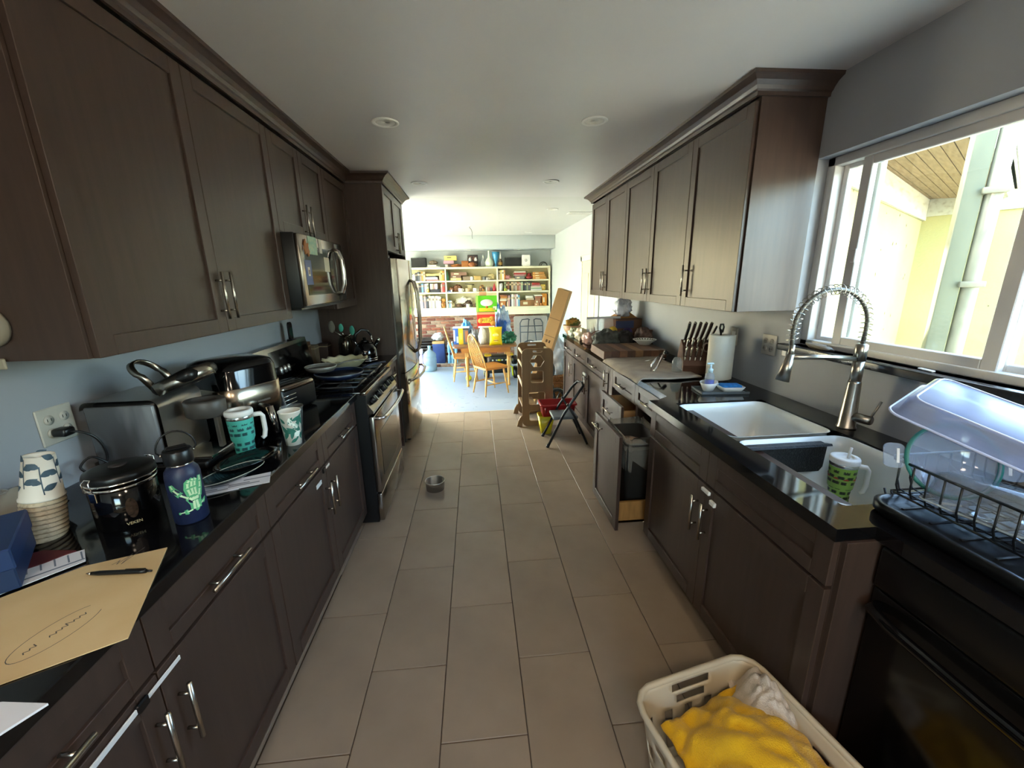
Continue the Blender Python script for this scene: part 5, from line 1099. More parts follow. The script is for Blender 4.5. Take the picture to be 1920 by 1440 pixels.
# laundry basket
lb = thing('laundry_basket', 'cream plastic laundry basket with grip holes by the sink cabinet', 'laundry basket', (.727, .71, 0), math.radians(12))
m_bask = mat('cream_plastic', 'cbbda2', .5, var=.03)
NP, NR = 120, 20
def per(k, inset, z, cache={}):
    key = round(inset, 4)
    if key not in cache:
        P = rrect(-.225+inset, .225-inset, -.30+inset, .30-inset, .07, 8); P.append(P[0]); L = [0]
        for a, b in zip(P, P[1:]): L.append(L[-1]+math.hypot(b[0]-a[0], b[1]-a[1]))
        out = []; q = 0
        for n in range(NP):
            d = L[-1]*n/NP
            while L[q+1] < d: q += 1
            t = (d-L[q])/(L[q+1]-L[q]); out.append((P[q][0]+(P[q+1][0]-P[q][0])*t, P[q][1]+(P[q+1][1]-P[q][1])*t))
        cache[key] = out
    return cache[key][k % NP]
cell = []; vs = []
for r in range(NR+1):
    z = .012+.288*r/NR; ins = .035*(1-r/NR)
    vs += [(*per(k, ins, z), z) for k in range(NP)]
def hole(k, r):
    x, y = per(k, 0, 0)
    if r in (17, 18) and abs(x) < .075 and abs(y) > .28: return True
    if r in (14, 15) and abs(x) < .065 and abs(y) > .28: return True
    if 3 <= r <= 12 and r not in (7, 8) and (k % 5) in (1, 2) : return True
    if r in (14, 15) and abs(x) > .21 and (k % 8) in (2, 3, 4): return True
    return False
fs = [(r*NP+k, r*NP+(k+1) % NP, (r+1)*NP+(k+1) % NP, (r+1)*NP+k) for r in range(NR) for k in range(NP) if not hole(k, r)]
b = MB(); b.add(vs, fs, True); o = b.build('basket_wall', m_bask, lb); sm = o.modifiers.new('thick', 'SOLIDIFY'); sm.thickness = .004
MB().prism([per(k, .035, 0) for k in range(0, NP, 3)], .008, .014, 'z').build('basket_floor', m_bask, lb)
MB().tube([(*per(k, -.004, 0), .302) for k in range(0, NP, 2)], .010, 8, closed=True).build('rim', m_bask, lb)
def cloth(name, label, cat, M, loc, sx, sy, h, seed, rz=0, fold=1.0, n=44):
    b = MB(); off = Vector((seed, seed*2.1, 0))
    def fn(u, v):
        x, y = (u-.5)*2, (v-.5)*2; rr = max(abs(x), abs(y))**1.0; e = 1-min(1, (x*x+y*y)**.5)**2.2
        p = Vector((x*1.3, y*1.3, 0))+off; w1 = mnoise.noise(p)*.8; f = abs(mnoise.noise(Vector((x*2.2+w1, y*1.3-w1, 3))+off)); g = abs(mnoise.noise(Vector((x*1.2-w1*1.5, y*3.2+w1, 7))+off))
        z = h*max(-.35, e)+fold*(.055*f+.035*g+.02*mnoise.noise(p*3))*(1 if e > -.3 else .5)-.02
        wob = 1+.14*mnoise.noise(Vector((x*2, y*2, 5))+off)
        return (x*sx*wob, y*sy*wob, z)
    b.grid(n, n, fn); o = b.build(name, M); tag(o, label, cat); place(o, loc, rz); sm = o.modifiers.new('thick', 'SOLIDIFY'); sm.thickness = .006; return o
cloth('yellow_towel', 'bright yellow towel heaped in the laundry basket', 'towel', mat('yellow_terry', 'efbd14', .95, color2='e0ab0e', scale=9, bump=.5, bscale=260, sheen=.3), (.745, .74, .245), .185, .225, .11, 4.2, .25, .7)
cloth('white_shirt', 'white crumpled shirt in the laundry basket behind the yellow towel', 'shirt', mat('white_cotton', 'cfc3b4', .9, var=.04, bump=.3, bscale=200), (.855, .905, .235), .085, .14, .115, 9.7, -.35, .6)
cloth('grey_shirt', 'pale grey cloth at the right of the laundry basket under the yellow towel', 'shirt', mat('grey_cotton', 'a59c92', .9, var=.05), (.80, .60, .19), .15, .22, .06, 15.3, .1, .8)
# step stool
ss = thing('step_stool', 'grey folding step stool with a tube handle in front of the right cabinets', 'step stool', (.84, 3.70, 0), 0)
m_stube = mat('dark_grey_tube', '2d3032', .35, .5)
def L_(x, y, z): return (x-.84, y-3.70, z)
MB().tube([L_(.645, 3.585, .012), L_(.80, 3.60, .33), L_(.93, 3.61, .52), L_(.985, 3.63, .585), L_(.995, 3.72, .60), L_(.985, 3.83, .585), L_(.93, 3.85, .52), L_(.80, 3.86, .33), L_(.645, 3.875, .012)], .0125, 10).build('front_frame', m_stube, ss)
MB().tube([L_(1.03, 3.59, .012), L_(.90, 3.605, .30), L_(.83, 3.61, .42)], .0115, 10).build('rear_leg', m_stube, ss); MB().tube([L_(1.03, 3.87, .012), L_(.90, 3.855, .30), L_(.83, 3.85, .42)], .0115, 10).build('rear_leg', m_stube, ss)
MB().box(L_(.70, 3.615, .262), L_(.94, 3.845, .292), bev=.008).build('step', mat('grey_step', '6d7276', .6, bump=.3, bscale=200), ss)
MB().tube([L_(1.0, 3.60, .08), L_(1.0, 3.86, .08)], .008, 8).build('brace', m_stube, ss)
for y in (3.585, 3.875): MB().tube([L_(.638, y, .0), L_(.65, y, .03)], .016, 8).build('rubber_foot', m_black, ss)
# learning tower
m_ply = mat('birch_ply', '8a6a44', .55, color2='7a5c3a', scale=3, stretch=(4, 4, .5)); m_plye = mat('ply_edge', 'cdb285', .6)
lt = thing('learning_tower', 'plywood toddler learning tower with cut-out side panels', 'learning tower', (.635, 4.425, 0), 0)
def hexa(cx, cz, r): return [(cx+r*math.cos(PI/3*i), cz+r*.93*math.sin(PI/3*i)) for i in range(6)]
outl = rrect(-.168, .168, .0, .862, .06, 6)
holes = [rrect(-.05, .05, .822, .842, .009), hexa(-.005, .726, .078), rrect(-.072, .062, .49, .62, .018), rrect(-.095, .08, .245, .385, .02), rrect(-.09, .08, .06, .175, .02)]
p1 = holed('side_panel', outl, holes, .018, m_ply, lt, Matrix.Translation((0, -.225, 0))); p2 = holed('side_panel', outl, holes, .018, m_ply, lt, Matrix.Translation((0, .225, 0)))
for y in (-.225, .225):
    MB().tube([(p[0], y-.0075, p[1]) for p in outl], .0018, 5, closed=True).build('panel_edge', m_plye, lt)
    for i, h_ in enumerate(holes): MB().tube([(p[0], y-.0085, p[1]) for p in h_], .0016, 5, closed=True).build('cutout_edge', m_plye, lt)
for z, x in ((.80, -.15), (.66, -.155), (.47, -.158), (.80, .15), (.66, .15)): MB().tube([(x, -.22, z), (x, .22, z)], .012, 10).build('rail', m_plye, lt)
MB().box((-.15, -.216, .40), (.16, .216, .418), bev=.002).build('platform', m_ply, lt); MB().box((-.16, -.216, .19), (.0, .216, .208), bev=.002).build('step', m_ply, lt)
for y in (-.235, .215):
    MB().prism([(-.168, 0), (-.168, .12), (-.185, .115), (-.21, .07), (-.225, 0)], y, y+.018, 'y').build('stabiliser', m_ply, lt); MB().tube([(-.172, y, .118), (-.19, y, .105), (-.213, y, .06), (-.227, y, .003)], .002, 5).build('stabiliser_edge', m_plye, lt)
MB().prism([(.168, .70), (.185, .66), (.19, .62), (.185, .58), (.168, .55)], -.235, -.22, 'y').build('side_bump', mat('grey_edge', '4f5a5c', .5), lt)
# red and yellow play bin
pbx = thing('play_bin', 'red toy tub on a yellow bucket base beside the learning tower', 'toy', (.79, 3.99, 0), 0)
b = MB(); R6 = lambda x, y, r, z, dx=0: [(p[0]+dx, p[1], z) for p in rrect(-x, x, -y, y, r, 4)]
loft(b, [R6(.05, .06, .02, 0, -.10), R6(.085, .085, .03, .20, -.10), R6(.075, .075, .025, .20, -.10), R6(.045, .05, .02, .01, -.10)]); b.build('yellow_bucket', plain('c9b81f', .4), pbx)
b = MB(); loft(b, [R6(.16, .09, .02, .20, .02), R6(.175, .105, .025, .31, .02), R6(.19, .115, .03, .315, .02), R6(.19, .115, .03, .33, .02), R6(.17, .10, .025, .33, .02), R6(.15, .085, .02, .22, .02)]); b.build('red_tub', plain('a31f22', .35), pbx)
for x in (-.12, .15): MB().tube([(x, -.118, .25), (x, -.118, .30)], .008, 8).build('peg', plain('7c1719', .4), pbx)
# ---------------------------------------------------------------- dining room
m_oak = mat('honey_oak', 'b9772f', .42, color2='a5682a', scale=5, stretch=(1, 6, 6), bump=.03, bscale=40)
m_oakl = mat('light_oak', 'cf9a52', .42, color2='bd8943', scale=5, stretch=(6, 6, 1))
m_shelf = mat('cream_shelf', 'ded7b6', .5, var=.03)
# ---- built-in bookshelf
SY = 9.0
bs = thing('bookshelf', 'long cream built-in bookshelf above the brick wall', 'bookshelf', (0, SY, 0))
XL, XR = -1.72, 1.65
MB().box((XL, 0, 1.81), (XR, .29, 1.85), bev=.003).build('top_board', m_shelf, bs)
for z in (1.573, 1.334, 1.0): MB().box((XL+.02, .005, z-.03), (XR-.02, .29, z), bev=.002).build('shelf_board', m_shelf, bs)
for x in (XL, -.622, .482, XR-.03): MB().box((x, 0, .97), (x+.03, .29, 1.81), bev=.002).build('upright', m_shelf, bs)
MB().box((XL, .27, .97), (XR, .295, 1.81)).build('back_panel', mat('shelf_back', 'cfc59c', .6, var=.04), bs)
MB().box((XL, -.012, .90), (XR, .0, .97), bev=.002).box((XL, -.004, .83), (XR, .1, .90), bev=.002).build('apron_board', m_shelf, bs)
def sx(u): return -.607+(u-836)/87.9
ROW = {0: 1.851, 1: 1.574, 2: 1.335, 3: 1.001}
ROWN = {0: 'on top of the bookshelf', 1: 'on the upper shelf', 2: 'on the middle shelf', 3: 'on the lower shelf'}
BAYN = {'l': 'left bay', 'm': 'middle bay', 'r': 'right bay'}
book_n = {}
CN = {'3b3430': 'dark brown', '8d8378': 'grey-brown', 'c9b08a': 'tan', 'e3dcc6': 'cream', '4a4f55': 'slate', 'b5aa98': 'beige', '9a5f45': 'rust', 'a33b33': 'red', '7f8a6d': 'olive', '6f9fb5': 'pale blue', 'd8d3d0': 'white', 'b98a86': 'dusty pink', 'c47f3d': 'orange', '9db08f': 'sage', '5d5a66': 'dusky', '2f2b2e': 'black', 'd9c46a': 'yellow', 'c7b8c9': 'lilac', '6e4a3a': 'brown'}
def book(u0, u1, row, bay, h, hexs, lean=0, d=.18):
    """one upright book spanning pixels u0..u1 of the photograph's shelf front"""
    k = (row, bay); i = book_n.get(k, 0); book_n[k] = i+1
    wd = max(.012, (u1-u0)/87.9-.002)
    t = thing('book', '%s book, %s from the left %s, %s' % (CN[hexs], ORD(i), ROWN[row], BAYN[bay]), 'book', (sx(u0)+.001, SY+.03, ROW[row]), 0, 'books on the shelves')
    t.rotation_euler = (0, lean, 0)
    b = MB().box((0, 0, 0), (wd, .006, h), bev=.002).box((0, .004, 0), (.003, d, h)).box((wd-.003, .004, 0), (wd, d, h)); b.build('cover', plain(hexs, .55), t)
    MB().box((.003, .004, .004), (wd-.003, d-.004, h-.006)).build('pages', plain('d9cfb4', .8), t)
    if wd > .018: MB().box((.002, -.001, h*.62), (wd-.002, 0, h*.8)).build('spine_label', plain('cbb98e' if i % 2 else '7c6a55', .5), t)
def flatbook(u0, u1, row, bay, z, th, hexs, what='book', d=.2):
    k = (row, bay, 'f'); i = book_n.get(k, 0); book_n[k] = i+1
    wd = (u1-u0)/87.9
    t = thing('flat_book', '%s %s lying flat, %s piece, %s, %s' % (CN[hexs], what, ORD(i), ('shelf top', 'upper shelf', 'middle shelf', 'lower shelf')[row], BAYN[bay]), 'book', (sx(u0), SY+.03, ROW[row]+z), 0, 'books lying flat on the shelves')
    b = MB().box((0, 0, 0), (wd, d, .003)).box((0, 0, th-.003), (wd, d, th)).box((0, 0, 0), (wd, .004, th)); b.build('cover', plain(hexs, .55), t); MB().box((.002, .004, .003), (wd-.002, d-.003, th-.003)).build('pages', plain('d9cfb4', .8), t)
def P(u0, row): return (sx(u0), SY+.09, ROW[row])
# left bay
for a in ((780, 784, 1, 'l', .17, '2f2b2e'), (784, 788, 1, 'l', .19, '4a4f55'), (788, 791.5, 1, 'l', .15, '8d8378'), (791.5, 794.5, 1, 'l', .19, 'c47f3d'), (794.5, 798.5, 1, 'l', .19, 'c9b08a'), (824, 827, 1, 'l', .17, 'c9b08a'), (827, 830, 1, 'l', .20, 'd9c46a'), (830, 833.5, 1, 'l', .20, 'c47f3d')): book(*a)
flatbook(800, 823, 1, 'l', 0, .028, 'b98a86'); flatbook(799, 821, 1, 'l', .029, .05, 'd8d3d0', 'boxed book'); flatbook(802, 818, 1, 'l', .080, .022, '4a4f55'); flatbook(800, 824, 1, 'l', .103, .045, 'd9c46a', 'boxed game')
for a in ((777, 781, 2, 'l', .13, '6e4a3a'), (781, 785, 2, 'l', .19, '8d8378'), (785, 790, 2, 'l', .18, '2f2b2e'), (790, 793, 2, 'l', .19, '6f9fb5'), (793, 796, 2, 'l', .19, '5d5a66'), (796, 800, 2, 'l', .18, 'c7b8c9'), (800, 803.5, 2, 'l', .19, '9db08f'), (826, 829, 2, 'l', .17, 'b98a86'), (829, 833.5, 2, 'l', .20, 'a33b33')): book(*a)
flatbook(805, 824, 2, 'l', 0, .065, '2f2b2e', 'boxed atlas')
for i, (u0, u1, h_) in enumerate(((806, 809, 'e3dcc6'), (809, 812, 'c9b08a'), (812.5, 815.5, 'b98a86'), (815.5, 820, 'd8d3d0'))):
    t = thing('book', '%s small book standing on the dark box, middle shelf, left bay' % CN[h_], 'book', (sx(u0), SY+.04, ROW[2]+.0655), 0, 'books on the shelves'); MB().box((0, 0, 0), ((u1-u0)/87.9-.002, .13, .115), bev=.002).build('cover', plain(h_, .55), t); MB().box((.004, .004, .1145), ((u1-u0)/87.9-.006, .128, .1165)).build('pages', plain('d9cfb4', .8), t)
u = 784
for i, (wd, h_, hx) in enumerate(((3, .25, 'd8d3d0'), (3.4, .27, 'e3dcc6'), (2.6, .22, '5d5a66'), (3.2, .26, 'b98a86'), (2.6, .24, '4a4f55'), (2.8, .25, '2f2b2e'), (3.6, .27, 'b5aa98'), (3, .26, '9db08f'), (3.4, .26, 'e3dcc6'), (3, .25, '8d8378'), (3.2, .26, 'd8d3d0'), (3, .25, 'c7b8c9'), (3.2, .24, 'e3dcc6'))): book(u, u+wd, 3, 'l', h_, hx); u += wd+.05
t = thing('tiger_figure', 'orange striped tiger figurine, lower shelf, left bay', 'figurine', (sx(828.5), SY+.08, ROW[3]), PI/2); MB().blob((0, 0, .07), (.05, .05, .07), 3, .15, flat=0).build('torso', plain('c47f3d', .6), t); MB().blob((.02, 0, .16), (.04, .045, .04), 5, .1).build('head', plain('cf8f4a', .6), t)
for z in (.05, .08, .11): MB().tube([(.05*math.cos(a), .052*math.sin(a), z) for a in [2*PI*i/14 for i in range(14)]], .005, 5, closed=True).build('stripe', plain('3b2a20', .6), t)
t = thing('small_clock', 'round gold table clock, middle shelf, left bay', 'clock', (sx(801.5), SY+.02, ROW[2])); M = Matrix.Translation((0, 0, .04)) @ Matrix.Rotation(PI/2, 4, 'X'); MB().lathe([(0, 0), (.036, 0), (.038, .008), (.032, .014), (0, .012)], 20, M=M).build('case', plain('a98a3e', .35, .4), t); MB().lathe([(0, .012), (.03, .0125), (0, .0135)], 20, M=M).build('dial', plain('d8cfa8', .5), t)
t = thing('panda_figure', 'black and white panda ornament, upper shelf, left bay', 'figurine', (sx(777.5), SY+.06, ROW[1])); MB().blob((0, 0, .05), (.04, .035, .05), 2, .08, flat=0).build('torso', plain('e0dcd0', .7), t); MB().blob((0, -.005, .115), (.032, .03, .03), 3, .06).build('head', plain('e0dcd0', .7), t)
for s in (-1, 1): MB().blob((s*.024, 0, .14), (.012, .01, .012), 1, .05).build('ear', plain('2f2b2e', .7), t)
# top of the shelf
def blackbox(label, u0, u1, h):
    t = thing('speaker_box', label, 'speaker', (sx((u0+u1)/2), SY+.12, ROW[0])); w_ = (u1-u0)/87.9/2; MB().box((-w_, -.08, 0), (w_, .1, h), bev=.006).build('cabinet', plain('34332f', .5), t); MB().box((-w_+.012, -.083, .012), (w_-.012, -.08, h-.02), bev=.002).build('grille', plain('282724', .9), t); MB().lathe([(0, 0), (.006, 0), (0, .004)], 10, M=Matrix.Translation((0, -.082, h-.014)) @ Matrix.Rotation(PI/2, 4, 'X')).build('badge', m_nickel, t)
blackbox('black speaker box at the left end on top of the bookshelf', 774, 801, .20); blackbox('black speaker box beside the white speaker on top of the bookshelf', 949, 979, .185)
flatbook(802, 827, 0, 'l', 0, .022, 'd8d3d0'); flatbook(804, 820, 0, 'l', .023, .03, 'e3dcc6')
lump('fossil_rock', 'grey-brown ammonite rock on the flat books on top of the bookshelf', 'rock', (sx(814), SY+.12, ROW[0]+.054), (.09, .06, .05), mat('fossil_stone', '8a7962', .8, color2='5d5246', scale=20), 21, .2)
t = thing('ornament_box', 'yellow game box stacked on a pink box on top of the bookshelf', 'box', (sx(833), SY+.1, ROW[0])); MB().box((0, 0, .07), (.22, .12, .14), bev=.003).build('pink_box', plain('bd92a0', .6), t); MB().box((.02, 0, .14), (.28, .13, .235), bev=.003).build('yellow_box', plain('d9c46a', .6), t); MB().box((.08, -.001, .19), (.17, 0, .205)).build('dark_print', plain('4a4a3a', .6), t); MB().box((.05, .02, 0), (.2, .1, .07), bev=.002).build('support_box', plain('8a7668', .6), t)
o = MB().lathe([(0, 0), (.03, 0), (.035, .01), (.028, .03), (.034, .06), (.03, .06), (0, .05)], 16).build('small_vase', plain('c9b8ac', .4)); tag(o, 'tiny pale vase in front of the pink box on top of the bookshelf', 'vase'); place(o, (sx(839), SY+.04, ROW[0]))
lump('wood_dragon', 'carved orange wooden animal lying on top of the bookshelf', 'carving', (sx(858), SY+.10, ROW[0]), (.13, .04, .035), mat('orange_wood', 'b56f38', .6, var=.2, scale=12), 23, .4)
t = thing('photo_frame', 'dark framed family photo on top of the bookshelf', 'photo frame', (sx(888), SY+.13, ROW[0])); MB().box((-.11, -.01, 0), (.11, .01, .25), bev=.003).build('frame', plain('2b2422', .4), t); MB().box((-.09, -.012, .03), (.09, -.01, .22)).build('photo', mat('photo_print', '8a5f4a', .4, color2='3d3336', scale=25, contrast=(.45, .55)), t)
for s in (-1, 1): MB().lathe([(0, 0), (.026, 0), (.03, .03), (.018, .07), (0, .08)], 12, c=(s*.06, -.03, .12)).build('white_figure', plain('e3dcd4', .6), t)
t = thing('cigar_box', 'orange wooden box beside the photo frame on top of the bookshelf', 'box', (sx(873), SY+.09, ROW[0]), .15); MB().box((-.07, -.05, 0), (.07, .05, .09), bev=.003).build('box_body', plain('b0703a', .55), t); MB().box((-.072, -.052, .09), (.072, .052, .125), bev=.003).build('lid', plain('9c5d2d', .55), t)
lump('copper_pot', 'brown lidded pot in front of the photo frame on top of the bookshelf', 'pot', (sx(886), SY+.03, ROW[0]), (.075, .05, .055), plain('96582f', .5), 25, .1)
def bottle(name, label, u, row, prof, M, cat='bottle', dy=.1):
    o = MB().lathe(prof, 20).build(name, M); tag(o, label, cat); place(o, (sx(u), SY+dy, ROW[row])); return o
bottle('glass_decanter', 'clear glass decanter on top of the bookshelf', 907, 0, [(0, 0), (.05, 0), (.055, .02), (.05, .10), (.022, .15), (.018, .2), (.026, .21), (.02, .24), (0, .25)], clear('decanter_glass', 'b5b5b0', .02, .35), 'decanter')
bottle('white_vase', 'pale green round-bellied vase on top of the bookshelf', 918.5, 0, [(0, 0), (.06, 0), (.085, .04), (.088, .09), (.06, .15), (.028, .19), (.02, .30), (.03, .33), (0, .33)], plain('d3dcc0', .3), 'vase')
bottle('blue_vase', 'flared blue glass vase on top of the bookshelf', 931, 0, [(0, 0), (.04, 0), (.042, .008), (.012, .03), (.03, .09), (.055, .16), (.075, .25), (.082, .30), (.078, .30), (.05, .16), (0, .08)], plain('3f8fb8', .15), 'vase')
bottle('wine_bottle', 'brown bottle with a white candle in its neck on top of the bookshelf', 940, 0, [(0, 0), (.042, 0), (.044, .02), (.044, .10), (.02, .15), (.016, .16), (0, .16)], plain('5a4530', .15), 'bottle'); o = bpy.data.objects['wine_bottle']; MB().lathe([(0, .16), (.015, .16), (.015, .28), (.004, .29), (.002, .33), (0, .33)], 12).build('candle', plain('efe6d8', .4), o); MB().lathe([(.0445, .03), (.0448, .03), (.0448, .09), (.0445, .09)], 20).build('label_band', plain('b08a4a', .5), o)
t = thing('white_speaker', 'white rounded smart speaker on top of the bookshelf', 'speaker', (sx(988), SY+.10, ROW[0])); MB().prism(rrect(-.092, .092, 0, .23, .03, 5), -.06, .06, 'y').build('shell', plain('e9e6dc', .4), t); MB().lathe([(0, 0), (.03, 0), (0, .001)], 16, M=Matrix.Translation((0, -.061, .12)) @ Matrix.Rotation(PI/2, 4, 'X')).build('emblem', plain('d3cfc4', .5), t)
t = thing('wire_hoops', 'dark coiled hoop ornament at the right end on top of the bookshelf', 'ornament', (sx(1022), SY+.10, ROW[0])); 
for r, dx in ((.085, 0), (.065, .015)): MB().tube([(dx+r*math.cos(a), 0, r*math.sin(a)*.95+.004) for a in [PI*i/16 for i in range(17)]], .008, 8).build('hoop', plain('4a4c46', .4, .4), t)
MB().box((-.11, -.03, 0), (.11, .03, .006), bev=.002).build('hoop_base', plain('4a4c46', .4), t)
# middle bay
bottle('green_bottle', 'tall green glass bottle, upper shelf, middle bay', 839, 1, [(0, 0), (.035, 0), (.036, .09), (.014, .14), (.012, .2), (0, .2)], plain('5f9a78', .15))
def boxthing(name, label, u0, u1, row, z, h, hexs, cat='box', d=.16, lidhex=None, dy=.03):
    t = thing(name, label, cat, (sx(u0), SY+dy, ROW[row]+z)); w_ = (u1-u0)/87.9; MB().box((0, 0, 0), (w_, d, h*.8 if lidhex else h), bev=.003).build('box_body', plain(hexs, .6, var=.1), t)
    if lidhex: MB().box((-.003, -.003, h*.72), (w_+.003, d+.003, h), bev=.003).build('lid', plain(lidhex, .6), t)
    else: MB().box((w_*.2, -.001, h*.3), (w_*.5, 0, h*.7)).build('paper_label', plain('d6c9a2', .6), t)
boxthing('storage_box', 'tan flat box at the bottom of a pile, upper shelf, middle bay', 845, 865, 1, 0, .055, 'c9b27a'); boxthing('storage_box', 'brown box in the middle of a pile, upper shelf, middle bay', 845.5, 864.5, 1, .056, .045, '7a5a48'); boxthing('storage_box', 'brown labelled box on top of a pile, upper shelf, middle bay', 846, 875, 1, .102, .07, '8a6650')
boxthing('wooden_chest', 'small grey wooden chest, upper shelf, middle bay', 868, 881, 1, 0, .085, '8f7a60', lidhex='7c6850'); boxthing('wicker_box', 'woven tan box, upper shelf, middle bay', 889, 902, 1, 0, .09, 'b99a5c', lidhex='a8884c')
def mug(label, u, row, hexs, r=.04, h=.075):
    t = thing('mug', label, 'mug', (sx(u), SY+.05, ROW[row]), random.uniform(-.4, .4), 'mugs on the bookshelf'); MB().ring_shell([(0, 0), (r*.9, 0), (r, .006), (r, h), (r*.92, h), (r*.9, .01), (0, .01)], 18).build('cup', plain(hexs, .35), t); MB().tube([(r*.95, 0, h*.8), (r+.025, 0, h*.7), (r+.025, 0, h*.3), (r*.95, 0, h*.2)], .006, 6).build('handle', plain(hexs, .35), t)
mug('white mug, upper shelf, middle bay, left of the woven box', 885, 1, 'e6dfcf'); mug('black and white patterned mug, upper shelf, middle bay', 909, 1, '6d6a66', .045); mug('small white mug beside the patterned mug, upper shelf, middle bay', 912.5, 1, 'e6e0d6', .032, .055)
lump('coral_piece', 'pale fan coral, upper shelf, middle bay', 'coral', (sx(921), SY+.13, ROW[1]), (.085, .05, .075), mat('coral_cream', 'd8c48c', .8, var=.2, scale=25), 31, .4)
lump('carved_mask', 'brown carved animal, middle shelf, middle bay, left', 'carving', (sx(846), SY+.09, ROW[2]), (.055, .05, .06), plain('8a5a3a', .6), 32, .3); lump('wooden_bull', 'large brown carved animal, middle shelf, middle bay', 'carving', (sx(857), SY+.12, ROW[2]), (.10, .05, .085), mat('carved_brown', '7d5236', .6, var=.2, scale=10), 33, .3)
mug('white mug with lettering, middle shelf, middle bay, left', 862.5, 2, 'e9e3d8', .045); mug('striped ochre and white mug, middle shelf, middle bay', 876, 2, 'c8ac84', .05); mug('white printed mug, middle shelf, middle bay, right', 890, 2, 'e9e3d8', .045)
boxthing('card_pack', 'blue card pack, middle shelf, middle bay', 837.5, 844, 2, 0, .03, '5c74b0'); o = MB().lathe([(0, 0), (.014, 0), (.014, .05), (0, .05)], 12).build('white_candle', plain('e9e4da', .5)); tag(o, 'white stub candle beside the blue pack, middle shelf', 'candle'); place(o, (sx(846), SY+.02, ROW[2]))
t = thing('knife_ornament', 'long dark dagger on a stand, middle shelf, middle bay', 'ornament', (sx(880), SY+.16, ROW[2])); MB().tube([(-.10, 0, .16), (.06, 0, .145), (.10, 0, .145)], [.006, .012, .010], 8).build('dagger', plain('5d5642', .4), t); MB().box((-.05, -.02, 0), (.05, .02, .14), bev=.002).build('stand', plain('c9b98a', .6), t)
lump('skull_ornament', 'dark and brown spotted figure, middle shelf, middle bay, right', 'figurine', (sx(903), SY+.08, ROW[2]), (.065, .05, .075), mat('spotted_figure', '4a3a30', .5, color2='c08a4a', scale=22, contrast=(.45, .55)), 35, .2)
for i, (u, hx) in enumerate(((912, 'd3cfc0'), (915, 'b98a86'), (918.5, 'a3564a'), (921, '5d5a66'))): bottle('spice_jar', '%s jar in the row of four, middle shelf, middle bay' % ('cream', 'pink', 'red-brown', 'dusky')[i], u, 2, [(0, 0), (.014, 0), (.015, .06+.01*(i % 2)), (.008, .08), (.008, .10), (0, .10)], plain(hx, .3), 'jar', .06)
bottle('red_hat_figure', 'red pointed-hat gnome ornament, middle shelf, middle bay', 927, 2, [(0, 0), (.04, 0), (.042, .05), (.03, .08), (.018, .12), (.005, .17), (0, .175)], plain('a8303a', .55), 'figurine', .08)
for i, (u, c, r, hx) in enumerate(((847, 'pale branching antler piece', (.05, .05, .05), 'c9b98a'), (860, 'brown driftwood piece', (.09, .05, .045), '6d5138'), (876, 'dark round basket', (.085, .06, .08), '5e4430'), (890, 'knobbly brown root', (.06, .05, .045), '7d6042'))): lump('nature_find', c+' on the lower shelf, middle bay', 'ornament', (sx(u), SY+.09, ROW[3]), r, mat('find_%d' % i, hx, .8, var=.25, scale=16), 40+i, .4)
mug('white mug among the nature finds, lower shelf, middle bay', 876, 3, 'e6dfcf', .045); lump('white_shell', 'large pale shell at the back of the lower shelf, middle bay', 'shell', (sx(868), SY+.19, ROW[3]), (.20, .05, .12), plain('e3d8bd', .6), 46, .25)
for a in ((837.5, 840, 3, 'm', .15, 'd8d3d0'), (840, 842.5, 3, 'm', .16, '6f9fb5'), (842.5, 845, 3, 'm', .15, 'e3dcc6')): book(*a)
# right bay
for a in ((935.5, 938.5, 1, 'r', .19, 'c9b08a'), (938.5, 942, 1, 'r', .20, 'd9c46a'), (942, 945.5, 1, 'r', .20, 'e3dcc6'), (945.5, 948, 1, 'r', .19, 'c47f3d')): book(*a)
lump('pink_plush', 'dusty pink plush toy, upper shelf, right bay', 'plush toy', (sx(953), SY+.08, ROW[1]), (.07, .05, .055), plain('b77a74', .9), 51, .3)
flatbook(956, 966, 1, 'r', 0, .03, 'c9b08a'); flatbook(965, 986, 1, 'r', .075, .03, 'b98a86'); flatbook(964, 988, 1, 'r', .106, .035, 'a33b33'); flatbook(966, 987, 1, 'r', .142, .025, 'e3dcc6')
boxthing('storage_box', 'slate grey box under the red books, upper shelf, right bay', 966, 985, 1, 0, .074, '77756c')
bottle('red_bowl', 'dark red pedestal bowl with a glass dome, upper shelf, right bay', 994, 1, [(0, 0), (.05, 0), (.06, .012), (.078, .04), (.08, .06), (.05, .062), (.045, .12), (.02, .135), (0, .137)], plain('7d2a26', .3), 'bowl', .08)
for i in range(3): boxthing('orange_plank_box', '%s orange wooden tray in the pile, upper shelf, right bay' % ('bottom', 'middle', 'top')[i], 1001, 1027-2*i, 1, i*.051, .048, ('c98a45', 'd09a55', 'c48540')[i], 'tray')
bottle('white_canister', 'white printed canister, middle shelf, right bay', 939, 2, [(0, 0), (.042, 0), (.044, .01), (.044, .15), (.036, .165), (0, .17)], mat('printed_canister', 'e3dfdc', .4, color2='b9aab2', scale=40, contrast=(.5, .6)), 'canister', .07)
t = thing('toy_cube', 'small yellow-green cube, middle shelf, right bay', 'toy', (sx(948), SY+.04, ROW[2]), .2); MB().box((-.028, -.028, 0), (.028, .028, .056), bev=.004).build('cube', plain('b5b03f', .5), t); MB().box((-.018, -.0285, .015), (.018, -.028, .04)).build('sticker', plain('7c8a3a', .5), t)
t = thing('white_pot', 'tiny white pot beside the cube, middle shelf, right bay', 'pot', (sx(954), SY+.03, ROW[2])); MB().lathe([(0, 0), (.022, 0), (.026, .03), (.02, .03), (0, .02)], 14).build('pot', plain('e6e0d2', .5), t)
u = 946
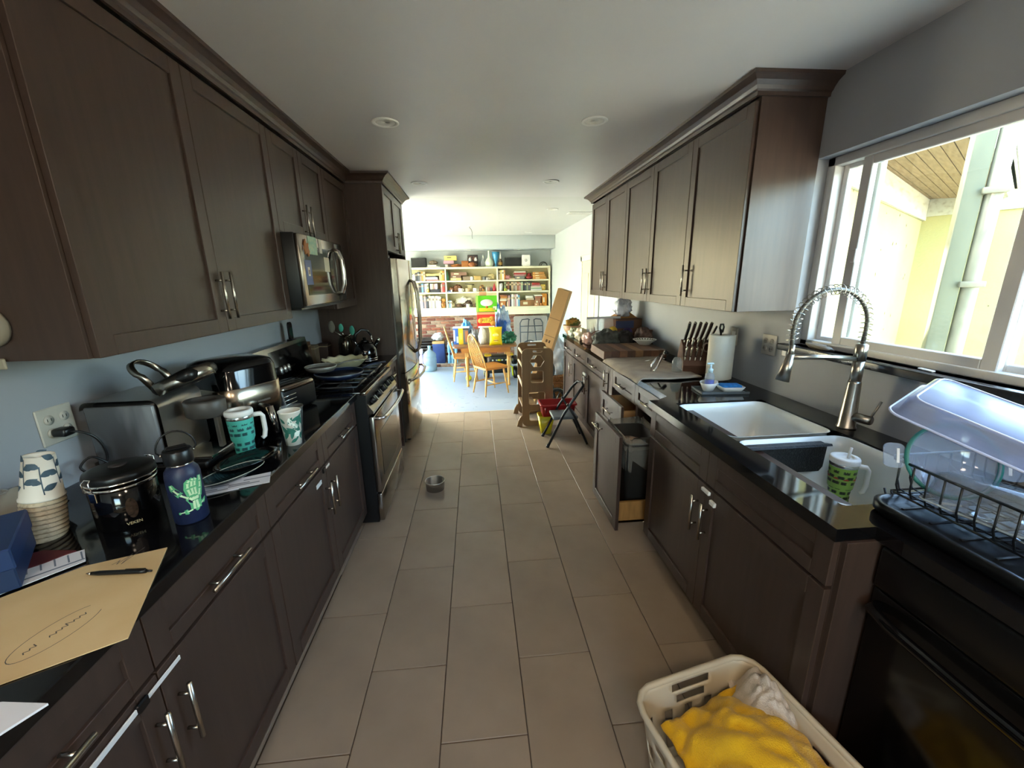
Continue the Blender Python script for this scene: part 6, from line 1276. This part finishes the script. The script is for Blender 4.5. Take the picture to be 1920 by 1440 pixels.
for i, (wd, h_, hx) in enumerate(((3.4, .19, '9db08f'), (3.2, .18, '6e4a3a'), (3.4, .19, '9a5f45'), (3.2, .19, '3b3430'), (4, .19, 'c9b08a'), (3.8, .19, '8d8378'), (3.4, .18, 'b5aa98'), (3.2, .19, '9a5f45'), (3.8, .17, 'b98a86'), (4, .19, '9db08f'), (3.2, .19, '2f2b2e'), (3.4, .19, '4a4f55'), (3.4, .18, '7f8a6d'), (4, .19, '5d5a66'))): 
    book(u, u+wd, 2, 'r', h_, hx, d=.14 if i < 3 else .18)
    u += wd+.1
for o in [q for q in bpy.data.objects if q.name.startswith('book') and q.get('label', '').endswith('on the middle shelf, right bay') and q.type == 'EMPTY']: o.location.y = SY+.10
flatbook(997, 1018, 2, 'r', 0, .03, 'd8d3d0'); flatbook(997, 1018, 2, 'r', .031, .03, '9db08f'); flatbook(997, 1017, 2, 'r', .062, .022, 'e3dcc6'); flatbook(999, 1015, 2, 'r', .085, .03, 'b98a86'); flatbook(999, 1014, 2, 'r', .116, .05, 'a33b33')
t = thing('yellow_clock', 'yellow square clock, middle shelf, right bay', 'clock', (sx(1021), SY+.06, ROW[2]), -.2); MB().box((-.05, -.025, 0), (.05, .025, .125), bev=.01).build('case', plain('b89a3a', .4), t); M = Matrix.Translation((0, -.025, .065)) @ Matrix.Rotation(PI/2, 4, 'X'); MB().lathe([(0, 0), (.036, 0), (.036, .003), (0, .003)], 20, M=M).build('dial', plain('c9a75a', .4), t)
boxthing('wooden_drawer_box', 'orange wooden box at the bottom, lower shelf, right bay', 936.5, 948, 3, 0, .12, 'b5713a', 'box'); flatbook(936, 950, 3, 'r', .121, .028, 'e3dcc6'); flatbook(937, 952, 3, 'r', .15, .03, 'c9b08a'); flatbook(938, 951, 3, 'r', .181, .04, 'c47f3d'); flatbook(937, 951, 3, 'r', .222, .03, '9a5f45')
u = 950
for i, (wd, h_, hx) in enumerate(((2.8, .17, 'c9b08a'), (3.4, .24, 'b98a86'), (2.6, .25, '2f2b2e'), (3.6, .26, 'd8d3d0'), (2.8, .25, 'b5aa98'), (3, .26, 'b98a86'), (3, .26, 'd8d3d0'), (3.6, .24, '6f9fb5'))): book(u, u+wd, 3, 'r', h_, hx); u += wd+.1
boxthing('shoe_box', 'long brown cardboard box, lower shelf, right bay', 976, 1005, 3, 0, .13, '8f6238'); flatbook(988, 1003, 3, 'r', .131, .04, 'c9b08a'); flatbook(987, 1001, 3, 'r', .172, .05, 'e3dcc6'); flatbook(1005, 1017, 3, 'r', .16, .05, '9a5f45'); flatbook(1004, 1019, 3, 'r', .211, .028, 'e3dcc6')
boxthing('leather_box', 'brown leather box, lower shelf, right bay', 1005, 1015.5, 3, 0, .159, '9a6a4a'); boxthing('orange_folder', 'tall orange folder at the right end of the lower shelf', 1019, 1028, 3, 0, .26, 'c27a22', 'folder'); boxthing('small_cube_box', 'small tan cube box in front, lower shelf, right bay', 1004, 1012, 3, 0, .07, 'b9845a', dy=-.02+.03, d=.02); 
lump('peach_fruit_ornament', 'small orange pear ornament, lower shelf, right bay', 'ornament', (sx(1016.5), SY+.035, ROW[3]), (.026, .022, .035), plain('c07a42', .5), 55, .1)
# ---- dining table
TZ = .525
dt = thing('dining_table', 'oak dining table with turned legs crowded with groceries', 'table', (.135, 7.06, DZ))
H_ = TZ-DZ
MB().prism(rrect(-.53, .53, -.46, .46, .05), H_-.028, H_, 'z').build('tabletop', mat('table_top_oak', '8d5c33', .35, color2='7a4f2e', scale=4, stretch=(.6, 6, 1)), dt)
MB().box((-.40, -.34, H_-.13), (.42, -.32, H_-.028)).build('apron', m_oak, dt); MB().box((-.40, .32, H_-.13), (.42, .34, H_-.028)).build('apron', m_oak, dt); MB().box((-.40, -.33, H_-.13), (-.38, .33, H_-.028)).build('apron', m_oak, dt); MB().box((.40, -.33, H_-.13), (.42, .33, H_-.028)).build('apron', m_oak, dt)
tl = [(0, 0), (.02, 0), (.026, .02), (.018, .05), (.022, .25), (.03, .38), (.034, .46), (.026, .49), (.034, .50), (.022, .51), (.034, .53), (0, .53)]
for x, y in ((-.31, -.27), (.395, -.27), (-.31, .29), (.395, .29)):
    MB().lathe(tl, 16, c=(x, y, 0)).box((x-.032, y-.032, .52), (x+.032, y+.032, H_-.028), bev=.003).build('leg', m_oakl, dt)
# ---- bow-back chairs; local +x is the way the chair faces
def chair(label, loc, rz):
    t = thing('dining_chair', label, 'chair', loc, rz, 'oak bow-back chairs')
    MB().prism([(-.20+.0, -.15), (-.19, -.19), (.05, -.22), (.20, -.21), (.225, -.12), (.23, 0), (.225, .12), (.20, .21), (.05, .22), (-.19, .19), (-.20, .15)], .42, .452, 'z').build('seat', m_oak, t)
    def back(s, z): q = (z-.45)/.52; return (-.185-.15*q, s, z)
    bow = [back(.185*math.cos(a)*(1 if abs(math.cos(a)) < .98 else 1), .45+.52*math.sin(a)**.75) for a in [PI*i/20 for i in range(21)]]
    MB().tube(bow, .0125, 8).build('bow', m_oakl, t)
    for i in range(7):
        s = -.13+i*.0433; a = math.acos(s/.185*.98); zt = .45+.52*math.sin(a)**.75-.004
        MB().tube([back(s*.8, .45), back(s*.95, .62), back(s, zt)], [.006, .0075, .005], 6).build('spindle', m_oakl, t)
    for x0, y0, x1, y1 in ((-.15, -.14, -.215, -.185), (-.15, .14, -.215, .185), (.15, -.16, .215, -.20), (.15, .16, .215, .20)):
        f = lambda q: (x0+(x1-x0)*q, y0+(y1-y0)*q, .425*(1-q)); MB().tube([f(0), f(.2), f(.35), f(.5), f(.62), f(1)], [.013, .018, .013, .019, .017, .010], 8).build('leg', m_oakl, t)
    for y in (-.175, .175): MB().tube([(-.19, y, .18), (0, y*1.02, .185), (.19, y*1.06, .18)], [.008, .014, .008], 8).build('stretcher', m_oakl, t)
    MB().tube([(0, -.178, .185), (0, 0, .185), (0, .178, .185)], [.008, .014, .008], 8).build('stretcher', m_oakl, t)
    return t
chair('oak bow-back chair nearest the kitchen, back towards the camera', (.195, 6.36, DZ), math.radians(31)); chair('oak bow-back chair at the left end of the dining table', (-.235, 7.36, DZ), math.radians(4))
# ---- groceries on the table
def tb(u0, u1): return None
def grocery(name, label, cat, x0, x1, y, h, hexs, d=.07, z=0, bands=(), rz=0):
    t = thing(name, label, cat, ((x0+x1)/2, y, TZ+.001+z), rz); w_ = (x1-x0)/2; MB().box((-w_, -d/2, 0), (w_, d/2, h), bev=.002).build('carton', plain(hexs, .45), t)
    for n_, a, b_, c, e, hx in bands: MB().box((-w_+2*w_*a, -d/2-.0012, h*c), (-w_+2*w_*b_, -d/2, h*e)).build(n_, plain(hx, .45), t)
    return t
grocery('cereal_box', 'blue and white cereal box at the left end of the dining table', 'box', -.385, -.305, 6.95, .27, '3c68b8', .19, bands=(('white_panel', 0, .35, .2, .9, 'd3dcea'), ('white_panel', .6, 1, .1, .5, 'c3d0e6')))
grocery('cereal_box', 'yellow cereal box between blue and grey boxes on the dining table', 'box', -.302, -.225, 6.95, .27, 'e3bd1c', .19, bands=(('print_panel', .2, .8, .3, .7, 'f0d85a'),))
grocery('cereal_box', 'grey cereal box with a tan picture on the dining table', 'box', -.222, -.135, 6.95, .25, '6e6a66', .19, bands=(('picture', .35, .95, .15, .9, 'b5714a'),))
o = MB().box((-.14, -.12, 0), (.14, .12, .008), bev=.002).build('white_tray_lid', plain('e9e9ea', .5)); tag(o, 'white sheet lying across the cereal boxes', 'sheet'); place(o, (-.255, 6.95, TZ+.273))
lump('water_wrap', 'bright blue wrapped bottle pack on the dining table', 'pack', (-.17, 7.17, TZ+.0), (.10, .09, .20), mat('blue_wrap', '2f8fd0', .25, color2='9fd0ea', scale=5), 61, .3)
lump('foil_bundle', 'silver and white plastic bundle beside the chair back on the dining table', 'bundle', (-.05, 6.93, TZ), (.08, .07, .14), mat('silver_film', 'b5bac2', .2, .3, color2='5d626c', scale=7), 62, .4)
lump('flour_bag', 'white paper bag of flour on the dining table', 'bag', (.10, 6.82, TZ), (.07, .05, .15), mat('flour_white', 'dcd7d0', .7, color2='b9b09a', scale=6), 63, .15)
# yellow bag: pillow pack
def pillow(name, label, c, w_, h, d, M, rz=0, cat='bag'):
    t = thing(name, label, cat, c, rz); MB().grid(14, 14, lambda u, v: ((u-.5)*w_*(1-.12*math.sin(PI*v)), -d*.5*(math.sin(PI*u)*math.sin(PI*v))**.5, v*h)).grid(14, 14, lambda u, v: ((.5-u)*w_*(1-.12*math.sin(PI*v)), d*.5*(math.sin(PI*u)*math.sin(PI*v))**.5, v*h)).build('pouch', M, t); return t
yp = pillow('yellow_pouch', 'bright yellow snack pouch standing at the table edge', (.315, 6.68, TZ), .22, .30, .09, mat('yellow_pouch_print', 'e8c90f', .35, var=.04, scale=5)); 
for z, s in ((.17, .05), (.08, .035)): MB().lathe([(0, 0), (s, .0), (s*.9, .002), (0, .004)], 16, M=Matrix.Translation((0, -.046, z)) @ Matrix.Rotation(PI/2, 4, 'X'), sy=.5).build('badge', plain('f2df78', .4), yp)
MB().box((-.04, -.052, .075), (.04, -.049, .088)).build('red_strip', plain('b06a1c', .4), yp); MB().lathe([(0, 0), (.03, 0), (0, .003)], 14, M=Matrix.Translation((0, -.012, .272)) @ Matrix.Rotation(PI/2, 4, 'X'), sy=.4).build('torn_opening', plain('4a3a1c', .6), yp)
lump('green_bag', 'dark green plastic grocery bag at the right end of the dining table', 'bag', (.55, 6.86, TZ), (.13, .10, .11), mat('green_film', '14543a', .15, color2='4f9a78', scale=6, contrast=(.5, .65)), 65, .4)
lump('blue_bag', 'big blue and clear plastic bag behind the red box on the dining table', 'bag', (.45, 7.18, TZ), (.15, .12, .33), mat('blue_film', '2a5cb5', .2, color2='c3d6ea', scale=4.5, contrast=(.42, .58)), 66, .35)
rb = grocery('cracker_box', 'large red cracker box with yellow lettering on the dining table', 'box', .02, .325, 7.0, .26, 'c9261c', .16, z=.26, bands=(('top_panel', 0, 1, .86, 1, 'e2a071'), ('red_swoosh', .1, .95, .62, .8, 'e8392a'), ('bottom_band', .05, .95, 0, .12, 'e8e0d6')))
for x, z in ((-.115, .12), (.12, .15), (.14, .08)): MB().lathe([(0, 0), (.045, 0), (.046, .004), (0, .006)], 20, M=Matrix.Translation((x*.8, -.081, z)) @ Matrix.Rotation(PI/2, 4, 'X')).build('cracker_print', plain('e0963a', .5), rb)
MB().box((-.07, -.089, .085), (.08, -.0805, .17)).build('name_panel', plain('e8c23a', .5), rb); text('lettering', 'RITZ', .075, plain('8f1a12', .5), rb, (.004, -.0898, .127), (PI/2, 0, 0))
sbx = grocery('carton', 'plain brown carton under the red cracker box on the dining table', 'box', .05, .31, 7.02, .259, '9a8a72', .15)
gb = grocery('candy_box', 'bright green candy box with white oval on top of the red box', 'box', .015, .365, 7.02, .27, '5fbf22', .12, z=.521, rz=.03, bands=(('side_strip', 0, .09, 0, 1, 'a8d85a'), ('yellow_base', .12, .9, .04, .26, 'd8d22a'), ('small_panel', .8, .97, .12, .34, 'e3ead0')))
MB().lathe([(0, 0), (.105, 0), (.1, .003), (0, .004)], 28, M=Matrix.Translation((-.0, -.0605, .155)) @ Matrix.Rotation(PI/2, 4, 'X'), sy=.55).build('white_oval', plain('ead9d3', .5), gb); MB().lathe([(0, 0), (.02, 0), (0, .003)], 14, M=Matrix.Translation((0, -.063, .085)) @ Matrix.Rotation(PI/2, 4, 'X')).build('orange_dot', plain('e0702a', .5), gb)
o = MB().box((-.06, -.04, 0), (.06, .04, .06), bev=.003).build('tan_packet', plain('c98f63', .6)); tag(o, 'small tan packet on top of the green candy box', 'packet'); place(o, (.13, 7.02, TZ+.793))
# ---- on the dining floor
jg = thing('water_jug', 'clear blue five-gallon water jug on the floor', 'water jug', (-.96, 8.22, DZ)); m_jug = clear('jug_plastic', '9fb8c4', .06, .5)
MB().lathe([(0, 0), (.12, 0), (.133, .015), (.133, .10), (.128, .11), (.128, .13), (.133, .14), (.133, .26), (.128, .27), (.128, .29), (.133, .30), (.125, .345), (.09, .39), (.04, .42), (.027, .44), (.027, .475), (0, .475)], 28).build('jug', m_jug, jg); MB().lathe([(0, .47), (.031, .47), (.031, .505), (0, .507)], 16).build('cap', plain('8fd0d8', .4), jg); MB().lathe([(0, .004), (.128, .004), (.128, .06), (0, .06)], 24).build('water', plain('7d97a3', .1), jg)
tt = thing('storage_tote', 'blue fabric storage tote by the brick wall', 'tote', (-.815, 8.80, DZ+.056)); MB().box((-.125, -.15, 0), (.125, .15, .46), bev=.008).build('tote_body', plain('2f4478', .8, var=.15), tt); MB().box((-.127, -.152, .42), (.127, .152, .475), bev=.004).build('tan_band', plain('b08a55', .7), tt)
lump('paper_bag', 'white crumpled carton on top of the blue tote', 'carton', (-.83, 8.78, DZ+.533), (.12, .10, .09), mat('white_carton', 'd9d0cc', .6, color2='8a8a8a', scale=8), 71, .3)
for i in range(2):
    for j in range(3):
        for k in range(2):
            t = thing('water_bottle_small', 'clear water bottle in the shrink-wrapped pack, %s row, %s layer, %s from the tote' % (('front', 'back')[i], ('bottom', 'top')[k], ORD(j)), 'bottle', (-.60+j*.075, 8.64+i*.09, DZ+.056+k*.23), 0, 'bottled water pack')
            if i == j == k == 0:
                a_ = MB().lathe([(0, 0), (.03, 0), (.034, .01), (.03, .05), (.034, .06), (.03, .10), (.034, .11), (.033, .15), (.014, .195), (.013, .215), (0, .215)], 14).build('bottle', clear('bottle_plastic', '9fd2ea', .08, .55), t); c_ = MB().lathe([(0, .212), (.016, .212), (.016, .226), (0, .226)], 12).build('cap', plain('e9eef0', .4), t)
            else:
                for n_, q in (('bottle', a_), ('cap', c_)): link(bpy.data.objects.new(n_, q.data)).parent = t
for i in range(6):
    t = thing('grill_grate', 'black ribbed metal tray in the pile by the brick wall, %s from the bottom' % ORD(i), 'tray', (-1.16+.03*(i % 2), 8.84, DZ+.25+i*.058), math.radians(random.uniform(-7, 7)), 'pile of black trays')
    if i == 0:
        g_ = MB().prism(rrect(-.26, .26, -.17, .17, .04), 0, .012, 'z').build('tray_body', plain('2a2624', .4), t); e_ = MB().tube([(p[0], p[1], .02) for p in rrect(-.26, .26, -.17, .17, .04)], .009, 6, closed=True).build('rim', plain('3b3633', .35), t)
    else:
        for n_, q in (('tray_body', g_), ('rim', e_)): link(bpy.data.objects.new(n_, q.data)).parent = t
t = thing('crate', 'black crate under the pile of trays by the brick wall', 'crate', (-1.16, 8.84, DZ+.056)); MB().box((-.2, -.15, 0), (.2, .15, .193), bev=.006).build('crate_body', plain('1f1d1c', .6), t); MB().box((-.205, -.155, .165), (.205, .155, .185), bev=.004).build('crate_rim', plain('2b2826', .5), t)
t = thing('spray_bottle', 'white and lilac cleaner bottle left of the water jug', 'bottle', (-1.13, 8.28, DZ)); MB().lathe([(0, 0), (.05, 0), (.052, .02), (.052, .26), (.025, .32), (.02, .34), (0, .34)], 18).build('bottle', plain('b9a3c9', .4), t); MB().lathe([(0, .34), (.035, .34), (.035, .43), (.02, .44), (0, .44)], 14).build('cap', plain('e6e2e6', .4), t)
# ride-on toy under the table
tr = thing('ride_on_toy', 'black and yellow ride-on toy truck under the dining table', 'toy truck', (.39, 7.28, DZ), math.radians(3))
def wheel(x, y, z, r, w_):
    b = MB().lathe([(0, -w_), (r*.75, -w_), (r, -w_*.6), (r, w_*.6), (r*.75, w_), (0, w_)], 20, M=Matrix.Translation((x, y, z)) @ Matrix.Rotation(PI/2, 4, 'Y')); o = b.build('wheel', m_black, tr); MB().lathe([(0, -w_-.004), (r*.45, -w_-.003), (r*.45, w_+.003), (0, w_+.004)], 14, M=Matrix.Translation((x, y, z)) @ Matrix.Rotation(PI/2, 4, 'Y')).build('hub', plain('c9c22a', .4), o)
for x, z, r, y in ((-.27, .36, .085, -.05), (.28, .36, .085, -.05), (.31, .115, .115, .02), (-.22, .10, .10, .12)): wheel(x, y, z, r, .05)
MB().box((-.17, -.10, .30), (.17, .16, .45), bev=.02).build('toy_body', plain('23241f', .4), tr); MB().box((-.19, .02, .10), (.22, .2, .30), bev=.02).build('chassis', plain('1b1b1a', .5), tr)
for x in (-.2, .2): MB().box((x-.06, -.08, .44), (x+.06, .06, .475), bev=.01).build('fender', plain('d8b41a', .4), tr)
for x in (-.12, -.05, .05, .12): MB().lathe([(0, 0), (.016, 0), (0, .008)], 12, M=Matrix.Translation((x, -.10, .37)) @ Matrix.Rotation(PI/2, 4, 'X')).build('headlight', plain('dcdcd0', .3), tr)
MB().lathe([(0, 0), (.04, 0), (0, .008)], 16, M=Matrix.Translation((0, -.10, .37)) @ Matrix.Rotation(PI/2, 4, 'X'), sy=.55).build('badge', plain('c9c22a', .4), tr); MB().box((-.15, -.12, .25), (.15, -.09, .285), bev=.006).build('bumper', plain('d8c43a', .4), tr); MB().tube([(.15, -.02, .27), (.24, -.03, .22), (.25, -.05, .06)], .016, 8).build('yellow_arm', plain('c9d02a', .4), tr)
o = MB().lathe([(0, 0)]+[(.055*math.sin(PI*i/12), .055-.055*math.cos(PI*i/12)) for i in range(1, 12)]+[(0, .11)], 18).build('toy_ball', plain('d9d22a', .5)); tag(o, 'yellow ball on the floor behind the table leg', 'ball'); place(o, (-.17, 7.2, DZ))
# folded table and chair against the brick wall
ft = thing('folding_table', 'folded grey tabletop leaning on the brick wall', 'folding table', (1.20, 8.84, DZ), rot=(math.radians(-7), 0, 0)); MB().prism(rrect(-.37, .37, 0, .99, .03), -.02, .02, 'y').build('top', plain('9f968c', .5), ft); MB().tube([(p[0], -.022, p[1]) for p in rrect(-.37, .37, 0, .99, .03)], .006, 6, closed=True).build('edge_band', plain('b9ad9f', .5), ft)
fc2 = thing('folding_chair', 'folded dark tube chair standing in front of the folding table', 'folding chair', (1.20, 8.74, DZ), rot=(math.radians(-5), 0, 0)); m_tb = plain('4a4d50', .4, .5)
MB().tube([(-.245, 0, .02), (-.245, 0, .86), (-.20, 0, .93), (-.07, 0, .945), (-.03, 0, .92)], .011, 8).build('tube_frame', m_tb, fc2); MB().tube([(.25, 0, .02), (.25, 0, .86), (.205, 0, .93), (.10, 0, .945), (.05, 0, .92)], .011, 8).build('tube_frame', m_tb, fc2); MB().tube([(-.05, .02, .93), (-.13, .02, .05)], .011, 8).build('brace', m_tb, fc2); MB().tube([(.06, .02, .93), (.15, .02, .05)], .011, 8).build('brace', m_tb, fc2)
for z in (.79, .66): MB().tube([(-.245, 0, z), (.25, 0, z)], .009, 8).build('crossbar', m_tb, fc2)
wr_ = thing('wheel_arch', 'dark wire arch of a folded cart in front of the folding table', 'cart frame', (1.12, 8.5, DZ)); MB().tube([(.20*math.cos(a), 0, .30+.22*math.sin(a)) for a in [PI*i/14 for i in range(15)]]+[(-.2, 0, 0)], .011, 8).build('arch', m_tb, wr_); MB().tube([(.2, 0, .3), (.2, 0, 0)], .011, 8).build('leg', m_tb, wr_); MB().box((.02, -.05, .46), (.3, .05, .50), bev=.01).build('white_cloth', plain('cbc5bd', .8), wr_)
# long cardboard box leaning at the corner of the cabinets
cl = thing('long_box', 'long cardboard box leaning against the end of the right cabinets', 'box', (.62, 5.10, DZ+.022), rot=(0, math.radians(17.5), -.5)); MB().box((-.075, -.06, 0), (.075, .06, 1.70), bev=.003).build('carton', mat('kraft_carton', 'd0a46c', .75, var=.06, scale=4, stretch=(1, 1, .3)), cl)
for z in (.98, 1.12, 1.34): MB().box((-.072, -.0612, z), (.072, -.06, z+.006)).build('tape_line', plain('8d6a3c', .6), cl)
MB().box((-.03, -.0615, 1.04), (-.005, -.06, 1.075)).build('stamp', plain('5d4426', .6), cl); MB().box((.01, -.0615, 1.04), (.03, -.06, 1.075)).build('stamp', plain('5d4426', .6), cl); MB().box((-.0765, -.05, 1.45), (-.075, .05, 1.63)).build('dark_label', plain('3a3128', .6), cl)
wk2 = thing('wicker_basket', 'brown wicker basket behind the right cabinet end', 'basket', (1.05, 5.32, DZ)); b = MB(); b.ring_shell([(0, 0), (.16, 0), (.20, .50), (.205, .51), (.19, .51), (.15, .012), (0, .012)], 24, sy=.8); b.build('basket_body', mat('wicker', '8a5528', .8, color2='b9854a', scale=2, stretch=(30, 30, 60), contrast=(.45, .55), bump=.8, bscale=40), wk2)
for i in range(10): MB().tube([((.165+.04*i/10+.004)*math.cos(a), (.165+.04*i/10+.004)*.8*math.sin(a), .03+i*.05) for a in [2*PI*k/24 for k in range(24)]], .008, 5, closed=True).build('weave_band', plain('9c6634' if i % 2 else '7a4a22', .8), wk2)
lump('white_sack', 'white plastic sack standing in the wicker basket', 'bag', (1.05, 5.32, DZ+.512), (.15, .13, .30), mat('white_sack_film', 'dfe6ee', .35, color2='b5c9dc', scale=6), 81, .3)
sw = thing('stroller_wheel', 'black stroller wheel beside the end of the right cabinets', 'wheel', (1.0, 5.02, DZ), math.radians(35)); M = Matrix.Translation((0, 0, .20)) @ Matrix.Rotation(PI/2, 4, 'X'); MB().tube([M @ Vector((.175*math.cos(2*PI*i/28), .175*math.sin(2*PI*i/28), 0)) for i in range(28)], .025, 10, closed=True).build('tyre', m_black, sw); MB().lathe([(0, -.02), (.05, -.02), (.05, .02), (0, .02)], 16, M=M).build('hub', plain('3a3d40', .4), sw)
for k in range(6): MB().tube([M @ Vector((0, 0, 0)), M @ Vector((.16*math.cos(PI*k/3), .16*math.sin(PI*k/3), 0))], .008, 6).build('spoke', plain('3a3d40', .4), sw)
MB().tube([(0, .0, .20), (.0, .06, .42), (-.03, .09, .62)], .014, 8).build('fork', plain('2b2f33', .4), sw)
# floor register in the dining vinyl
fv = thing('floor_register', 'flat metal floor register near the refrigerator', 'vent', (-.62, 5.62, DZ)); MB().box((-.16, -.06, 0), (.16, .06, .004), bev=.001).build('plate', plain('c9d0d6', .4), fv); MB().box((-.14, -.045, .004), (-.13, .045, .0045)).build('slot', plain('4d5a66', .6), fv)
for i in range(11): MB().box((-.11+i*.02, -.03, .0035), (-.10+i*.02, .03, .0046)).build('slot', plain('4d5a66', .6), fv)
